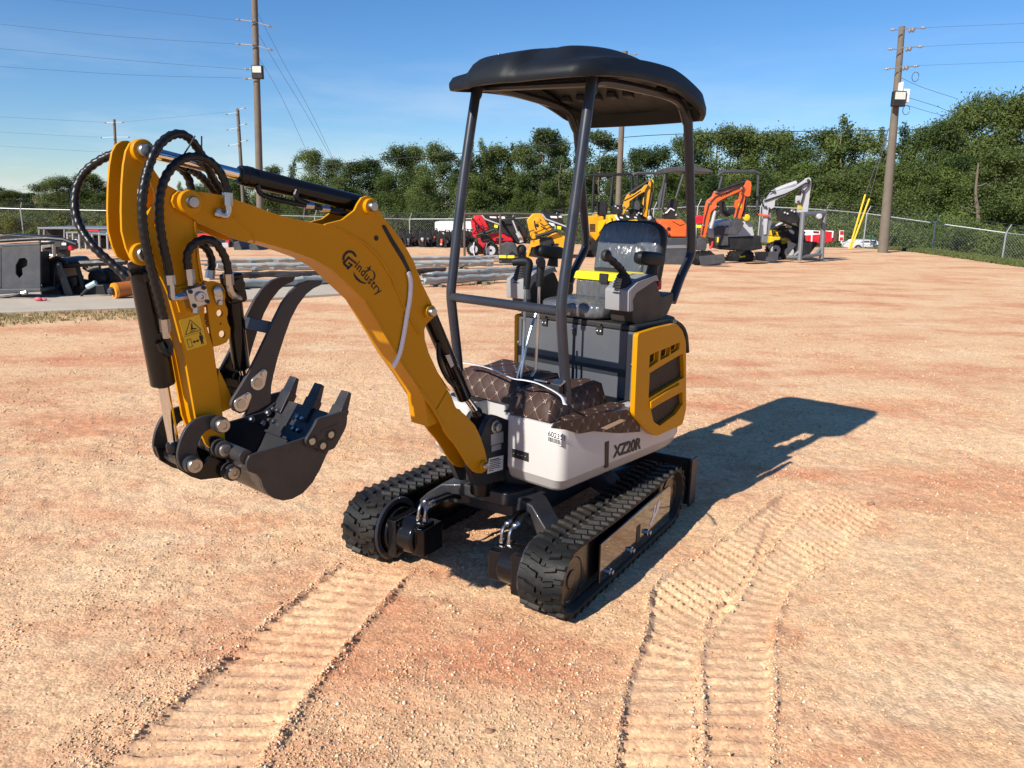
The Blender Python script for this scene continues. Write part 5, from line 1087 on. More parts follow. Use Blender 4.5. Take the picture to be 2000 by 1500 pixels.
# cutting edge and wear plate on the inside of the lip
i1 = inner[-1]; dv = (Vector(inner[-3])-Vector(i1)).normalized(); nv_ = Vector((-dv.y, dv.x)); nv_ = nv_ if (cen-Vector(i1)).dot(nv_) > 0 else -nv_
wp = [Vector(i1)-dv*.015, Vector(i1)+dv*.115, Vector(i1)+dv*.115+nv_*.010, Vector(i1)-dv*.015+nv_*.010]; ce = MB().prism([tuple(v) for v in wp], BYF-.004, BYN+.004).build('cutting_edge', GREY, bucket, bevel=.002)
tw = .055
for k, yc in enumerate((BYN-.028, (BYN+BYF)/2, BYF+.028)):
    base = Vector(i1)-dv*.012; 
    def tp(s, n_): k = max(0, s)*.20; q = base-dv*s+nv_*k+nv_*n_; return q
    vs = []
    for s, n0, n1, w in ((-.05, -.016, .018, tw), (.030, -.016, .018, tw), (.034, -.012, .015, tw*.88), (.086, -.007, .009, tw*.74)):
        for y_, n_ in ((yc-w/2, n0), (yc+w/2, n0), (yc+w/2, n1), (yc-w/2, n1)): q = tp(s, n_); vs.append((q.x, y_, q.y))
    t = MB().add(vs, [(i*4+j, i*4+(j+1) % 4, i*4+4+(j+1) % 4, i*4+4+j) for i in range(3) for j in range(4)]+[(3, 2, 1, 0), (12, 13, 14, 15)]).build('tooth', GREY, bucket, bevel=.003)
    bm_ = MB()
    for s in (-.045, -.085):
        for dy in (-.014, .014):
            q = tp(s, .018 if s > -.06 else .010); bm_.lathe((q.x, yc+dy, q.y), (nv_.x, 0, nv_.y), [(0, .009), (.007, .009), (.012, .006), (.013, .001)], 8)
    bm_.build('tooth_bolt', ZINC, bucket)
cut = z3((905, 1085), (905, 1110), (925, 1130), (970, 1140), (1040, 1150), (1068, 1135), (1125, 1030), (1135, 1000), (1138, 930), (1128, 925), (1060, 945), (985, 965), (968, 975), (940, 1030))
for ya, yb in ((BYN+.0005, BYN+.012), (BYF-.012, BYF-.0005)): MB().prism(roundpoly(pl(cut, BYN), .008, 3), ya, yb).build('side_cutter', GREY, bucket, bevel=.002)
for q in ((950, 1102), (1010, 1127), (1056, 1064)):
    c = hy(*z3(q)[0], BYN+.012); MB().lathe(c, (0, 1, 0), [(-.002, .021), (.001, .021), (.0012, .001)], 20).build('bolt_recess', MBLACK, bucket); MB().lathe(c, (0, 1, 0), [(0, .0115), (.003, .011), (.0035, .001)], 16).build('cutter_bolt', STEEL, bucket)
rb = pl(z3((985, 1040), (1075, 1000), (1080, 985), (1075, 1012), (990, 1052)), BYN); MB().prism(rb, BYN+.011, BYN+.014).build('weld_line', GREY, bucket)
for q in ((607, 975), (668, 998), (698, 938)):       # bolts on the inner face of the far side plate
    c = hy(*z3(q)[0], BYF+.010); MB().lathe(c, (0, 1, 0), [(0, .011), (.008, .011), (.013, .007), (.014, .001)], 8).build('cutter_bolt', ZINC, bucket)

# thumb: two curved prongs with a cross tube, ram between
TYN, TYF = .155, -.012
th = z3((1012, 196), (1000, 222), (960, 240), (920, 272), (872, 335), (832, 412), (795, 515), (760, 625), (735, 725), (722, 790), (718, 885), (650, 925), (580, 955), (588, 930), (600, 905), (578, 935), (545, 946), (510, 930), (494, 900), (500, 870), (545, 800), (590, 725), (640, 625), (690, 520), (735, 420), (782, 325), (830, 258), (880, 215), (935, 195))
for y1, y0 in ((TYN, TYN-.013), (TYF+.013, TYF)):
    to = MB().prism(pl(th, TYN), y0, y1).build('thumb_prong', mat('dark_brownish_paint', (.040, .036, .036), .45, dust=.06), EX, bevel=.003)
    if y1 == TYN:
        for q, q2 in (((643, 770), (672, 718)), ((548, 890), (583, 848))):
            a, b = hy(*z3(q)[0], TYN), hy(*z3(q2)[0], TYN); ke = MB(); n_ = 10; dd = Vector((b.x-a.x, b.z-a.z)); an = math.atan2(dd.y, dd.x)
            P = [(a.x+.024*math.cos(an+R(v)), a.z+.024*math.sin(an+R(v))) for v in range(75, 286, 15)]+[(b.x+.013*math.cos(an+R(v)), b.z+.013*math.sin(an+R(v))) for v in range(-75, 76, 15)]
            ke.prism(P, TYN-.001, TYN+.005); ke.build('pin_keeper', ZINC, to, bevel=.0015); MB().lathe(a+Vector((0, .004, 0)), (0, 1, 0), [(0, .0145), (.004, .0145), (.0042, .001)], 20).build('pin_end', STEEL, to); MB().lathe(b+Vector((0, .004, 0)), (0, 1, 0), [(0, .010), (.006, .010), (.0065, .001)], 6).build('keeper_bolt', ZINC, to)
p = hy(*z3((715, 462))[0], TYN-.013); MB().box((p.x, (TYN+TYF)/2, p.z), (.012, TYN-TYF-.03, .038), Matrix.Rotation(R(-20), 3, 'Y')).build('thumb_crossbar', GREY, EX, bevel=.003)
cross(z3((548, 890))[0], TYF-.01, TYN-.001, .013, 'thumb_pin', STEEL); cross(z3((548, 890))[0], YAF-.025, YA+.016, .022, 'thumb_tube', GREY); cross(z3((643, 770))[0], TYF, TYN-.014, .013, 'thumb_pin', BLACK)
o, a, b, d = ram('thumb_ram', (z3((497, 235))[0], z3((553, 690))[0]), YM+.005, .026, z3((570, 745))[0], .013)
MB().box(a+Vector((0, .01, -.0)), (.055, .055, .09), Matrix.Rotation(R(8), 3, 'Y')).build('ram_head', BLACK, o, bevel=.01)
MB().lathe(hy(*z3((527, 220))[0], YM+.035), (0, 1, 0), [(-.03, .021), (.012, .021), (.016, .018), (.017, .001)], 20).build('head_plug', BLACK, o)
mnt = pl(z2((690, 1480), (600, 1480)), YA)
# lug on the rear of the arm that carries the thumb
lug_px = z3((430, 690), (480, 790), (500, 840), (520, 890), (500, 920), (440, 945), (420, 800)); MB().prism(pl(lug_px, YA), YAF+.01, YA-.006).build('thumb_mount', AMBER, arm_o, bevel=.004)
pt2 = pl(z3((420, 725), (495, 600), (520, 640), (540, 700), (560, 770), (540, 810), (470, 790)), TYF+.03); MB().prism(pt2, TYF+.016, TYF+.026).build('thumb_plate', BLACK, EX, bevel=.002)

# valve block
vb = MB(); c = hy(*z3((292, 283))[0], YA+.022); rot = Matrix.Rotation(R(12), 3, 'Y')
vb.box(c, (.058, .042, .056), rot); vo = vb.build('valve_block', ZINC, EX, bevel=.003)
MB().box(c+Vector((.018, -.018, -.004)), (.06, .008, .07), rot).build('valve_plate', AMBER, vo)
MB().lathe(c+Vector((-.004, .021, 0)), (0, 1, 0), [(0, .0145), (.006, .0145), (.008, .012), (.0082, .007), (.004, .006), (.0038, .001)], 18).build('valve_plug', ZINC, vo)
for dx in (-.02, .02):
    for dz in (-.02, .02): MB().lathe(c+rot @ Vector((dx, .021, dz)), (0, 1, 0), [(0, .006), (.005, .006), (.0055, .001)], 6).build('valve_bolt', BLACK, vo)
cyl = lambda px0, px1, y, r, nm='valve_port', m=ZINC, par=vo, n=6: MB().cyl(hy(*z2(px0)[0], y), hy(*z2(px1)[0], y), r, n).build(nm, m, par)
yv = YA+.024
cyl((790, 1035), (788, 995), yv, .012); cyl((788, 998), (780, 930), yv, .014); cyl((760, 1100), (690, 1110), yv, .011); cyl((822, 1155), (820, 1210), yv, .012)

# hydraulic hoses with spiral guard
def spiral_hose(name, P, r, par=EX):
    q = spline(P, 14); L = 0; rs = []; out = []
    for i, p in enumerate(q):
        if i: L += (p-q[i-1]).length
    # resample evenly
    n = max(8, int(L/.006)); cum = [0]
    for i in range(1, len(q)): cum.append(cum[-1]+(q[i]-q[i-1]).length)
    j = 0
    for k in range(n+1):
        s = L*k/n
        while j < len(cum)-2 and cum[j+1] < s: j += 1
        t = (s-cum[j])/max(1e-6, cum[j+1]-cum[j]); out.append(q[j].lerp(q[j+1], min(1, t)))
    nn = 10; vs = []; nrm = None
    for i, p in enumerate(out):
        t = (out[min(i+1, n)]-out[max(i-1, 0)]).normalized()
        if nrm is None: nrm = t.orthogonal().normalized()
        nrm = (nrm-t*nrm.dot(t)).normalized(); bi = t.cross(nrm); s = L*i/n
        for k in range(nn):
            a = 2*math.pi*k/nn; ph = (s/.021*2*math.pi-a); rr = r*(1+.13*max(-.6, math.sin(ph))); vs.append(p+(nrm*math.cos(a)+bi*math.sin(a))*rr)
    fs = [(i*nn+k, i*nn+(k+1) % nn, (i+1)*nn+(k+1) % nn, (i+1)*nn+k) for i in range(n) for k in range(nn)]+[tuple(range(nn-1, -1, -1)), tuple(range(n*nn, (n+1)*nn))]
    return MB().add(vs, fs).build(name, HOSE, par, smooth=60)
def hp(pts): return [hy(*zz(130, 240, 3.2612, [(p[0], p[1])])[0], p[2]) for p in pts]
hr = .0115
h1 = spiral_hose('hydraulic_hose', hp([(760, 290, .03), (600, 195, .02), (450, 160, .0), (330, 188, -.03), (230, 228, -.06), (140, 290, -.09), (80, 370, -.10), (56, 460, -.10), (56, 560, -.09), (90, 670, -.07), (170, 785, -.03), (270, 880, .0), (392, 992, .04)]), hr)
h2 = spiral_hose('hydraulic_hose', hp([(622, 1250, .135), (605, 1180, .142), (570, 1050, .15), (530, 890, .16), (495, 720, .168), (480, 560, .172), (490, 420, .174), (520, 290, .17), (572, 168, .165), (640, 96, .155), (710, 70, .145), (770, 90, .135), (830, 155, .12), (880, 245, .10), (930, 350, .08), (995, 450, .06)]), hr)
h3 = spiral_hose('hydraulic_hose', hp([(655, 975, .145), (642, 900, .148), (612, 765, .155), (592, 620, .16), (594, 490, .163), (620, 370, .165), (672, 285, .165), (745, 228, .162), (830, 215, .158), (905, 240, .155), (965, 295, .152), (1005, 370, .150), (1025, 450, .148)]), hr)
h4 = spiral_hose('hydraulic_hose', hp([(690, 262, .0), (735, 300, -.02), (775, 350, -.03), (795, 430, -.03)]), hr)
h5 = spiral_hose('hydraulic_hose', hp([(760, 285, .02), (820, 315, -.0), (880, 365, -.02), (940, 440, -.03), (960, 480, -.03)]), hr)
h6 = spiral_hose('hydraulic_hose', hp([(775, 930, .142), (768, 870, .146), (778, 815, .15), (820, 765, .155), (885, 742, .16), (945, 762, .16), (995, 830, .155), (1022, 900, .15), (1030, 965, .148)]), hr)
h7 = spiral_hose('hydraulic_hose', hp([(850, 770, .03), (890, 800, .03), (918, 850, .03), (925, 900, .03), (920, 950, .03)]), hr)
fit = lambda par, P, r: MB().tube(spline(hp(P), 5) if len(P) > 2 else hp(P), r, 10).build('hose_fitting', ZINC, par)
MB().cyl(*hp([(622, 1245, .135), (632, 1330, .13)]), .0145, 6).build('hose_fitting', ZINC, h2); fit(h2, [(630, 1320, .13), (636, 1365, .125)], .011)
MB().cyl(*hp([(655, 970, .145), (662, 1030, .145)]), .0145, 6).build('hose_fitting', ZINC, h3); fit(h3, [(662, 1020, .145), (668, 1080, .145), (672, 1112, .145), (700, 1112, .143)], .010)
MB().cyl(*hp([(1025, 445, .148), (1026, 525, .148)]), .0145, 6).build('hose_fitting', ZINC, h3); fit(h3, [(1026, 515, .148), (1030, 560, .148), (1012, 590, .146), (970, 576, .142)], .0095); fit(h3, [(985, 582, .143), (955, 570, .135)], .014)
MB().cyl(*hp([(1030, 960, .148), (1035, 1030, .145)]), .0145, 6).build('hose_fitting', ZINC, h6); fit(h6, [(1034, 1020, .145), (1045, 1070, .14), (1070, 1105, .13), (1100, 1118, .11)], .010)
MB().cyl(*hp([(918, 940, .03), (912, 990, .03)]), .014, 6).build('hose_fitting', ZINC, h7)
for P in ([(735, 220, .16), (780, 150, .165), (818, 82, .17)], [(858, 200, .15), (860, 140, .155), (860, 84, .16)]): MB().tube(hp(P), .0022, 5).build('cable_tie', MBLACK, EX)

# white plastic strap looped round the boom
ST = thing('plastic_strap', 'white plastic packing strap tied round the amber boom and trailing back to the cab', 'strap', HO, HOU.ang)
def ribbon(P, w, nrm, name):
    vs = []
    for i, p in enumerate(P):
        t = (P[min(i+1, len(P)-1)]-P[max(i-1, 0)]).normalized(); s = t.cross(Vector(nrm)).normalized()*(w/2); vs += [p-s, p+s]
    o = MB().add(vs, [(2*i, 2*i+1, 2*i+3, 2*i+2) for i in range(len(P)-1)]).build(name, STRAP, ST); m_ = o.modifiers.new('t', 'SOLIDIFY'); m_.thickness = .0015; return o
P = [hy(*p, YB+.006) for p in z8((604, 515), (615, 545), (622, 600), (615, 700), (598, 800), (575, 940), (548, 1060), (505, 1150))]; ribbon(spline(P, 5), .020, (0, 1, 0), 'boom_loop')
P = [hz(*p[:2], p[2]) for p in ((905, 708, .86), (930, 712, .86), (965, 722, .87), (1000, 738, .87), (1025, 742, .87), (1050, 748, .865), (1080, 762, .86), (1098, 775, .855), (1104, 790, .85))]; ribbon(spline(P, 5), .016, (0, .35, 1), 'loose_end')

# ------------------------------------------------------------------ parked machines and attachments behind
ORANGE = mat('orange_paint', (.70, .105, .018), .45, coat=.1, var=.22, vscale=3.5, dust=.22); YELLOW = mat('yellow_paint', (.72, .46, .008), .45, coat=.1, var=.22, vscale=3.5, dust=.22); GOLD = mat('golden_paint', (.70, .31, .006), .45, coat=.1, var=.22, vscale=3.5, dust=.22); RED = mat('red_paint', (.52, .010, .022), .45, coat=.1, var=.22, vscale=3.5, dust=.22)
SILVER = mat('silver_grey_paint', (.42, .43, .45), .4, var=.12, dust=.06); FARGREY = mat('charcoal_paint', (.050, .053, .060), .5, var=.2, dust=.12); FARBLK = mat('dull_black', (.014, .014, .015), .5, var=.3, dust=.06); FRAME = mat('grey_steel_tube', (.20, .21, .22), .5, metal=.4, var=.2, dust=.1)
ZA = lambda pts: zz(1280, 320, 7.144, pts); ZB = lambda pts: zz(1440, 330, 7.5, pts); ZC = lambda pts: zz(1140, 320, 8.333, pts); ZD = lambda pts: zz(770, 400, 5.405, pts); ZL = lambda pts: zz(0, 440, 7.692, pts); ZM = lambda pts: zz(60, 420, 3.125, pts)
class Machine:
    def __init__(s, name, label, cat, px, D, group=None):
        g = gd(px, 600, D); s.o = Vector((g.x, D, float(height(np.array([g.x]), np.array([D]))[0][0]))); s.D = D; s.t = thing(name, label, cat, s.o, 0, group)
    def P(s, p, dd=0): return gd(p[0], p[1], s.D+dd)-s.o
    def slab(s, name, pts, dd, th, m, par=None, bevel=.015, holes=(), hand=None):
        q = [s.P(p, dd) for p in pts]; L = [[Vector((v.x, 0, v.z)) for v in q]]
        y = dd; mb = MB().ext(L, Vector((0, y, 0)), Vector((0, y+th, 0))); return mb.build(name, m, par or s.t, bevel=bevel)
    def tube(s, name, pts, dd, r, m, par=None, dd2=None, n=8):
        k = len(pts); q = [s.P(p, dd+((dd2-dd)*i/(k-1) if dd2 is not None else 0)) for i, p in enumerate(pts)]; return MB().tube(q, r, n).build(name, m, par or s.t)
    def disc(s, name, c, r, dd, th, m, par=None, n=24, prof=None):
        q = s.P(c, dd); return MB().lathe(q, (0, 1, 0), prof or [(0, r*.7), (th*.12, r), (th*.88, r), (th, r*.7)], n).build(name, m, par or s.t)
    def wheel(s, c, rpx, dd, w=.24, rim=SILVER):
        r = rpx*(s.D+dd)/F; q = s.P(c, dd); tb = MB().lathe(q, (0, 1, 0), [(0, r*.62), (.02, r*.9), (.05, r), (w-.05, r), (w-.02, r*.9), (w, r*.62)], 26)
        for k in range(18):
            a = 2*math.pi*k/18; p = q+Vector((math.cos(a)*r, w/2, math.sin(a)*r)); tb.box(p, (.035, w*.9, .05), Matrix.Rotation(-a, 3, 'Y'))
        t = tb.build('wheel', RUBBER, s.t); MB().lathe(q+Vector((0, -.004, 0)), (0, 1, 0), [(0, r*.60), (.012, r*.58), (.05, r*.46), (.05, r*.2), (.0, r*.17), (.0, .001)], 22).build('rim', rim, t); return t
    def track(s, pts, dd, th=.25):
        t = s.slab('track', pts, dd, th, RUBBER, bevel=.04); q = [s.P(p, dd) for p in pts]; cx, cz = sum(v.x for v in q)/len(q), sum(v.z for v in q)/len(q)
        MB().ext([[Vector((cx+(v.x-cx)*.72, 0, cz+(v.z-cz)*.6)) for v in q]], Vector((0, dd-.012, 0)), Vector((0, dd+.02, 0))).build('track_frame', FARBLK, t, bevel=.01)
        lg = MB()
        for a, b in zip(q, q[1:]+q[:1]):
            n = int((b-a).length/.09)
            for k in range(n): p = a.lerp(b, (k+.5)/max(1, n)); lg.box((p.x, dd+th/2, p.z), (.04, th, .04))
        lg.build('track_lugs', RUBBER, t); return t
# orange excavator
m = Machine('mini_excavator', 'orange mini excavator with dark canopy, boom bent over its front, parked at the back', 'excavator', 1370, 22.5, 'mini excavators parked at the back')
m.slab('body', ZA([(50, 800), (100, 776), (370, 776), (400, 800), (446, 850), (440, 1026), (210, 1022), (165, 930), (90, 880), (55, 860)]), 0, 1.0, ORANGE, bevel=.05)
b_ = m.slab('lower_body', ZA([(60, 1030), (446, 1030), (590, 1050), (590, 1165), (200, 1172), (60, 1150)]), .02, 1.0, FARGREY, bevel=.03)
m.slab('hood_line', ZA([(240, 800), (345, 855), (405, 838), (402, 846), (345, 866), (238, 808)]), -.012, .03, FARBLK, bevel=0); m.disc('fuel_cap', ZA([(188, 905)])[0], .05, -.03, .05, FARBLK); m.slab('warning_mark', ZA([(190, 960), (212, 990), (215, 1003), (195, 1000)]), -.01, .02, FARBLK, bevel=0)
m.slab('seat', ZA([(168, 510), (205, 492), (300, 498), (318, 560), (308, 640), (228, 655), (182, 610)]), .45, .35, FARBLK, bevel=.04)
for dd in (.15, .75): c = m.slab('control_console', ZA([(100, 700), (210, 620), (300, 690), (290, 765), (110, 765)]), dd, .16, FARBLK, bevel=.03); m.tube('console_trim', ZA([(105, 695), (160, 680), (212, 622), (292, 665), (290, 720)]), dd-.02, .022, LABELW, c)
r = m.slab('canopy_roof', ZA([(118, 66), (180, 48), (420, 30), (520, 22), (640, 44), (760, 78), (828, 108), (800, 122), (640, 114), (430, 112), (300, 106), (150, 134), (120, 128)]), -.05, 1.15, FARGREY, bevel=.05)
for p0, p1, dd in (((140, 130), (50, 640), .05), ((400, 112), (285, 480), .05), ((500, 112), (540, 660), .95), ((170, 120), (95, 640), .95)): m.tube('canopy_post', ZA([p0, ((p0[0]+p1[0])/2-8, (p0[1]+p1[1])/2+30), p1]), dd, .032, FARGREY)
bo = m.slab('boom', ZA([(645, 1015), (652, 900), (668, 870), (690, 740), (700, 600), (728, 510), (800, 455), (832, 378), (868, 384), (874, 420), (1000, 378), (1175, 312), (1218, 318), (1206, 372), (1000, 462), (858, 540), (856, 612), (790, 660), (772, 700), (728, 900), (700, 1036)]), -.25, .16, ORANGE)
A_, B_ = m.P(ZA([(915, 470)])[0], -.255), m.P(ZA([(1072, 398)])[0], -.255); tx = text('boom_lettering', 'ATLMEN', INK, Matrix.Identity(4), 1, bo, bold=.02, depth=.0); xs = [v.co.x for v in tx.data.vertices]; k = (B_-A_).length/(max(xs)-min(xs)); tx.data.transform(basis(A_, B_-A_, (0, -1, 0)) @ Matrix.Scale(k, 4))
ar = m.slab('arm', ZA([(1178, 345), (1245, 305), (1255, 270)])+ZB([(115, 195), (150, 166), (175, 170), (205, 185), (212, 240), (190, 395), (150, 408), (120, 390)])+ZA([(1232, 640), (1190, 772), (1108, 752), (1135, 640), (1112, 600), (1122, 515), (1176, 495)]), -.22, .13, ORANGE)
m.slab('warning_label', ZA([(1160, 560), (1212, 545), (1200, 620), (1155, 615)]), -.235, .02, LABELY, ar, 0)
m.tube('arm_ram', ZA([(850, 378), (1000, 330), (1130, 285), (1262, 250)]), -.17, .045, FARBLK); m.tube('boom_ram', ZA([(832, 655), (800, 800), (770, 900)]), -.17, .05, SILVER); m.tube('bucket_ram', ZB([(150, 420), (110, 560), (85, 700)]), -.12, .045, FARBLK)
m.slab('bucket', ZA([(1100, 805), (1190, 775), (1242, 830), (1185, 940), (1120, 1000), (1018, 985), (1038, 900), (1080, 890)]), -.40, .45, FARGREY, bevel=.02)
m.slab('swing_bracket', ZA([(585, 1070), (645, 1020), (690, 1030), (722, 1110), (714, 1180), (690, 1216), (580, 1206)]), -.28, .25, FARGREY); m.tube('red_hose', ZA([(800, 1080), (790, 1140), (760, 1180)]), -.3, .035, RED)
m.slab('dozer_blade', ZA([(606, 1292), (960, 1258), (978, 1378), (640, 1426), (625, 1360)]), -.75, .08, FARGREY)
m.track(ZA([(560, 1230), (800, 1230), (840, 1300), (800, 1390), (560, 1400), (520, 1320)]), -.35, .3); m.track(ZA([(560, 1230), (800, 1230), (840, 1300), (800, 1390), (560, 1400), (520, 1320)]), .55, .3)
for q in ((668, 860), (760, 540), (842, 395), (1205, 345)): m.disc('pivot_pin', ZA([q])[0], .032, -.30, .06, FRAME)
m.tube('boom_hose', ZA([(650, 990), (690, 760), (745, 560), (840, 460), (1000, 395), (1190, 325)]), -.27, .016, FARBLK); m.tube('boom_hose', ZA([(860, 420), (980, 360), (1080, 335), (1190, 300), (1240, 330), (1200, 430)]), -.27, .016, FARBLK); m.tube('arm_hose', ZA([(1230, 420), (1200, 520), (1150, 640), (1120, 760)]), -.25, .018, FARBLK)
for x0 in (120, 285): m.tube('joystick', ZA([(x0, 690), (x0-8, 640), (x0-20, 610)]), .1, .025, FARBLK)
m.slab('red_power_unit', ZA([(540, 770), (580, 730), (640, 712), (680, 740), (680, 830), (560, 840)]), .5, .4, RED); m.slab('yellow_strip', ZA([(535, 855), (650, 855), (648, 900), (540, 895)]), .45, .4, YPLAST)
# silver-grey excavator
m = Machine('mini_excavator', 'silver grey mini excavator with a pale raised boom, rightmost of the excavators parked behind', 'excavator', 1450, 24.5, 'mini excavators parked at the back')
m.slab('body', [(1396, 448), (1402, 433), (1425, 428), (1437, 438), (1452, 432), (1470, 436), (1475, 462), (1398, 468)], .0, 1.0, SILVER, bevel=.05)
m.slab('lower_body', [(1398, 463), (1486, 460), (1490, 486), (1462, 491), (1402, 487)], -.02, 1.1, FARBLK, bevel=.04)
m.slab('torn_cover', ZA([(826, 900), (880, 860), (900, 880), (960, 862), (975, 880), (1032, 860), (1018, 1000), (1022, 1140), (860, 1142), (830, 1080)]), -.10, .12, FARGREY); m.slab('side_marker', ZA([(862, 1025), (888, 1025), (886, 1100), (860, 1100)]), -.12, .03, YPLAST)
m.slab('seat', ZA([(930, 520), (965, 520), (1000, 650), (1060, 640), (1105, 600), (1110, 700), (1000, 740), (940, 690)]), .3, .4, FARBLK)
m.tube('canopy_bar', ZA([(870, 165), (905, 128), (950, 112)])+ZB([(0, 40), (240, 38), (300, 50), (325, 68)]), .1, .045, FARGREY); m.tube('canopy_bar', ZA([(880, 150), (950, 106)])+ZB([(240, 30), (320, 60)]), .9, .045, FARGREY); m.tube('canopy_post', ZA([(935, 170), (905, 270), (882, 380), (872, 560)]), .1, .04, FARGREY); m.tube('canopy_post', ZB([(310, 62), (300, 300), (290, 600)]), .95, .04, FARGREY)
m.slab('boom', ZB([(385, 700), (392, 520), (450, 425), (525, 312), (560, 298), (580, 330), (860, 250), (1030, 130), (1078, 140), (1085, 180), (990, 232), (850, 312), (700, 392), (560, 462), (548, 560), (500, 590), (465, 560), (455, 680), (430, 960), (392, 965)]), -.2, .18, SILVER)
m.slab('arm', ZB([(1030, 138), (1060, 122), (1082, 140), (1092, 200), (1072, 330), (1055, 470), (1035, 650), (960, 640), (890, 640), (900, 520), (865, 500), (868, 392), (930, 385), (955, 240)]), -.16, .14, SILVER); m.slab('warning_label', ZB([(900, 512), (950, 516), (945, 596), (892, 590)]), -.175, .02, LABELY)
m.tube('arm_ram', ZB([(560, 318), (700, 262), (865, 205)]), -.1, .075, SILVER); m.tube('ram_rod', ZB([(865, 205), (1040, 145)]), -.1, .03, FARBLK); m.tube('boom_hose', ZB([(380, 560), (362, 440), (400, 370), (520, 325)]), -.25, .018, FARBLK); m.tube('boom_hose', ZB([(400, 470), (540, 420), (700, 370), (850, 300), (1000, 210), (1060, 200)]), -.23, .022, FARBLK)
m.slab('bucket', ZB([(640, 610), (680, 580), (780, 590), (865, 625), (905, 700), (885, 790), (760, 800), (655, 750)]), -.3, .5, FARBLK); m.slab('bucket_link', ZB([(860, 640), (950, 640), (960, 760), (930, 870), (880, 800), (870, 700)]), -.2, .15, FARGREY)
m.slab('swing_post', ZB([(390, 700), (500, 640), (510, 780), (460, 960), (440, 1080), (360, 1080)]), -.15, .3, FRAME); m.slab('orange_strip', ZB([(300, 655), (470, 672), (466, 700), (320, 690)]), -.28, .05, ORANGE); m.disc('work_lamp', ZB([(142, 712)])[0], .10, -.22, .12, YELLOW)
m.slab('dozer_blade', ZB([(255, 1215), (608, 1208), (600, 1335), (560, 1352), (292, 1342)]), -.9, .08, FARGREY)
tk = m.track(ZB([(-90, 1215), (190, 1200), (250, 1255), (238, 1350), (130, 1382), (-80, 1376), (-130, 1300)]), -.4, .3); m.slab('track_decal', ZB([(30, 1265), (55, 1280), (115, 1268), (118, 1290), (60, 1300), (30, 1305), (42, 1286)]), -.425, .01, YPLAST, tk, 0); m.track(ZB([(-90, 1215), (190, 1200), (250, 1255), (238, 1350), (130, 1382), (-80, 1376), (-130, 1300)]), .6, .3)
for q in ((420, 560), (545, 330), (1045, 165), (960, 320), (900, 480)): m.disc('pivot_pin', ZB([q])[0], .04, -.26, .06, FARGREY)
m.tube('arm_hose', ZB([(1060, 170), (1040, 260), (980, 330), (960, 420), (930, 520)]), -.22, .022, FARBLK); m.slab('arm_painted_shadow', ZB([(925, 300), (950, 300), (930, 380), (880, 380), (885, 340)]), -.19, .03, FARBLK)  # last slab: shadow on the arm put in as a black shape
for q in ((700, 640), (740, 655), (800, 610), (840, 625)): m.disc('fitting', ZB([q])[0], .028, -.36, .05, SILVER)
# yellow excavator
m = Machine('mini_excavator', 'yellow mini excavator with black canopy frame and folded golden boom, parked behind the seat', 'excavator', 1220, 25.5, 'mini excavators parked at the back')
m.slab('body', ZC([(75, 850), (190, 845), (205, 815), (235, 820), (240, 860), (325, 850), (330, 930), (300, 1100), (200, 1260), (130, 1180), (75, 1060)]), .0, .9, GOLD, bevel=.04)
gv = MB()
for i in range(6):
    for j in range(6): q = m.P(ZC([(105+15*j, 985+22*i)])[0], -.006); gv.box(q, (.03, .012, .028))
gv.build('vent_grid', FARBLK, m.t); m.slab('cheek', ZC([(240, 940), (360, 905), (370, 930), (300, 1060), (240, 1130)]), -.05, .1, YELLOW)
m.slab('seat', ZC([(222, 640), (260, 605), (370, 612), (395, 680), (385, 900), (330, 860), (240, 830)]), .3, .4, FARBLK, bevel=.05)
m.slab('boom', ZC([(640, 830), (655, 760), (640, 660), (680, 560), (735, 460), (768, 490), (820, 490), (950, 400), (1000, 340), (1045, 335), (1060, 380), (1020, 440), (900, 500), (750, 610), (745, 690), (700, 730), (660, 810)]), -.2, .16, GOLD); m.slab('boom_stripe', ZC([(660, 590), (800, 520), (930, 430), (935, 445), (800, 540), (662, 612)]), -.212, .02, FARBLK)
m.slab('arm', ZC([(1000, 400), (1055, 330), (1060, 270), (1090, 240), (1110, 262), (1100, 340), (1085, 480), (1050, 700), (1030, 880), (970, 850), (985, 690), (960, 660), (975, 560), (1000, 520)]), -.15, .12, GOLD); m.slab('arm_plate', ZC([(1108, 250), (1135, 260), (1148, 320), (1140, 470), (1125, 480), (1128, 330), (1118, 290)]), -.0, .03, YELLOW)
m.tube('arm_ram', ZC([(760, 470), (1060, 275)]), -.1, .05, FARBLK); m.tube('bucket_ram', ZC([(1120, 470), (1090, 620), (1060, 740)]), -.06, .07, FARBLK); m.tube('ram_rod', ZC([(1060, 740), (1045, 920)]), -.06, .03, CHROME)
for P_ in ([(10, 205), (160, 180), (470, 175), (780, 165)], [(160, 200), (300, 195), (470, 195)]): m.tube('canopy_bar', ZC(P_), .1, .045, FARBLK)
for p0, p1, dd in (((170, 190), (140, 800), .1), ((480, 190), (430, 660), .1), ((780, 165), (790, 560), .9), ((460, 185), (455, 800), .9)): m.tube('canopy_post', ZC([p0, p1]), dd, .045, FARBLK)
m.slab('control_console', ZC([(450, 700), (520, 660), (620, 680), (640, 760), (600, 830), (470, 820)]), .1, .3, FARBLK); m.slab('bucket', ZC([(840, 620), (900, 600), (925, 680), (910, 760), (830, 740)]), -.25, .4, FARGREY); m.slab('lower_body', [(1148, 470), (1300, 470), (1300, 505), (1150, 507)], .05, 1.1, FARBLK); m.track([(1145, 490), (1235, 490), (1240, 505), (1232, 512), (1148, 512)], -.3, .3); m.track([(1145, 490), (1235, 490), (1240, 505), (1232, 512), (1148, 512)], .6, .3)
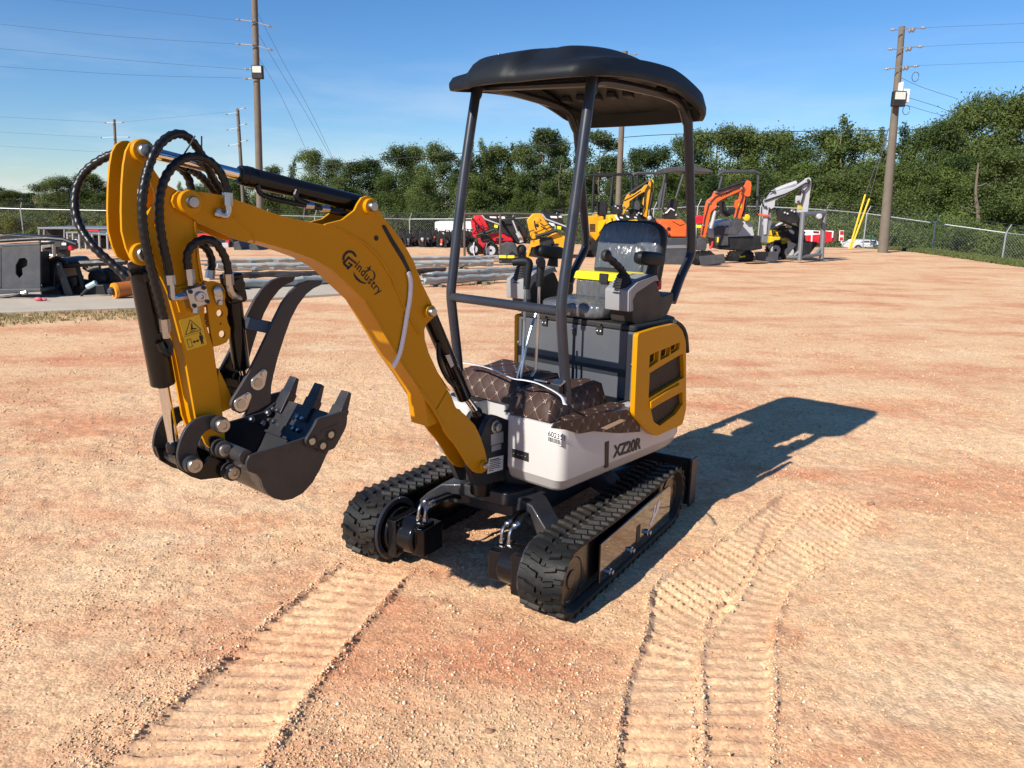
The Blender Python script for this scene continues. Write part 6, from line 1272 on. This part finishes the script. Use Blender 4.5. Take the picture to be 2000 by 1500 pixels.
for q in ((650, 700), (745, 480), (1045, 350), (1090, 265)): m.disc('pivot_pin', ZC([q])[0], .032, -.25, .06, FRAME)
m.tube('boom_hose', ZC([(640, 650), (610, 560), (650, 520), (740, 460)]), -.2, .016, FARBLK); m.tube('arm_hose', ZC([(1050, 360), (1010, 420), (990, 560), (985, 700), (950, 800)]), -.2, .018, FARBLK)
for q in ((520, 690), (560, 720), (900, 800), (940, 815), (870, 830)): m.disc('fitting', ZC([q])[0], .03, -.2, .06, SILVER)
m.slab('valve_cluster', ZC([(740, 740), (960, 720), (1010, 800), (1000, 900), (760, 860)]), 0, .3, FARBLK)
# black canopy frame machine between
m = Machine('mini_excavator', 'black mini excavator showing only its canopy frame between the yellow and orange excavators', 'excavator', 1275, 27.5, 'mini excavators parked at the back')
m.tube('canopy_bar', ZC([(795, 200), (820, 170), (870, 152), (1100, 152), (1340, 152)]), 0, .05, FARGREY); m.tube('canopy_post', ZC([(795, 200), (800, 500), (790, 700)]), 0, .045, FARBLK); m.tube('canopy_post', ZC([(880, 165), (875, 400), (870, 700)]), .5, .045, FARBLK); m.tube('canopy_post', ZC([(1330, 150), (1300, 350), (1230, 520), (1225, 760)]), .2, .045, FARGREY)
m.slab('body', ZC([(800, 760), (1100, 760), (1150, 900), (1200, 1100), (800, 1100)]), .1, .9, FARBLK, bevel=.05); m.slab('seat', ZC([(850, 590), (905, 580), (930, 700), (920, 760), (850, 760)]), .3, .4, FARBLK, bevel=.05); m.track([(1235, 485), (1300, 485), (1305, 500), (1232, 503)], 0, .3)

def loader(label, px, D, Zf, paint, wheels, tower, hood, lower, arms, vent, tank, extra):
    m = Machine('compact_loader', label, 'loader', px, D, 'compact loaders parked in a row')
    m.slab('lift_tower', Zf(tower), 0, .75, paint, bevel=.03); m.slab('engine_hood', Zf(hood), -.06, .85, paint, bevel=.04)
    if lower: m.slab('chassis', Zf(lower), -.02, .7, paint, bevel=.03)
    c0 = Zf([(sum(p[0] for p in tower)/len(tower), sum(p[1] for p in tower)/len(tower))])[0]
    tw_ = [(c0[0]+(q[0]-c0[0])*.55, c0[1]+(q[1]-c0[1])*.55) for q in Zf(tower)]; m.slab('tower_rib', tw_, -.03, .03, paint, bevel=.01); m.disc('pivot', c0, .05, -.06, .05, FARBLK); m.tube('tower_gap', [(c0[0]-5, c0[1]-9), (c0[0]-4, c0[1]+1), (c0[0]-1, c0[1]+9)], -.035, .018, FARBLK)
    hc = Zf([(sum(p[0] for p in hood)/len(hood), sum(p[1] for p in hood)/len(hood))])[0]; m.slab('hood_vent', [(hc[0]-8, hc[1]-2), (hc[0]+6, hc[1]-3), (hc[0]+5, hc[1]+1), (hc[0]-8, hc[1]+2)], -.085, .03, FARBLK, bevel=0); ax_, ay_ = Zf([arms[0]])[0]
    m.slab('control_panel', [(ax_+2, ay_-4), (ax_+24, ay_-4), (ax_+25, ay_+1), (ax_+3, ay_+1)], .2, .3, FARBLK); m.tube('grab_rail', [(ax_-3, ay_), (ax_-1, ay_-6), (ax_+5, ay_-7), (ax_+8, ay_-2)], .3, .02, FARBLK); m.tube('hose', [(c0[0]+6, c0[1]-4), (c0[0]+14, c0[1]+2), (c0[0]+24, c0[1]-2), (c0[0]+33, c0[1]+7)], -.17, .018, FARBLK); m.tube('hose', [(c0[0]+8, c0[1]+2), (c0[0]+16, c0[1]+8), (c0[0]+28, c0[1]+4)], -.17, .018, FARBLK)
    for dd in (-.14, .72): m.slab('lift_arm', Zf(arms), dd, .10, FARBLK, bevel=.015)
    if vent: m.slab('vent_panel', Zf(vent), -.085, .06, FARBLK)
    if tank: m.slab('tool_box', Zf(tank), -.35, .4, FARBLK, bevel=.06)
    for c, r, dd in wheels: m.wheel(Zf([c])[0], r, dd)
    extra(m); return m
def ex_red(m):
    m.tube('lift_ram', ZD([(870, 320), (980, 290), (1060, 260)]), -.2, .045, FARBLK); m.tube('arm_edge', ZD([(925, 108), (960, 150), (1130, 215)]), -.16, .022, SILVER); m.slab('yellow_tag', ZD([(1056, 208), (1095, 215), (1090, 246), (1054, 238)]), -.2, .02, YPLAST, bevel=0)
    m.slab('control_tower', ZD([(1120, 170), (1180, 140), (1260, 130), (1330, 190), (1400, 260), (1400, 400), (1300, 420), (1150, 330)]), .1, .5, FARBLK, bevel=.04); m.tube('tilt_ram', ZD([(1250, 165), (1300, 290)]), -.1, .025, SILVER); m.tube('exhaust', ZD([(1300, 290), (1335, 350), (1345, 395)]), -.12, .07, SILVER)
    m.slab('attachment', ZD([(1120, 420), (1180, 390), (1270, 400), (1300, 460), (1390, 545), (1330, 560), (1250, 500), (1180, 560), (1120, 565)]), -.4, .5, FARGREY, bevel=.05)
    m.tube('hose', ZD([(840, 250), (800, 280), (805, 340), (850, 350)]), -.1, .018, FARBLK)
    for x in (880, 850): m.disc('pin', ZD([(x, 150 if x > 860 else 330)])[0], .06, -.03, .05, RED)
    for x, y in ((845, 395), (980, 400)): m.tube('tie_strap', ZD([(x, y), (x-12, y+50), (x-5, y+120), (x+10, y+160)]), -.3, .016, STRAP)
    for x0 in (1005, 1095): m.slab('decal', ZD([(x0, 122), (x0+70, 124), (x0+75, 142), (x0+8, 138)]), -.155, .015, LABELW, bevel=0)
loader('red compact loader on knobbly tyres, parked inside the thin steel crate frame', 960, 24.8, ZD, RED, [((838, 470), 13, -.25), ((1020, 482), 14.5, -.25), ((900, 455), 12, .75)], [(806, 160), (850, 112), (925, 103), (950, 140), (1000, 240), (985, 270), (905, 290), (870, 305), (885, 345), (840, 352), (822, 320), (828, 250), (812, 220)], [(985, 312), (1110, 300), (1225, 325), (1265, 385), (1140, 400), (1110, 425), (1060, 410), (1020, 350)], [(885, 350), (1020, 370), (970, 420), (960, 505), (895, 505)], [(918, 108), (1090, 104), (1160, 240), (1230, 330), (1180, 320), (1000, 195), (960, 165)], [(905, 315), (985, 320), (1040, 380), (915, 385)], None, ex_red)
def ex_amber(m):
    m.tube('lift_ram', ZD([(1490, 335), (1620, 300), (1720, 270)]), -.2, .05, FARBLK); m.tube('arm_edge', ZD([(1560, 95), (1600, 150), (1830, 235)]), -.16, .024, SILVER); m.slab('yellow_tag', ZD([(1722, 222), (1764, 230), (1758, 262), (1720, 254)]), -.2, .02, YPLAST, bevel=0)
    for q in ((1512, 158), (1470, 330)): m.disc('pin', ZD([q])[0], .085, -.05, .06, GOLD)
    m.slab('foot_plate', ZD([(1395, 540), (1430, 430), (1530, 420), (1530, 440), (1450, 450), (1420, 545), (1520, 560), (1510, 590), (1410, 580)]), -.1, .6, GOLD, bevel=.02); m.tube('hose', ZD([(1480, 265), (1430, 280), (1420, 340), (1450, 360)]), -.1, .02, FARBLK)
    m.slab('valve_cluster', ZD([(1440, 460), (1500, 440), (1560, 470), (1520, 560), (1440, 560)]), -.05, .3, FARBLK)
    for P_ in ([(1645, 118), (1715, 120), (1722, 142), (1655, 138)], [(1632, 186), (1692, 200), (1690, 226), (1632, 214)], [(1735, 118), (1765, 120), (1768, 136), (1738, 134)]): m.slab('decal', ZD(P_), -.155, .015, LABELW, bevel=0)
    m.tube('headrest', ZD([(1700, 60), (1780, 70)]), .3, .05, FARBLK)
loader('golden yellow compact loader with black lift arms beside the red loader', 1080, 24.2, ZD, GOLD, [((1720, 585), 12, -.25)], [(1400, 160), (1425, 135), (1465, 92), (1555, 90), (1590, 150), (1668, 262), (1600, 300), (1500, 345), (1440, 345), (1422, 265)], [(1540, 400), (1660, 310), (1700, 290), (1835, 345), (1835, 560), (1800, 575), (1690, 470), (1540, 440)], [(1440, 390), (1540, 360), (1540, 470), (1440, 480)], [(1552, 94), (1740, 98), (1800, 200), (1900, 330), (1850, 320), (1700, 215), (1600, 175)], [(1538, 342), (1668, 345), (1690, 400), (1685, 440), (1538, 425)], [(1510, 490), (1540, 470), (1790, 468), (1795, 580), (1520, 585)], ex_amber)
def ex_y(m):
    m.slab('bucket', [(1281, 486), (1341, 483), (1342, 486), (1337, 520), (1283, 526)], -.9, .5, FARGREY, bevel=.03); m.slab('bucket_lip', [(1283, 480), (1340, 479), (1342, 485), (1281, 486)], -.92, .5, FRAME, bevel=.01)
    m.tube('tilt_ram', ZC([(1130, 890), (1210, 1040), (1290, 1180)]), -.5, .045, FARBLK); m.tube('tilt_rod', ZC([(1270, 1140), (1380, 1310)]), -.5, .04, LABELW); m.slab('link', ZC([(1290, 1080), (1340, 1080), (1420, 1320), (1360, 1340)]), -.55, .1, FARGREY)
    for P_ in ([(500, 840), (530, 835), (585, 920), (550, 925)], [(690, 840), (730, 850), (745, 880), (705, 868)], [(820, 860), (855, 862), (870, 885), (830, 882)], [(585, 860), (630, 862), (645, 888), (600, 884)]): m.slab('decal', ZC(P_), -.165, .015, LABELW, bevel=0)
    m.slab('yellow_panel', ZC([(720, 920), (870, 905), (905, 945), (720, 945)]), -.2, .3, YELLOW)
    for q in ((1075, 880), (1120, 1010)): m.disc('pin', ZC([q])[0], .06, -.3, .1, SILVER)
loader('yellow compact loader with a wide dark bucket, mostly hidden behind the film-wrapped seat', 1230, 23.2, ZC, YELLOW, [((700, 1500), 14, -.3), ((1000, 1520), 14, -.3)], [(405, 835), (550, 825), (575, 930), (560, 1100), (405, 1100)], [(560, 960), (900, 950), (1100, 1050), (1150, 1300), (560, 1300)], None, [(550, 860), (900, 870), (1050, 960), (1200, 1180), (1120, 1180), (880, 960), (560, 930)], None, None, ex_y)
def ex_s(m):
    m.slab('engine_block', ZB([(500, 860), (620, 800), (780, 790), (860, 850), (980, 900), (1010, 1060), (860, 1080), (760, 1010), (640, 960), (600, 890)]), .05, .55, FARBLK, bevel=.03)
    m.slab('bucket', ZB([(900, 1085), (1000, 1060), (1175, 1072), (1168, 1112), (1062, 1252), (950, 1272)]), -.75, .9, FARBLK, bevel=.02); m.slab('bucket_side', ZB([(748, 1050), (870, 1105), (735, 1275)]), -.78, .05, FARGREY, bevel=0); m.tube('exhaust_bend', ZB([(570, 850), (620, 810), (700, 805), (790, 850)]), -.05, .06, SILVER); m.tube('hose', ZB([(510, 880), (700, 790), (900, 860), (990, 940)]), -.1, .03, FARBLK)
    for P_ in ([(655, 795), (700, 802), (695, 838), (652, 828)], [(715, 822), (770, 835), (765, 868), (712, 855)]): m.slab('label', ZB(P_), -.04, .06, LABELY, bevel=0)
    m.slab('white_cover', ZB([(745, 885), (800, 890), (840, 920), (830, 960), (780, 940)]), -.02, .2, LABELW); m.tube('tow_hook', ZB([(650, 1130), (690, 1140), (680, 1165), (655, 1160)]), -.1, .03, YELLOW)
loader('small yellow loader with tilted black bucket, last machine on the right of the row', 1530, 25.6, ZB, YELLOW, [((560, 1190), 16, -.2), ((760, 1215), 15, -.25)], [(480, 905), (600, 900), (615, 985), (490, 980)], [(488, 985), (640, 995), (765, 1030), (720, 1060), (640, 1065), (620, 1130), (500, 1100), (470, 1090)], [(640, 1060), (740, 1040), (715, 1180), (650, 1150)], [(600, 905), (740, 905), (860, 1000), (940, 1100), (880, 1120), (760, 1020), (610, 960)], [(620, 915), (730, 920), (745, 985), (625, 985)], None, ex_s)
# thin frames
m = Machine('steel_crate_frame', 'thin dark steel crate frame standing round the red loader', 'frame', 950, 23.8)
for k, P_ in enumerate(([(742, 90), (742, 575)], [(1120, 88), (1118, 562)], [(736, 95), (1124, 95)])): m.tube('upright' if k < 2 else 'top_bar', ZD(P_), 0, .035, mat('brown_steel', (.09, .07, .06), .6))
for k, P_ in enumerate(([(742, 95), (1460, 95)], [(1120, 90), (1460, 100)])): m.tube('top_bar', ZD(P_), 1.4, .03, mat('brown_steel', (.09, .07, .06), .6))
m.tube('side_bar', ZD([(742, 95), (760, 60)]), 0, .03, mat('brown_steel', (.09, .07, .06), .6), None, 1.5)
m = Machine('steel_rack', 'grey tube steel rack standing at the right end of the machine row', 'rack', 1590, 24.3)
for nm, P_, dd, dd2, r in (('upright', [(962, 640), (908, 1345)], -.3, None, .075), ('upright', [(1285, 590), (1262, 800), (1232, 1318)], .4, None, .075), ('top_beam', [(965, 665), (1285, 640)], -.3, .4, .07), ('base_beam', [(720, 1290), (925, 1290)], -.3, None, .05), ('base_beam', [(925, 1290), (1235, 1250)], -.3, .4, .05), ('brace', [(830, 1272), (922, 1190)], -.3, None, .05), ('brace', [(1140, 1256), (1240, 1145)], .3, .4, .05), ('brace', [(1190, 700), (1245, 780)], .4, None, .05)): m.tube(nm, ZB(P_), dd, r, FRAME, None, dd2)
m.disc('end_cap', ZB([(1212, 695)])[0], .085, -.1, .2, SILVER)
# containers, sign, car at the right edge
m = Machine('barrier_block', 'white topped barrier block with red panels, nearer the steel rack', 'barrier', 1595, 37, 'red and white barriers'); m.o.z = m.o.z
for nm, P_, mm in (('white_panel', [(1005, 898), (1215, 905), (1215, 960), (1010, 975)], LABELW), ('red_panel', [(1015, 975), (1210, 960), (1205, 1085), (1040, 1075)], RED)): m.slab(nm, ZB(P_), 0, .8, mm)
m.slab('white_stripe', ZB([(1085, 970), (1105, 970), (1100, 1070), (1080, 1070)]), -.02, .05, LABELW); m.slab('dark_sign', ZB([(1115, 910), (1200, 915), (1200, 945), (1115, 940)]), -.02, .05, mat('maroon_panel', (.12, .02, .02), .6))
m = Machine('barrier_block', 'mostly red barrier block with a white frame, right of the rack leg', 'barrier', 1622, 37.5, 'red and white barriers')
for nm, P_, mm in (('red_panel', [(1245, 905), (1400, 925), (1395, 1070), (1245, 1080)], RED), ('white_frame', [(1335, 905), (1415, 908), (1405, 1010), (1390, 1010), (1395, 925), (1335, 922)], LABELW), ('brown_panel', [(1415, 925), (1460, 930), (1455, 1060), (1405, 1070)], mat('brown_barrier', (.12, .05, .04), .7))): m.slab(nm, ZB(P_), 0 if nm != 'white_frame' else -.05, .5, mm)
m = Machine('sign', 'small upright white sign with red blocks by the fence', 'sign', 1643, 36)
m.slab('board', ZB([(1500, 900), (1565, 900), (1558, 1055), (1492, 1055)]), 0, .04, LABELW); m.slab('red_block', ZB([(1508, 908), (1558, 908), (1556, 965), (1504, 965)]), -.012, .03, RED, bevel=0); m.slab('red_block', ZB([(1504, 1000), (1552, 1000), (1548, 1046), (1500, 1046)]), -.012, .03, RED, bevel=0); m.tube('stake', ZB([(1528, 1050), (1524, 1090)]), .03, .03, LABELW)
g = gd(1705, 478, 52); car = Machine('parked_car', 'white car seen over the crest beside the road', 'car', 1703, 39.6)
car.slab('body', [(1668, 476), (1674, 474), (1712, 474), (1722, 474), (1722, 486), (1666, 486)], 0, 1.5, LABELW, bevel=.06); car.slab('cabin', [(1674, 475), (1682, 469.5), (1712, 469), (1720, 474)], .1, 1.5, LABELW, bevel=.08); car.slab('window', [(1680, 474), (1685, 471), (1698, 470.5), (1698, 474)], .08, .03, FARBLK, bevel=0); car.slab('window', [(1700, 474), (1700, 470.5), (1710, 470.5), (1714, 474)], .08, .03, FARBLK, bevel=0)
for x in (1676, 1712): car.wheel((x, 486), 7, -.02)
m = Machine('street_sign', 'small green street name sign on a thin post', 'sign', 1702, 39.2); m.slab('name_plate', [(1696, 460), (1707, 460), (1707, 464), (1696, 464)], 0, .03, mat('sign_green', (.02, .22, .09), .5)); m.tube('post', [(1701, 464), (1701, 480)], .02, .03, GALV)
# white trailer and the row of black attachments
m = Machine('box_trailer', 'long white box trailer behind the black attachments', 'trailer', 890, 36); m.slab('box', ZD([(428, 178), (820, 180), (820, 290), (428, 285)]), 0, 2.0, LABELW, bevel=.05); m.slab('base_rail', ZD([(428, 285), (820, 290), (820, 310), (428, 305)]), .05, 1.9, FARGREY)
for x in (520, 720): m.wheel(ZD([(x, 320)])[0], 9, 0)
rgk = random.Random(5)
for k, x0 in enumerate((78, 150, 222, 300, 362, 430, 500, 560, 628, 690, 752, 800)):
    m = Machine('loader_attachment', 'black curved loader attachment in the tight row left of the red loader', 'attachment', 770+x0/5.405, 29+.35*(k % 3), 'black attachments lined up at the back'); y0 = 280+rgk.uniform(-14, 20); w = rgk.uniform(38, 58); sk = rgk.uniform(-14, 14)
    m.slab('claw', ZD([(x0-w*.9+sk, y0+24), (x0-w*.3+sk, y0-12), (x0+w*.3+sk, y0+2), (x0+w*.8, y0+60), (x0+w, y0+140), (x0+w*.7, y0+172), (x0+w*.5, y0+92), (x0-.05*w, y0+40), (x0-w*.5, y0+66), (x0-w*.7, y0+120), (x0-w, y0+100)]), -.2, .06, FARBLK); m.slab('claw', ZD([(x0-w*.7, y0+40), (x0+sk, y0+4), (x0+w*.7, y0+60), (x0+w*.8, y0+168), (x0-w*.8, y0+170)]), .35, .06, FARBLK)
    m.slab('mount_plate', ZD([(x0-w, y0+95+sk), (x0+w*.6, y0+88), (x0+w*.7, 462), (x0-w, 464)]), .0, .3, FARBLK); m.disc('pin', ZD([(x0-5, y0+rgk.uniform(60, 120))])[0], rgk.uniform(.03, .055), -.25, .08, ORANGE if k in (2, 5) else SILVER); m.tube('hose', ZD([(x0-w, y0+90), (x0-w*.4, y0-25), (x0+w*.5, y0-20), (x0+w, y0+80)]), .2, .025, FARBLK)
    if k in (1, 3, 6): m.slab('label', ZD([(x0-12, y0+60), (x0+8, y0+60), (x0+8, y0+100), (x0-12, y0+100)]), -.23, .02, LABELW if k == 1 else ORANGE, bevel=0)

# film-wrapped bundles of long steel in the middle distance
WRAP = mat('pale_grey_wrap', (.33, .37, .37), .45, coat=.05, var=.3, vscale=4, bump=.8, bscale=9, dust=.15); DWRAP = mat('dark_steel_bundle', (.07, .075, .08), .4, metal=.4, var=.3, vscale=4)
for k, (a, b, r, mm, lb) in enumerate((((414, 519), (985, 510), .058, WRAP, 'farthest thin pale wrapped bundle of long steel lying on the gravel'), ((425, 534), (962, 524), .085, WRAP, 'thick pale wrapped bundle of long steel, second from the back'), ((436, 549), (870, 537), .06, DWRAP, 'dark unwrapped bundle of steel between the pale bundles'), ((840, 551), (1030, 537), .08, WRAP, 'short pale bundle behind the cross bar of the cab posts'),
                             ((446, 571), (700, 556), .085, WRAP, 'nearest pale wrapped bundle, seen through the curve of the boom'), ((825, 562), (1045, 547), .07, WRAP, 'torn pale wrapped bundle nearest the cab posts'))):
    A_, B_ = gz(*a), gz(*b); L = (B_-A_).length; t = thing('wrapped_bundle', lb, 'steel bundle', (A_.x, A_.y, 0), math.atan2((B_-A_).y, (B_-A_).x), 'wrapped steel bundles'); rg = random.Random(k); n = int(L/.13); ph = rg.uniform(0, 6)
    for q, (dy, dz, rr) in enumerate(((0, 0, 1.0), (-.8*r, 1.0*r, .55))):
        P_ = [Vector((L*i/n, dy+rg.uniform(-.02, .02)+.03*math.sin(i*.4+ph), r*rr*.9+dz+rg.uniform(-.01, .012)+.05)) for i in range(n+1)]; MB().tube(P_, [r*rr*rg.uniform(.86, 1.08) for _ in range(n+1)], 9).build('film_wrap', mm, t, smooth=18)
    for i in range(4): y_, z_ = rg.uniform(-r, r), rg.uniform(.04, .05+1.6*r); MB().box((-.06 if i % 2 else L+.06, y_, z_), (.4, .03, .03)).build('steel_end', FRAME, t)
    for f in (.12, .5, .88): MB().box((L*f, 0, .025), (.09, .4, .05)).build('wood_block', WOOD, t)
c = gz(990, 517); tbx = thing('tool_case', 'small yellow lidded case lying by the wrapped bundles', 'case', (c.x, c.y, .0)); MB().box((0, 0, .11), (.42, .2, .14)).build('tray', FARBLK, tbx, bevel=.01); MB().box((-.11, 0, .215), (.19, .22, .07)).build('lid', YPLAST, tbx, bevel=.01); MB().box((.11, 0, .215), (.19, .22, .07)).build('lid', YPLAST, tbx, bevel=.01)

# left side: attachments on the slab, rack tables behind
m = Machine('mounting_plate_attachment', 'dark grey steel quick-attach plate attachment with a shaped hole, at the left edge', 'attachment', 38, 11.9)
hole_ = ZL([(235, 600), (290, 500), (370, 490), (412, 530), (405, 610), (330, 650), (340, 740), (290, 795), (235, 730)]); pts_ = ZL([(20, 330), (600, 300), (605, 945), (25, 950)])
q = [m.P(p) for p in pts_]; qh = [m.P(p) for p in hole_]; PGREY = mat('slate_steel', (.060, .064, .072), .5, var=.15, dust=.15)
MB().ext([[Vector((v.x, 0, v.z)) for v in L_] for L_ in (q, qh)], Vector((0, 0, 0)), Vector((0, .03, 0))).build('front_plate', PGREY, m.t, bevel=.004)
m.slab('top_flange', ZL([(-60, 300), (20, 330), (600, 302), (600, 262), (0, 282)]), .0, .4, PGREY); m.slab('side_flange', ZL([(-60, 310), (18, 335), (22, 945), (-60, 960)]), .0, .04, PGREY); m.slab('bottom_rail', ZL([(-60, 955), (610, 948), (610, 1000), (-60, 1040)]), -.05, .4, PGREY); m.slab('inner_box', ZL([(210, 420), (580, 400), (580, 900), (210, 900)]), .12, .3, FARBLK); m.tube('motor_hose', ZL([(0, 235), (300, 215), (700, 195), (950, 215), (1150, 290)]), .2, .03, FARBLK); m.slab('hose_bundle', ZL([(-60, 160), (100, 130), (400, 150), (760, 165), (770, 205), (400, 215), (0, 245), (-60, 240)]), .25, .3, FARBLK, bevel=.03)
m.tube('ground_hose', ZL([(0, 1085), (200, 1060), (320, 1020), (400, 1010)]), -.1, .022, FARBLK); m.tube('hose_coupler', ZL([(330, 1020), (405, 1005)]), -.12, .03, ZINC)
m = Machine('brush_attachment', 'black rotary attachment frame with slanted grey side link lying on the slab', 'attachment', 150, 12.3)
lk_ = m.slab('side_link', ZL([(825, 590), (850, 545), (900, 560), (1088, 1060), (1080, 1110), (1000, 1115), (975, 1080)]), -.05, .05, mat('green_grey_steel', (.075, .082, .082), .5, dust=.1)); 
for c_ in ((860, 585), (1010, 1065)): m.disc('link_bolt', ZL([c_])[0], .018, -.07, .03, ZINC, lk_)
m.slab('guard_shell', ZL([(612, 640), (700, 530), (830, 495), (960, 500), (1020, 570), (960, 620), (840, 640), (820, 900), (980, 1085), (610, 1060)]), .05, .7, mat('navy_black_steel', (.010, .013, .022), .4, dust=.05), bevel=.03); m.tube('top_beam', ZL([(930, 600), (1200, 575), (1900, 540)]), .1, .055, FARBLK); m.slab('cross_rib', ZL([(1120, 600), (1160, 600), (1260, 940), (1210, 960)]), .1, .08, FARBLK); m.slab('cross_rib', ZL([(1680, 640), (1740, 560), (1800, 560), (1880, 830), (1840, 860)]), .2, .08, FARBLK)
m.slab('base_skid', ZL([(600, 920), (1000, 900), (1560, 890), (1600, 1060), (1240, 1085), (600, 1060)]), .15, .4, FARBLK, bevel=.02); m.disc('drum', ZL([(1425, 800)])[0], .145, .4, .5, FARBLK); m.disc('drum', ZL([(1640, 790)])[0], .17, .55, .5, FARBLK); m.tube('drive_shaft', ZL([(1020, 840), (1340, 880)]), .3, .07, FARBLK); m.tube('scallop', ZL([(1260, 625), (1330, 672), (1420, 640), (1500, 625)]), .1, .04, FARBLK); m.tube('hydraulic_hose', ZL([(620, 640), (700, 540), (850, 480), (980, 520), (1010, 580)]), -.03, .022, FARBLK); m.tube('hydraulic_hose', ZL([(1220, 1090), (1230, 1040), (1330, 940), (1400, 890)]), -.1, .022, FARBLK); m.tube('wrapped_tag', ZL([(1310, 930), (1440, 860)]), -.12, .04, mat('pale_teal_film', (.35, .48, .5), .4)); m.slab('gear_case', ZL([(1000, 770), (1140, 760), (1150, 900), (1060, 950), (1000, 900)]), .05, .25, FARBLK, bevel=.03)
m = Machine('orange_roller', 'orange painted roller tube lying on the concrete slab', 'roller', 225, 12.0)
a, b = m.P(ZL([(1705, 985)])[0]), m.P(ZL([(2150, 920)])[0], .35); dv_ = (b-a); MB().lathe(a, dv_, [(0, .09), (.012, .118), (dv_.length, .118), (dv_.length+.01, .1)], 24).build('tube', mat('burnt_orange_paint', (.42, .12, .025), .5, dust=.1), m.t); MB().lathe(a-dv_.normalized()*.005, dv_, [(0, .116), (.02, .121), (.05, .121)], 24).build('end_ring', mat('bright_orange_paint', (.72, .28, .02), .45), m.t); MB().lathe(a-dv_.normalized()*.08, dv_, [(0, .04), (.03, .065), (.085, .06)], 7).build('end_hub', FARGREY, m.t, smooth=0)
p = gz(75, 588, .05); o = MB().ball((0, 0, .03), .05, (1.3, .8, .6)).ball((.07, .02, .025), .03, (1.8, .8, .7)).build('plastic_bottle', mat('pink_plastic', (.62, .12, .16), .4)); o.location = p; tag(o, 'crumpled pink plastic bottle on the slab edge', 'bottle')
m = Machine('steel_table', 'long low steel rack table with pale legs and shelves at the far left', 'rack', 150, 26)
m.slab('table_top', ZL([(560, 28), (1800, 40), (1800, 62), (560, 58)]), 0, 2.2, FRAME, bevel=.01); m.slab('back_panel', ZL([(680, 62), (945, 62), (945, 190), (680, 195)]), .4, .1, FARBLK)
for x in (580, 655, 960): m.slab('leg', ZL([(x-12, 45), (x+16, 45), (x+16, 330), (x-12, 330)]), .02, .1, FRAME)
m = Machine('steel_table', 'nearer steel rack with many thin pale uprights and black parts stored inside', 'rack', 175, 24.5)
m.slab('table_top', ZL([(985, 98), (1320, 100), (1800, 150), (1800, 172), (1300, 125), (985, 122)]), 0, 1.4, FRAME, bevel=.01)
for x, y1 in ((1003, 330), (1085, 350), (1180, 395), (1275, 410), (1375, 420), (1480, 430), (1600, 440)): m.slab('leg', ZL([(x-11, 112), (x+13, 112), (x+13+(y1-110)*.04, y1), (x-11+(y1-110)*.04, y1)]), .0, .08, LABELG)
m.slab('stored_parts', ZL([(1020, 160), (1500, 170), (1740, 200), (1740, 420), (1440, 400), (1260, 350), (1020, 330)]), .5, .6, FARBLK, bevel=.05); m.slab('red_bar', ZL([(1310, 70), (1480, 66), (1490, 88), (1310, 92)]), -.05, .1, RED)
for x, y in ((1650, 200), (1700, 250), (1680, 330), (1640, 400), (1710, 395), (1140, 240)): m.disc('fitting', ZL([(x, y)])[0], .07, .4, .1, SILVER)
m = Machine('control_box', 'dark blue-black control box with white labels behind the grey plate', 'box', 118, 15.5); m.slab('case', ZL([(800, 228), (1020, 230), (1022, 372), (800, 372)]), 0, .35, mat('navy_black_steel', (.010, .013, .022), .4), bevel=.02); m.slab('label', ZL([(925, 262), (990, 262), (992, 300), (928, 300)]), -.01, .02, LABELW, bevel=0); m.slab('label', ZL([(950, 236), (998, 236), (998, 250), (950, 250)]), -.01, .02, LABELW, bevel=0); m.slab('stand', ZL([(850, 372), (980, 372), (980, 480), (850, 480)]), .1, .2, FARBLK); m.disc('red_plug', ZL([(1050, 345)])[0], .05, 0, .1, RED)
m = Machine('gearbox_unit', 'bare steel gearbox with pipes beside the grey plate', 'attachment', 90, 13.6)
m.slab('casing', ZL([(605, 235), (760, 240), (770, 330), (620, 335)]), 0, .3, mat('raw_steel', (.30, .29, .26), .45, metal=.6, var=.3)); m.tube('pipe', ZL([(650, 430), (720, 445), (800, 460)]), -.05, .03, ZINC); m.tube('post', ZL([(805, 280), (815, 480)]), -.05, .03, mat('raw_steel', (.30, .29, .26), .45)); m.slab('motor', ZL([(625, 340), (770, 340), (775, 440), (640, 450)]), .05, .25, FARBLK)
# attachments on the far side of the boom
for k, (nm, lb, pts, mm) in enumerate((('stone_bucket', 'grey bucket attachment, leftmost of two behind the boom', [(1238, 165), (1270, 158), (1295, 225), (1240, 240)], FARGREY), ('stone_bucket', 'grey bucket attachment with wide open lip behind the boom', [(1330, 180), (1375, 178), (1408, 232), (1340, 236)], FARGREY))):
    m = Machine(nm, lb, 'bucket', 60+pts[0][0]/3.125, 25.5, 'bucket attachments behind the boom'); m.slab('shell', ZM(pts), 0, .9, mm, bevel=.02); m.slab('lip', ZM([(pts[0][0]-5, pts[2][1]+2), (pts[2][0]+4, pts[2][1]), (pts[2][0]+4, pts[2][1]+9), (pts[0][0]-5, pts[2][1]+10)]), -.1, 1.1, FARBLK)
m = Machine('implement_rack', 'low rack of black implements with a red bar behind the thumb hoses', 'rack', 430, 27); m.slab('implements', ZM([(1020, 128), (1120, 120), (1240, 150), (1245, 240), (1160, 215), (1020, 205)]), 0, 1.2, FARBLK, bevel=.04); m.slab('red_bar', ZM([(1018, 114), (1118, 114), (1118, 131), (1018, 131)]), -.1, .3, RED); m.slab('red_cap', ZM([(1188, 156), (1212, 156), (1212, 170), (1188, 170)]), -.1, .2, RED); m.slab('pale_part', ZM([(1150, 172), (1205, 168), (1210, 222), (1160, 200)]), -.1, .2, SILVER); m.slab('frame', ZM([(1230, 150), (1490, 228), (1490, 236), (1300, 238)]), .5, .8, FARBLK)
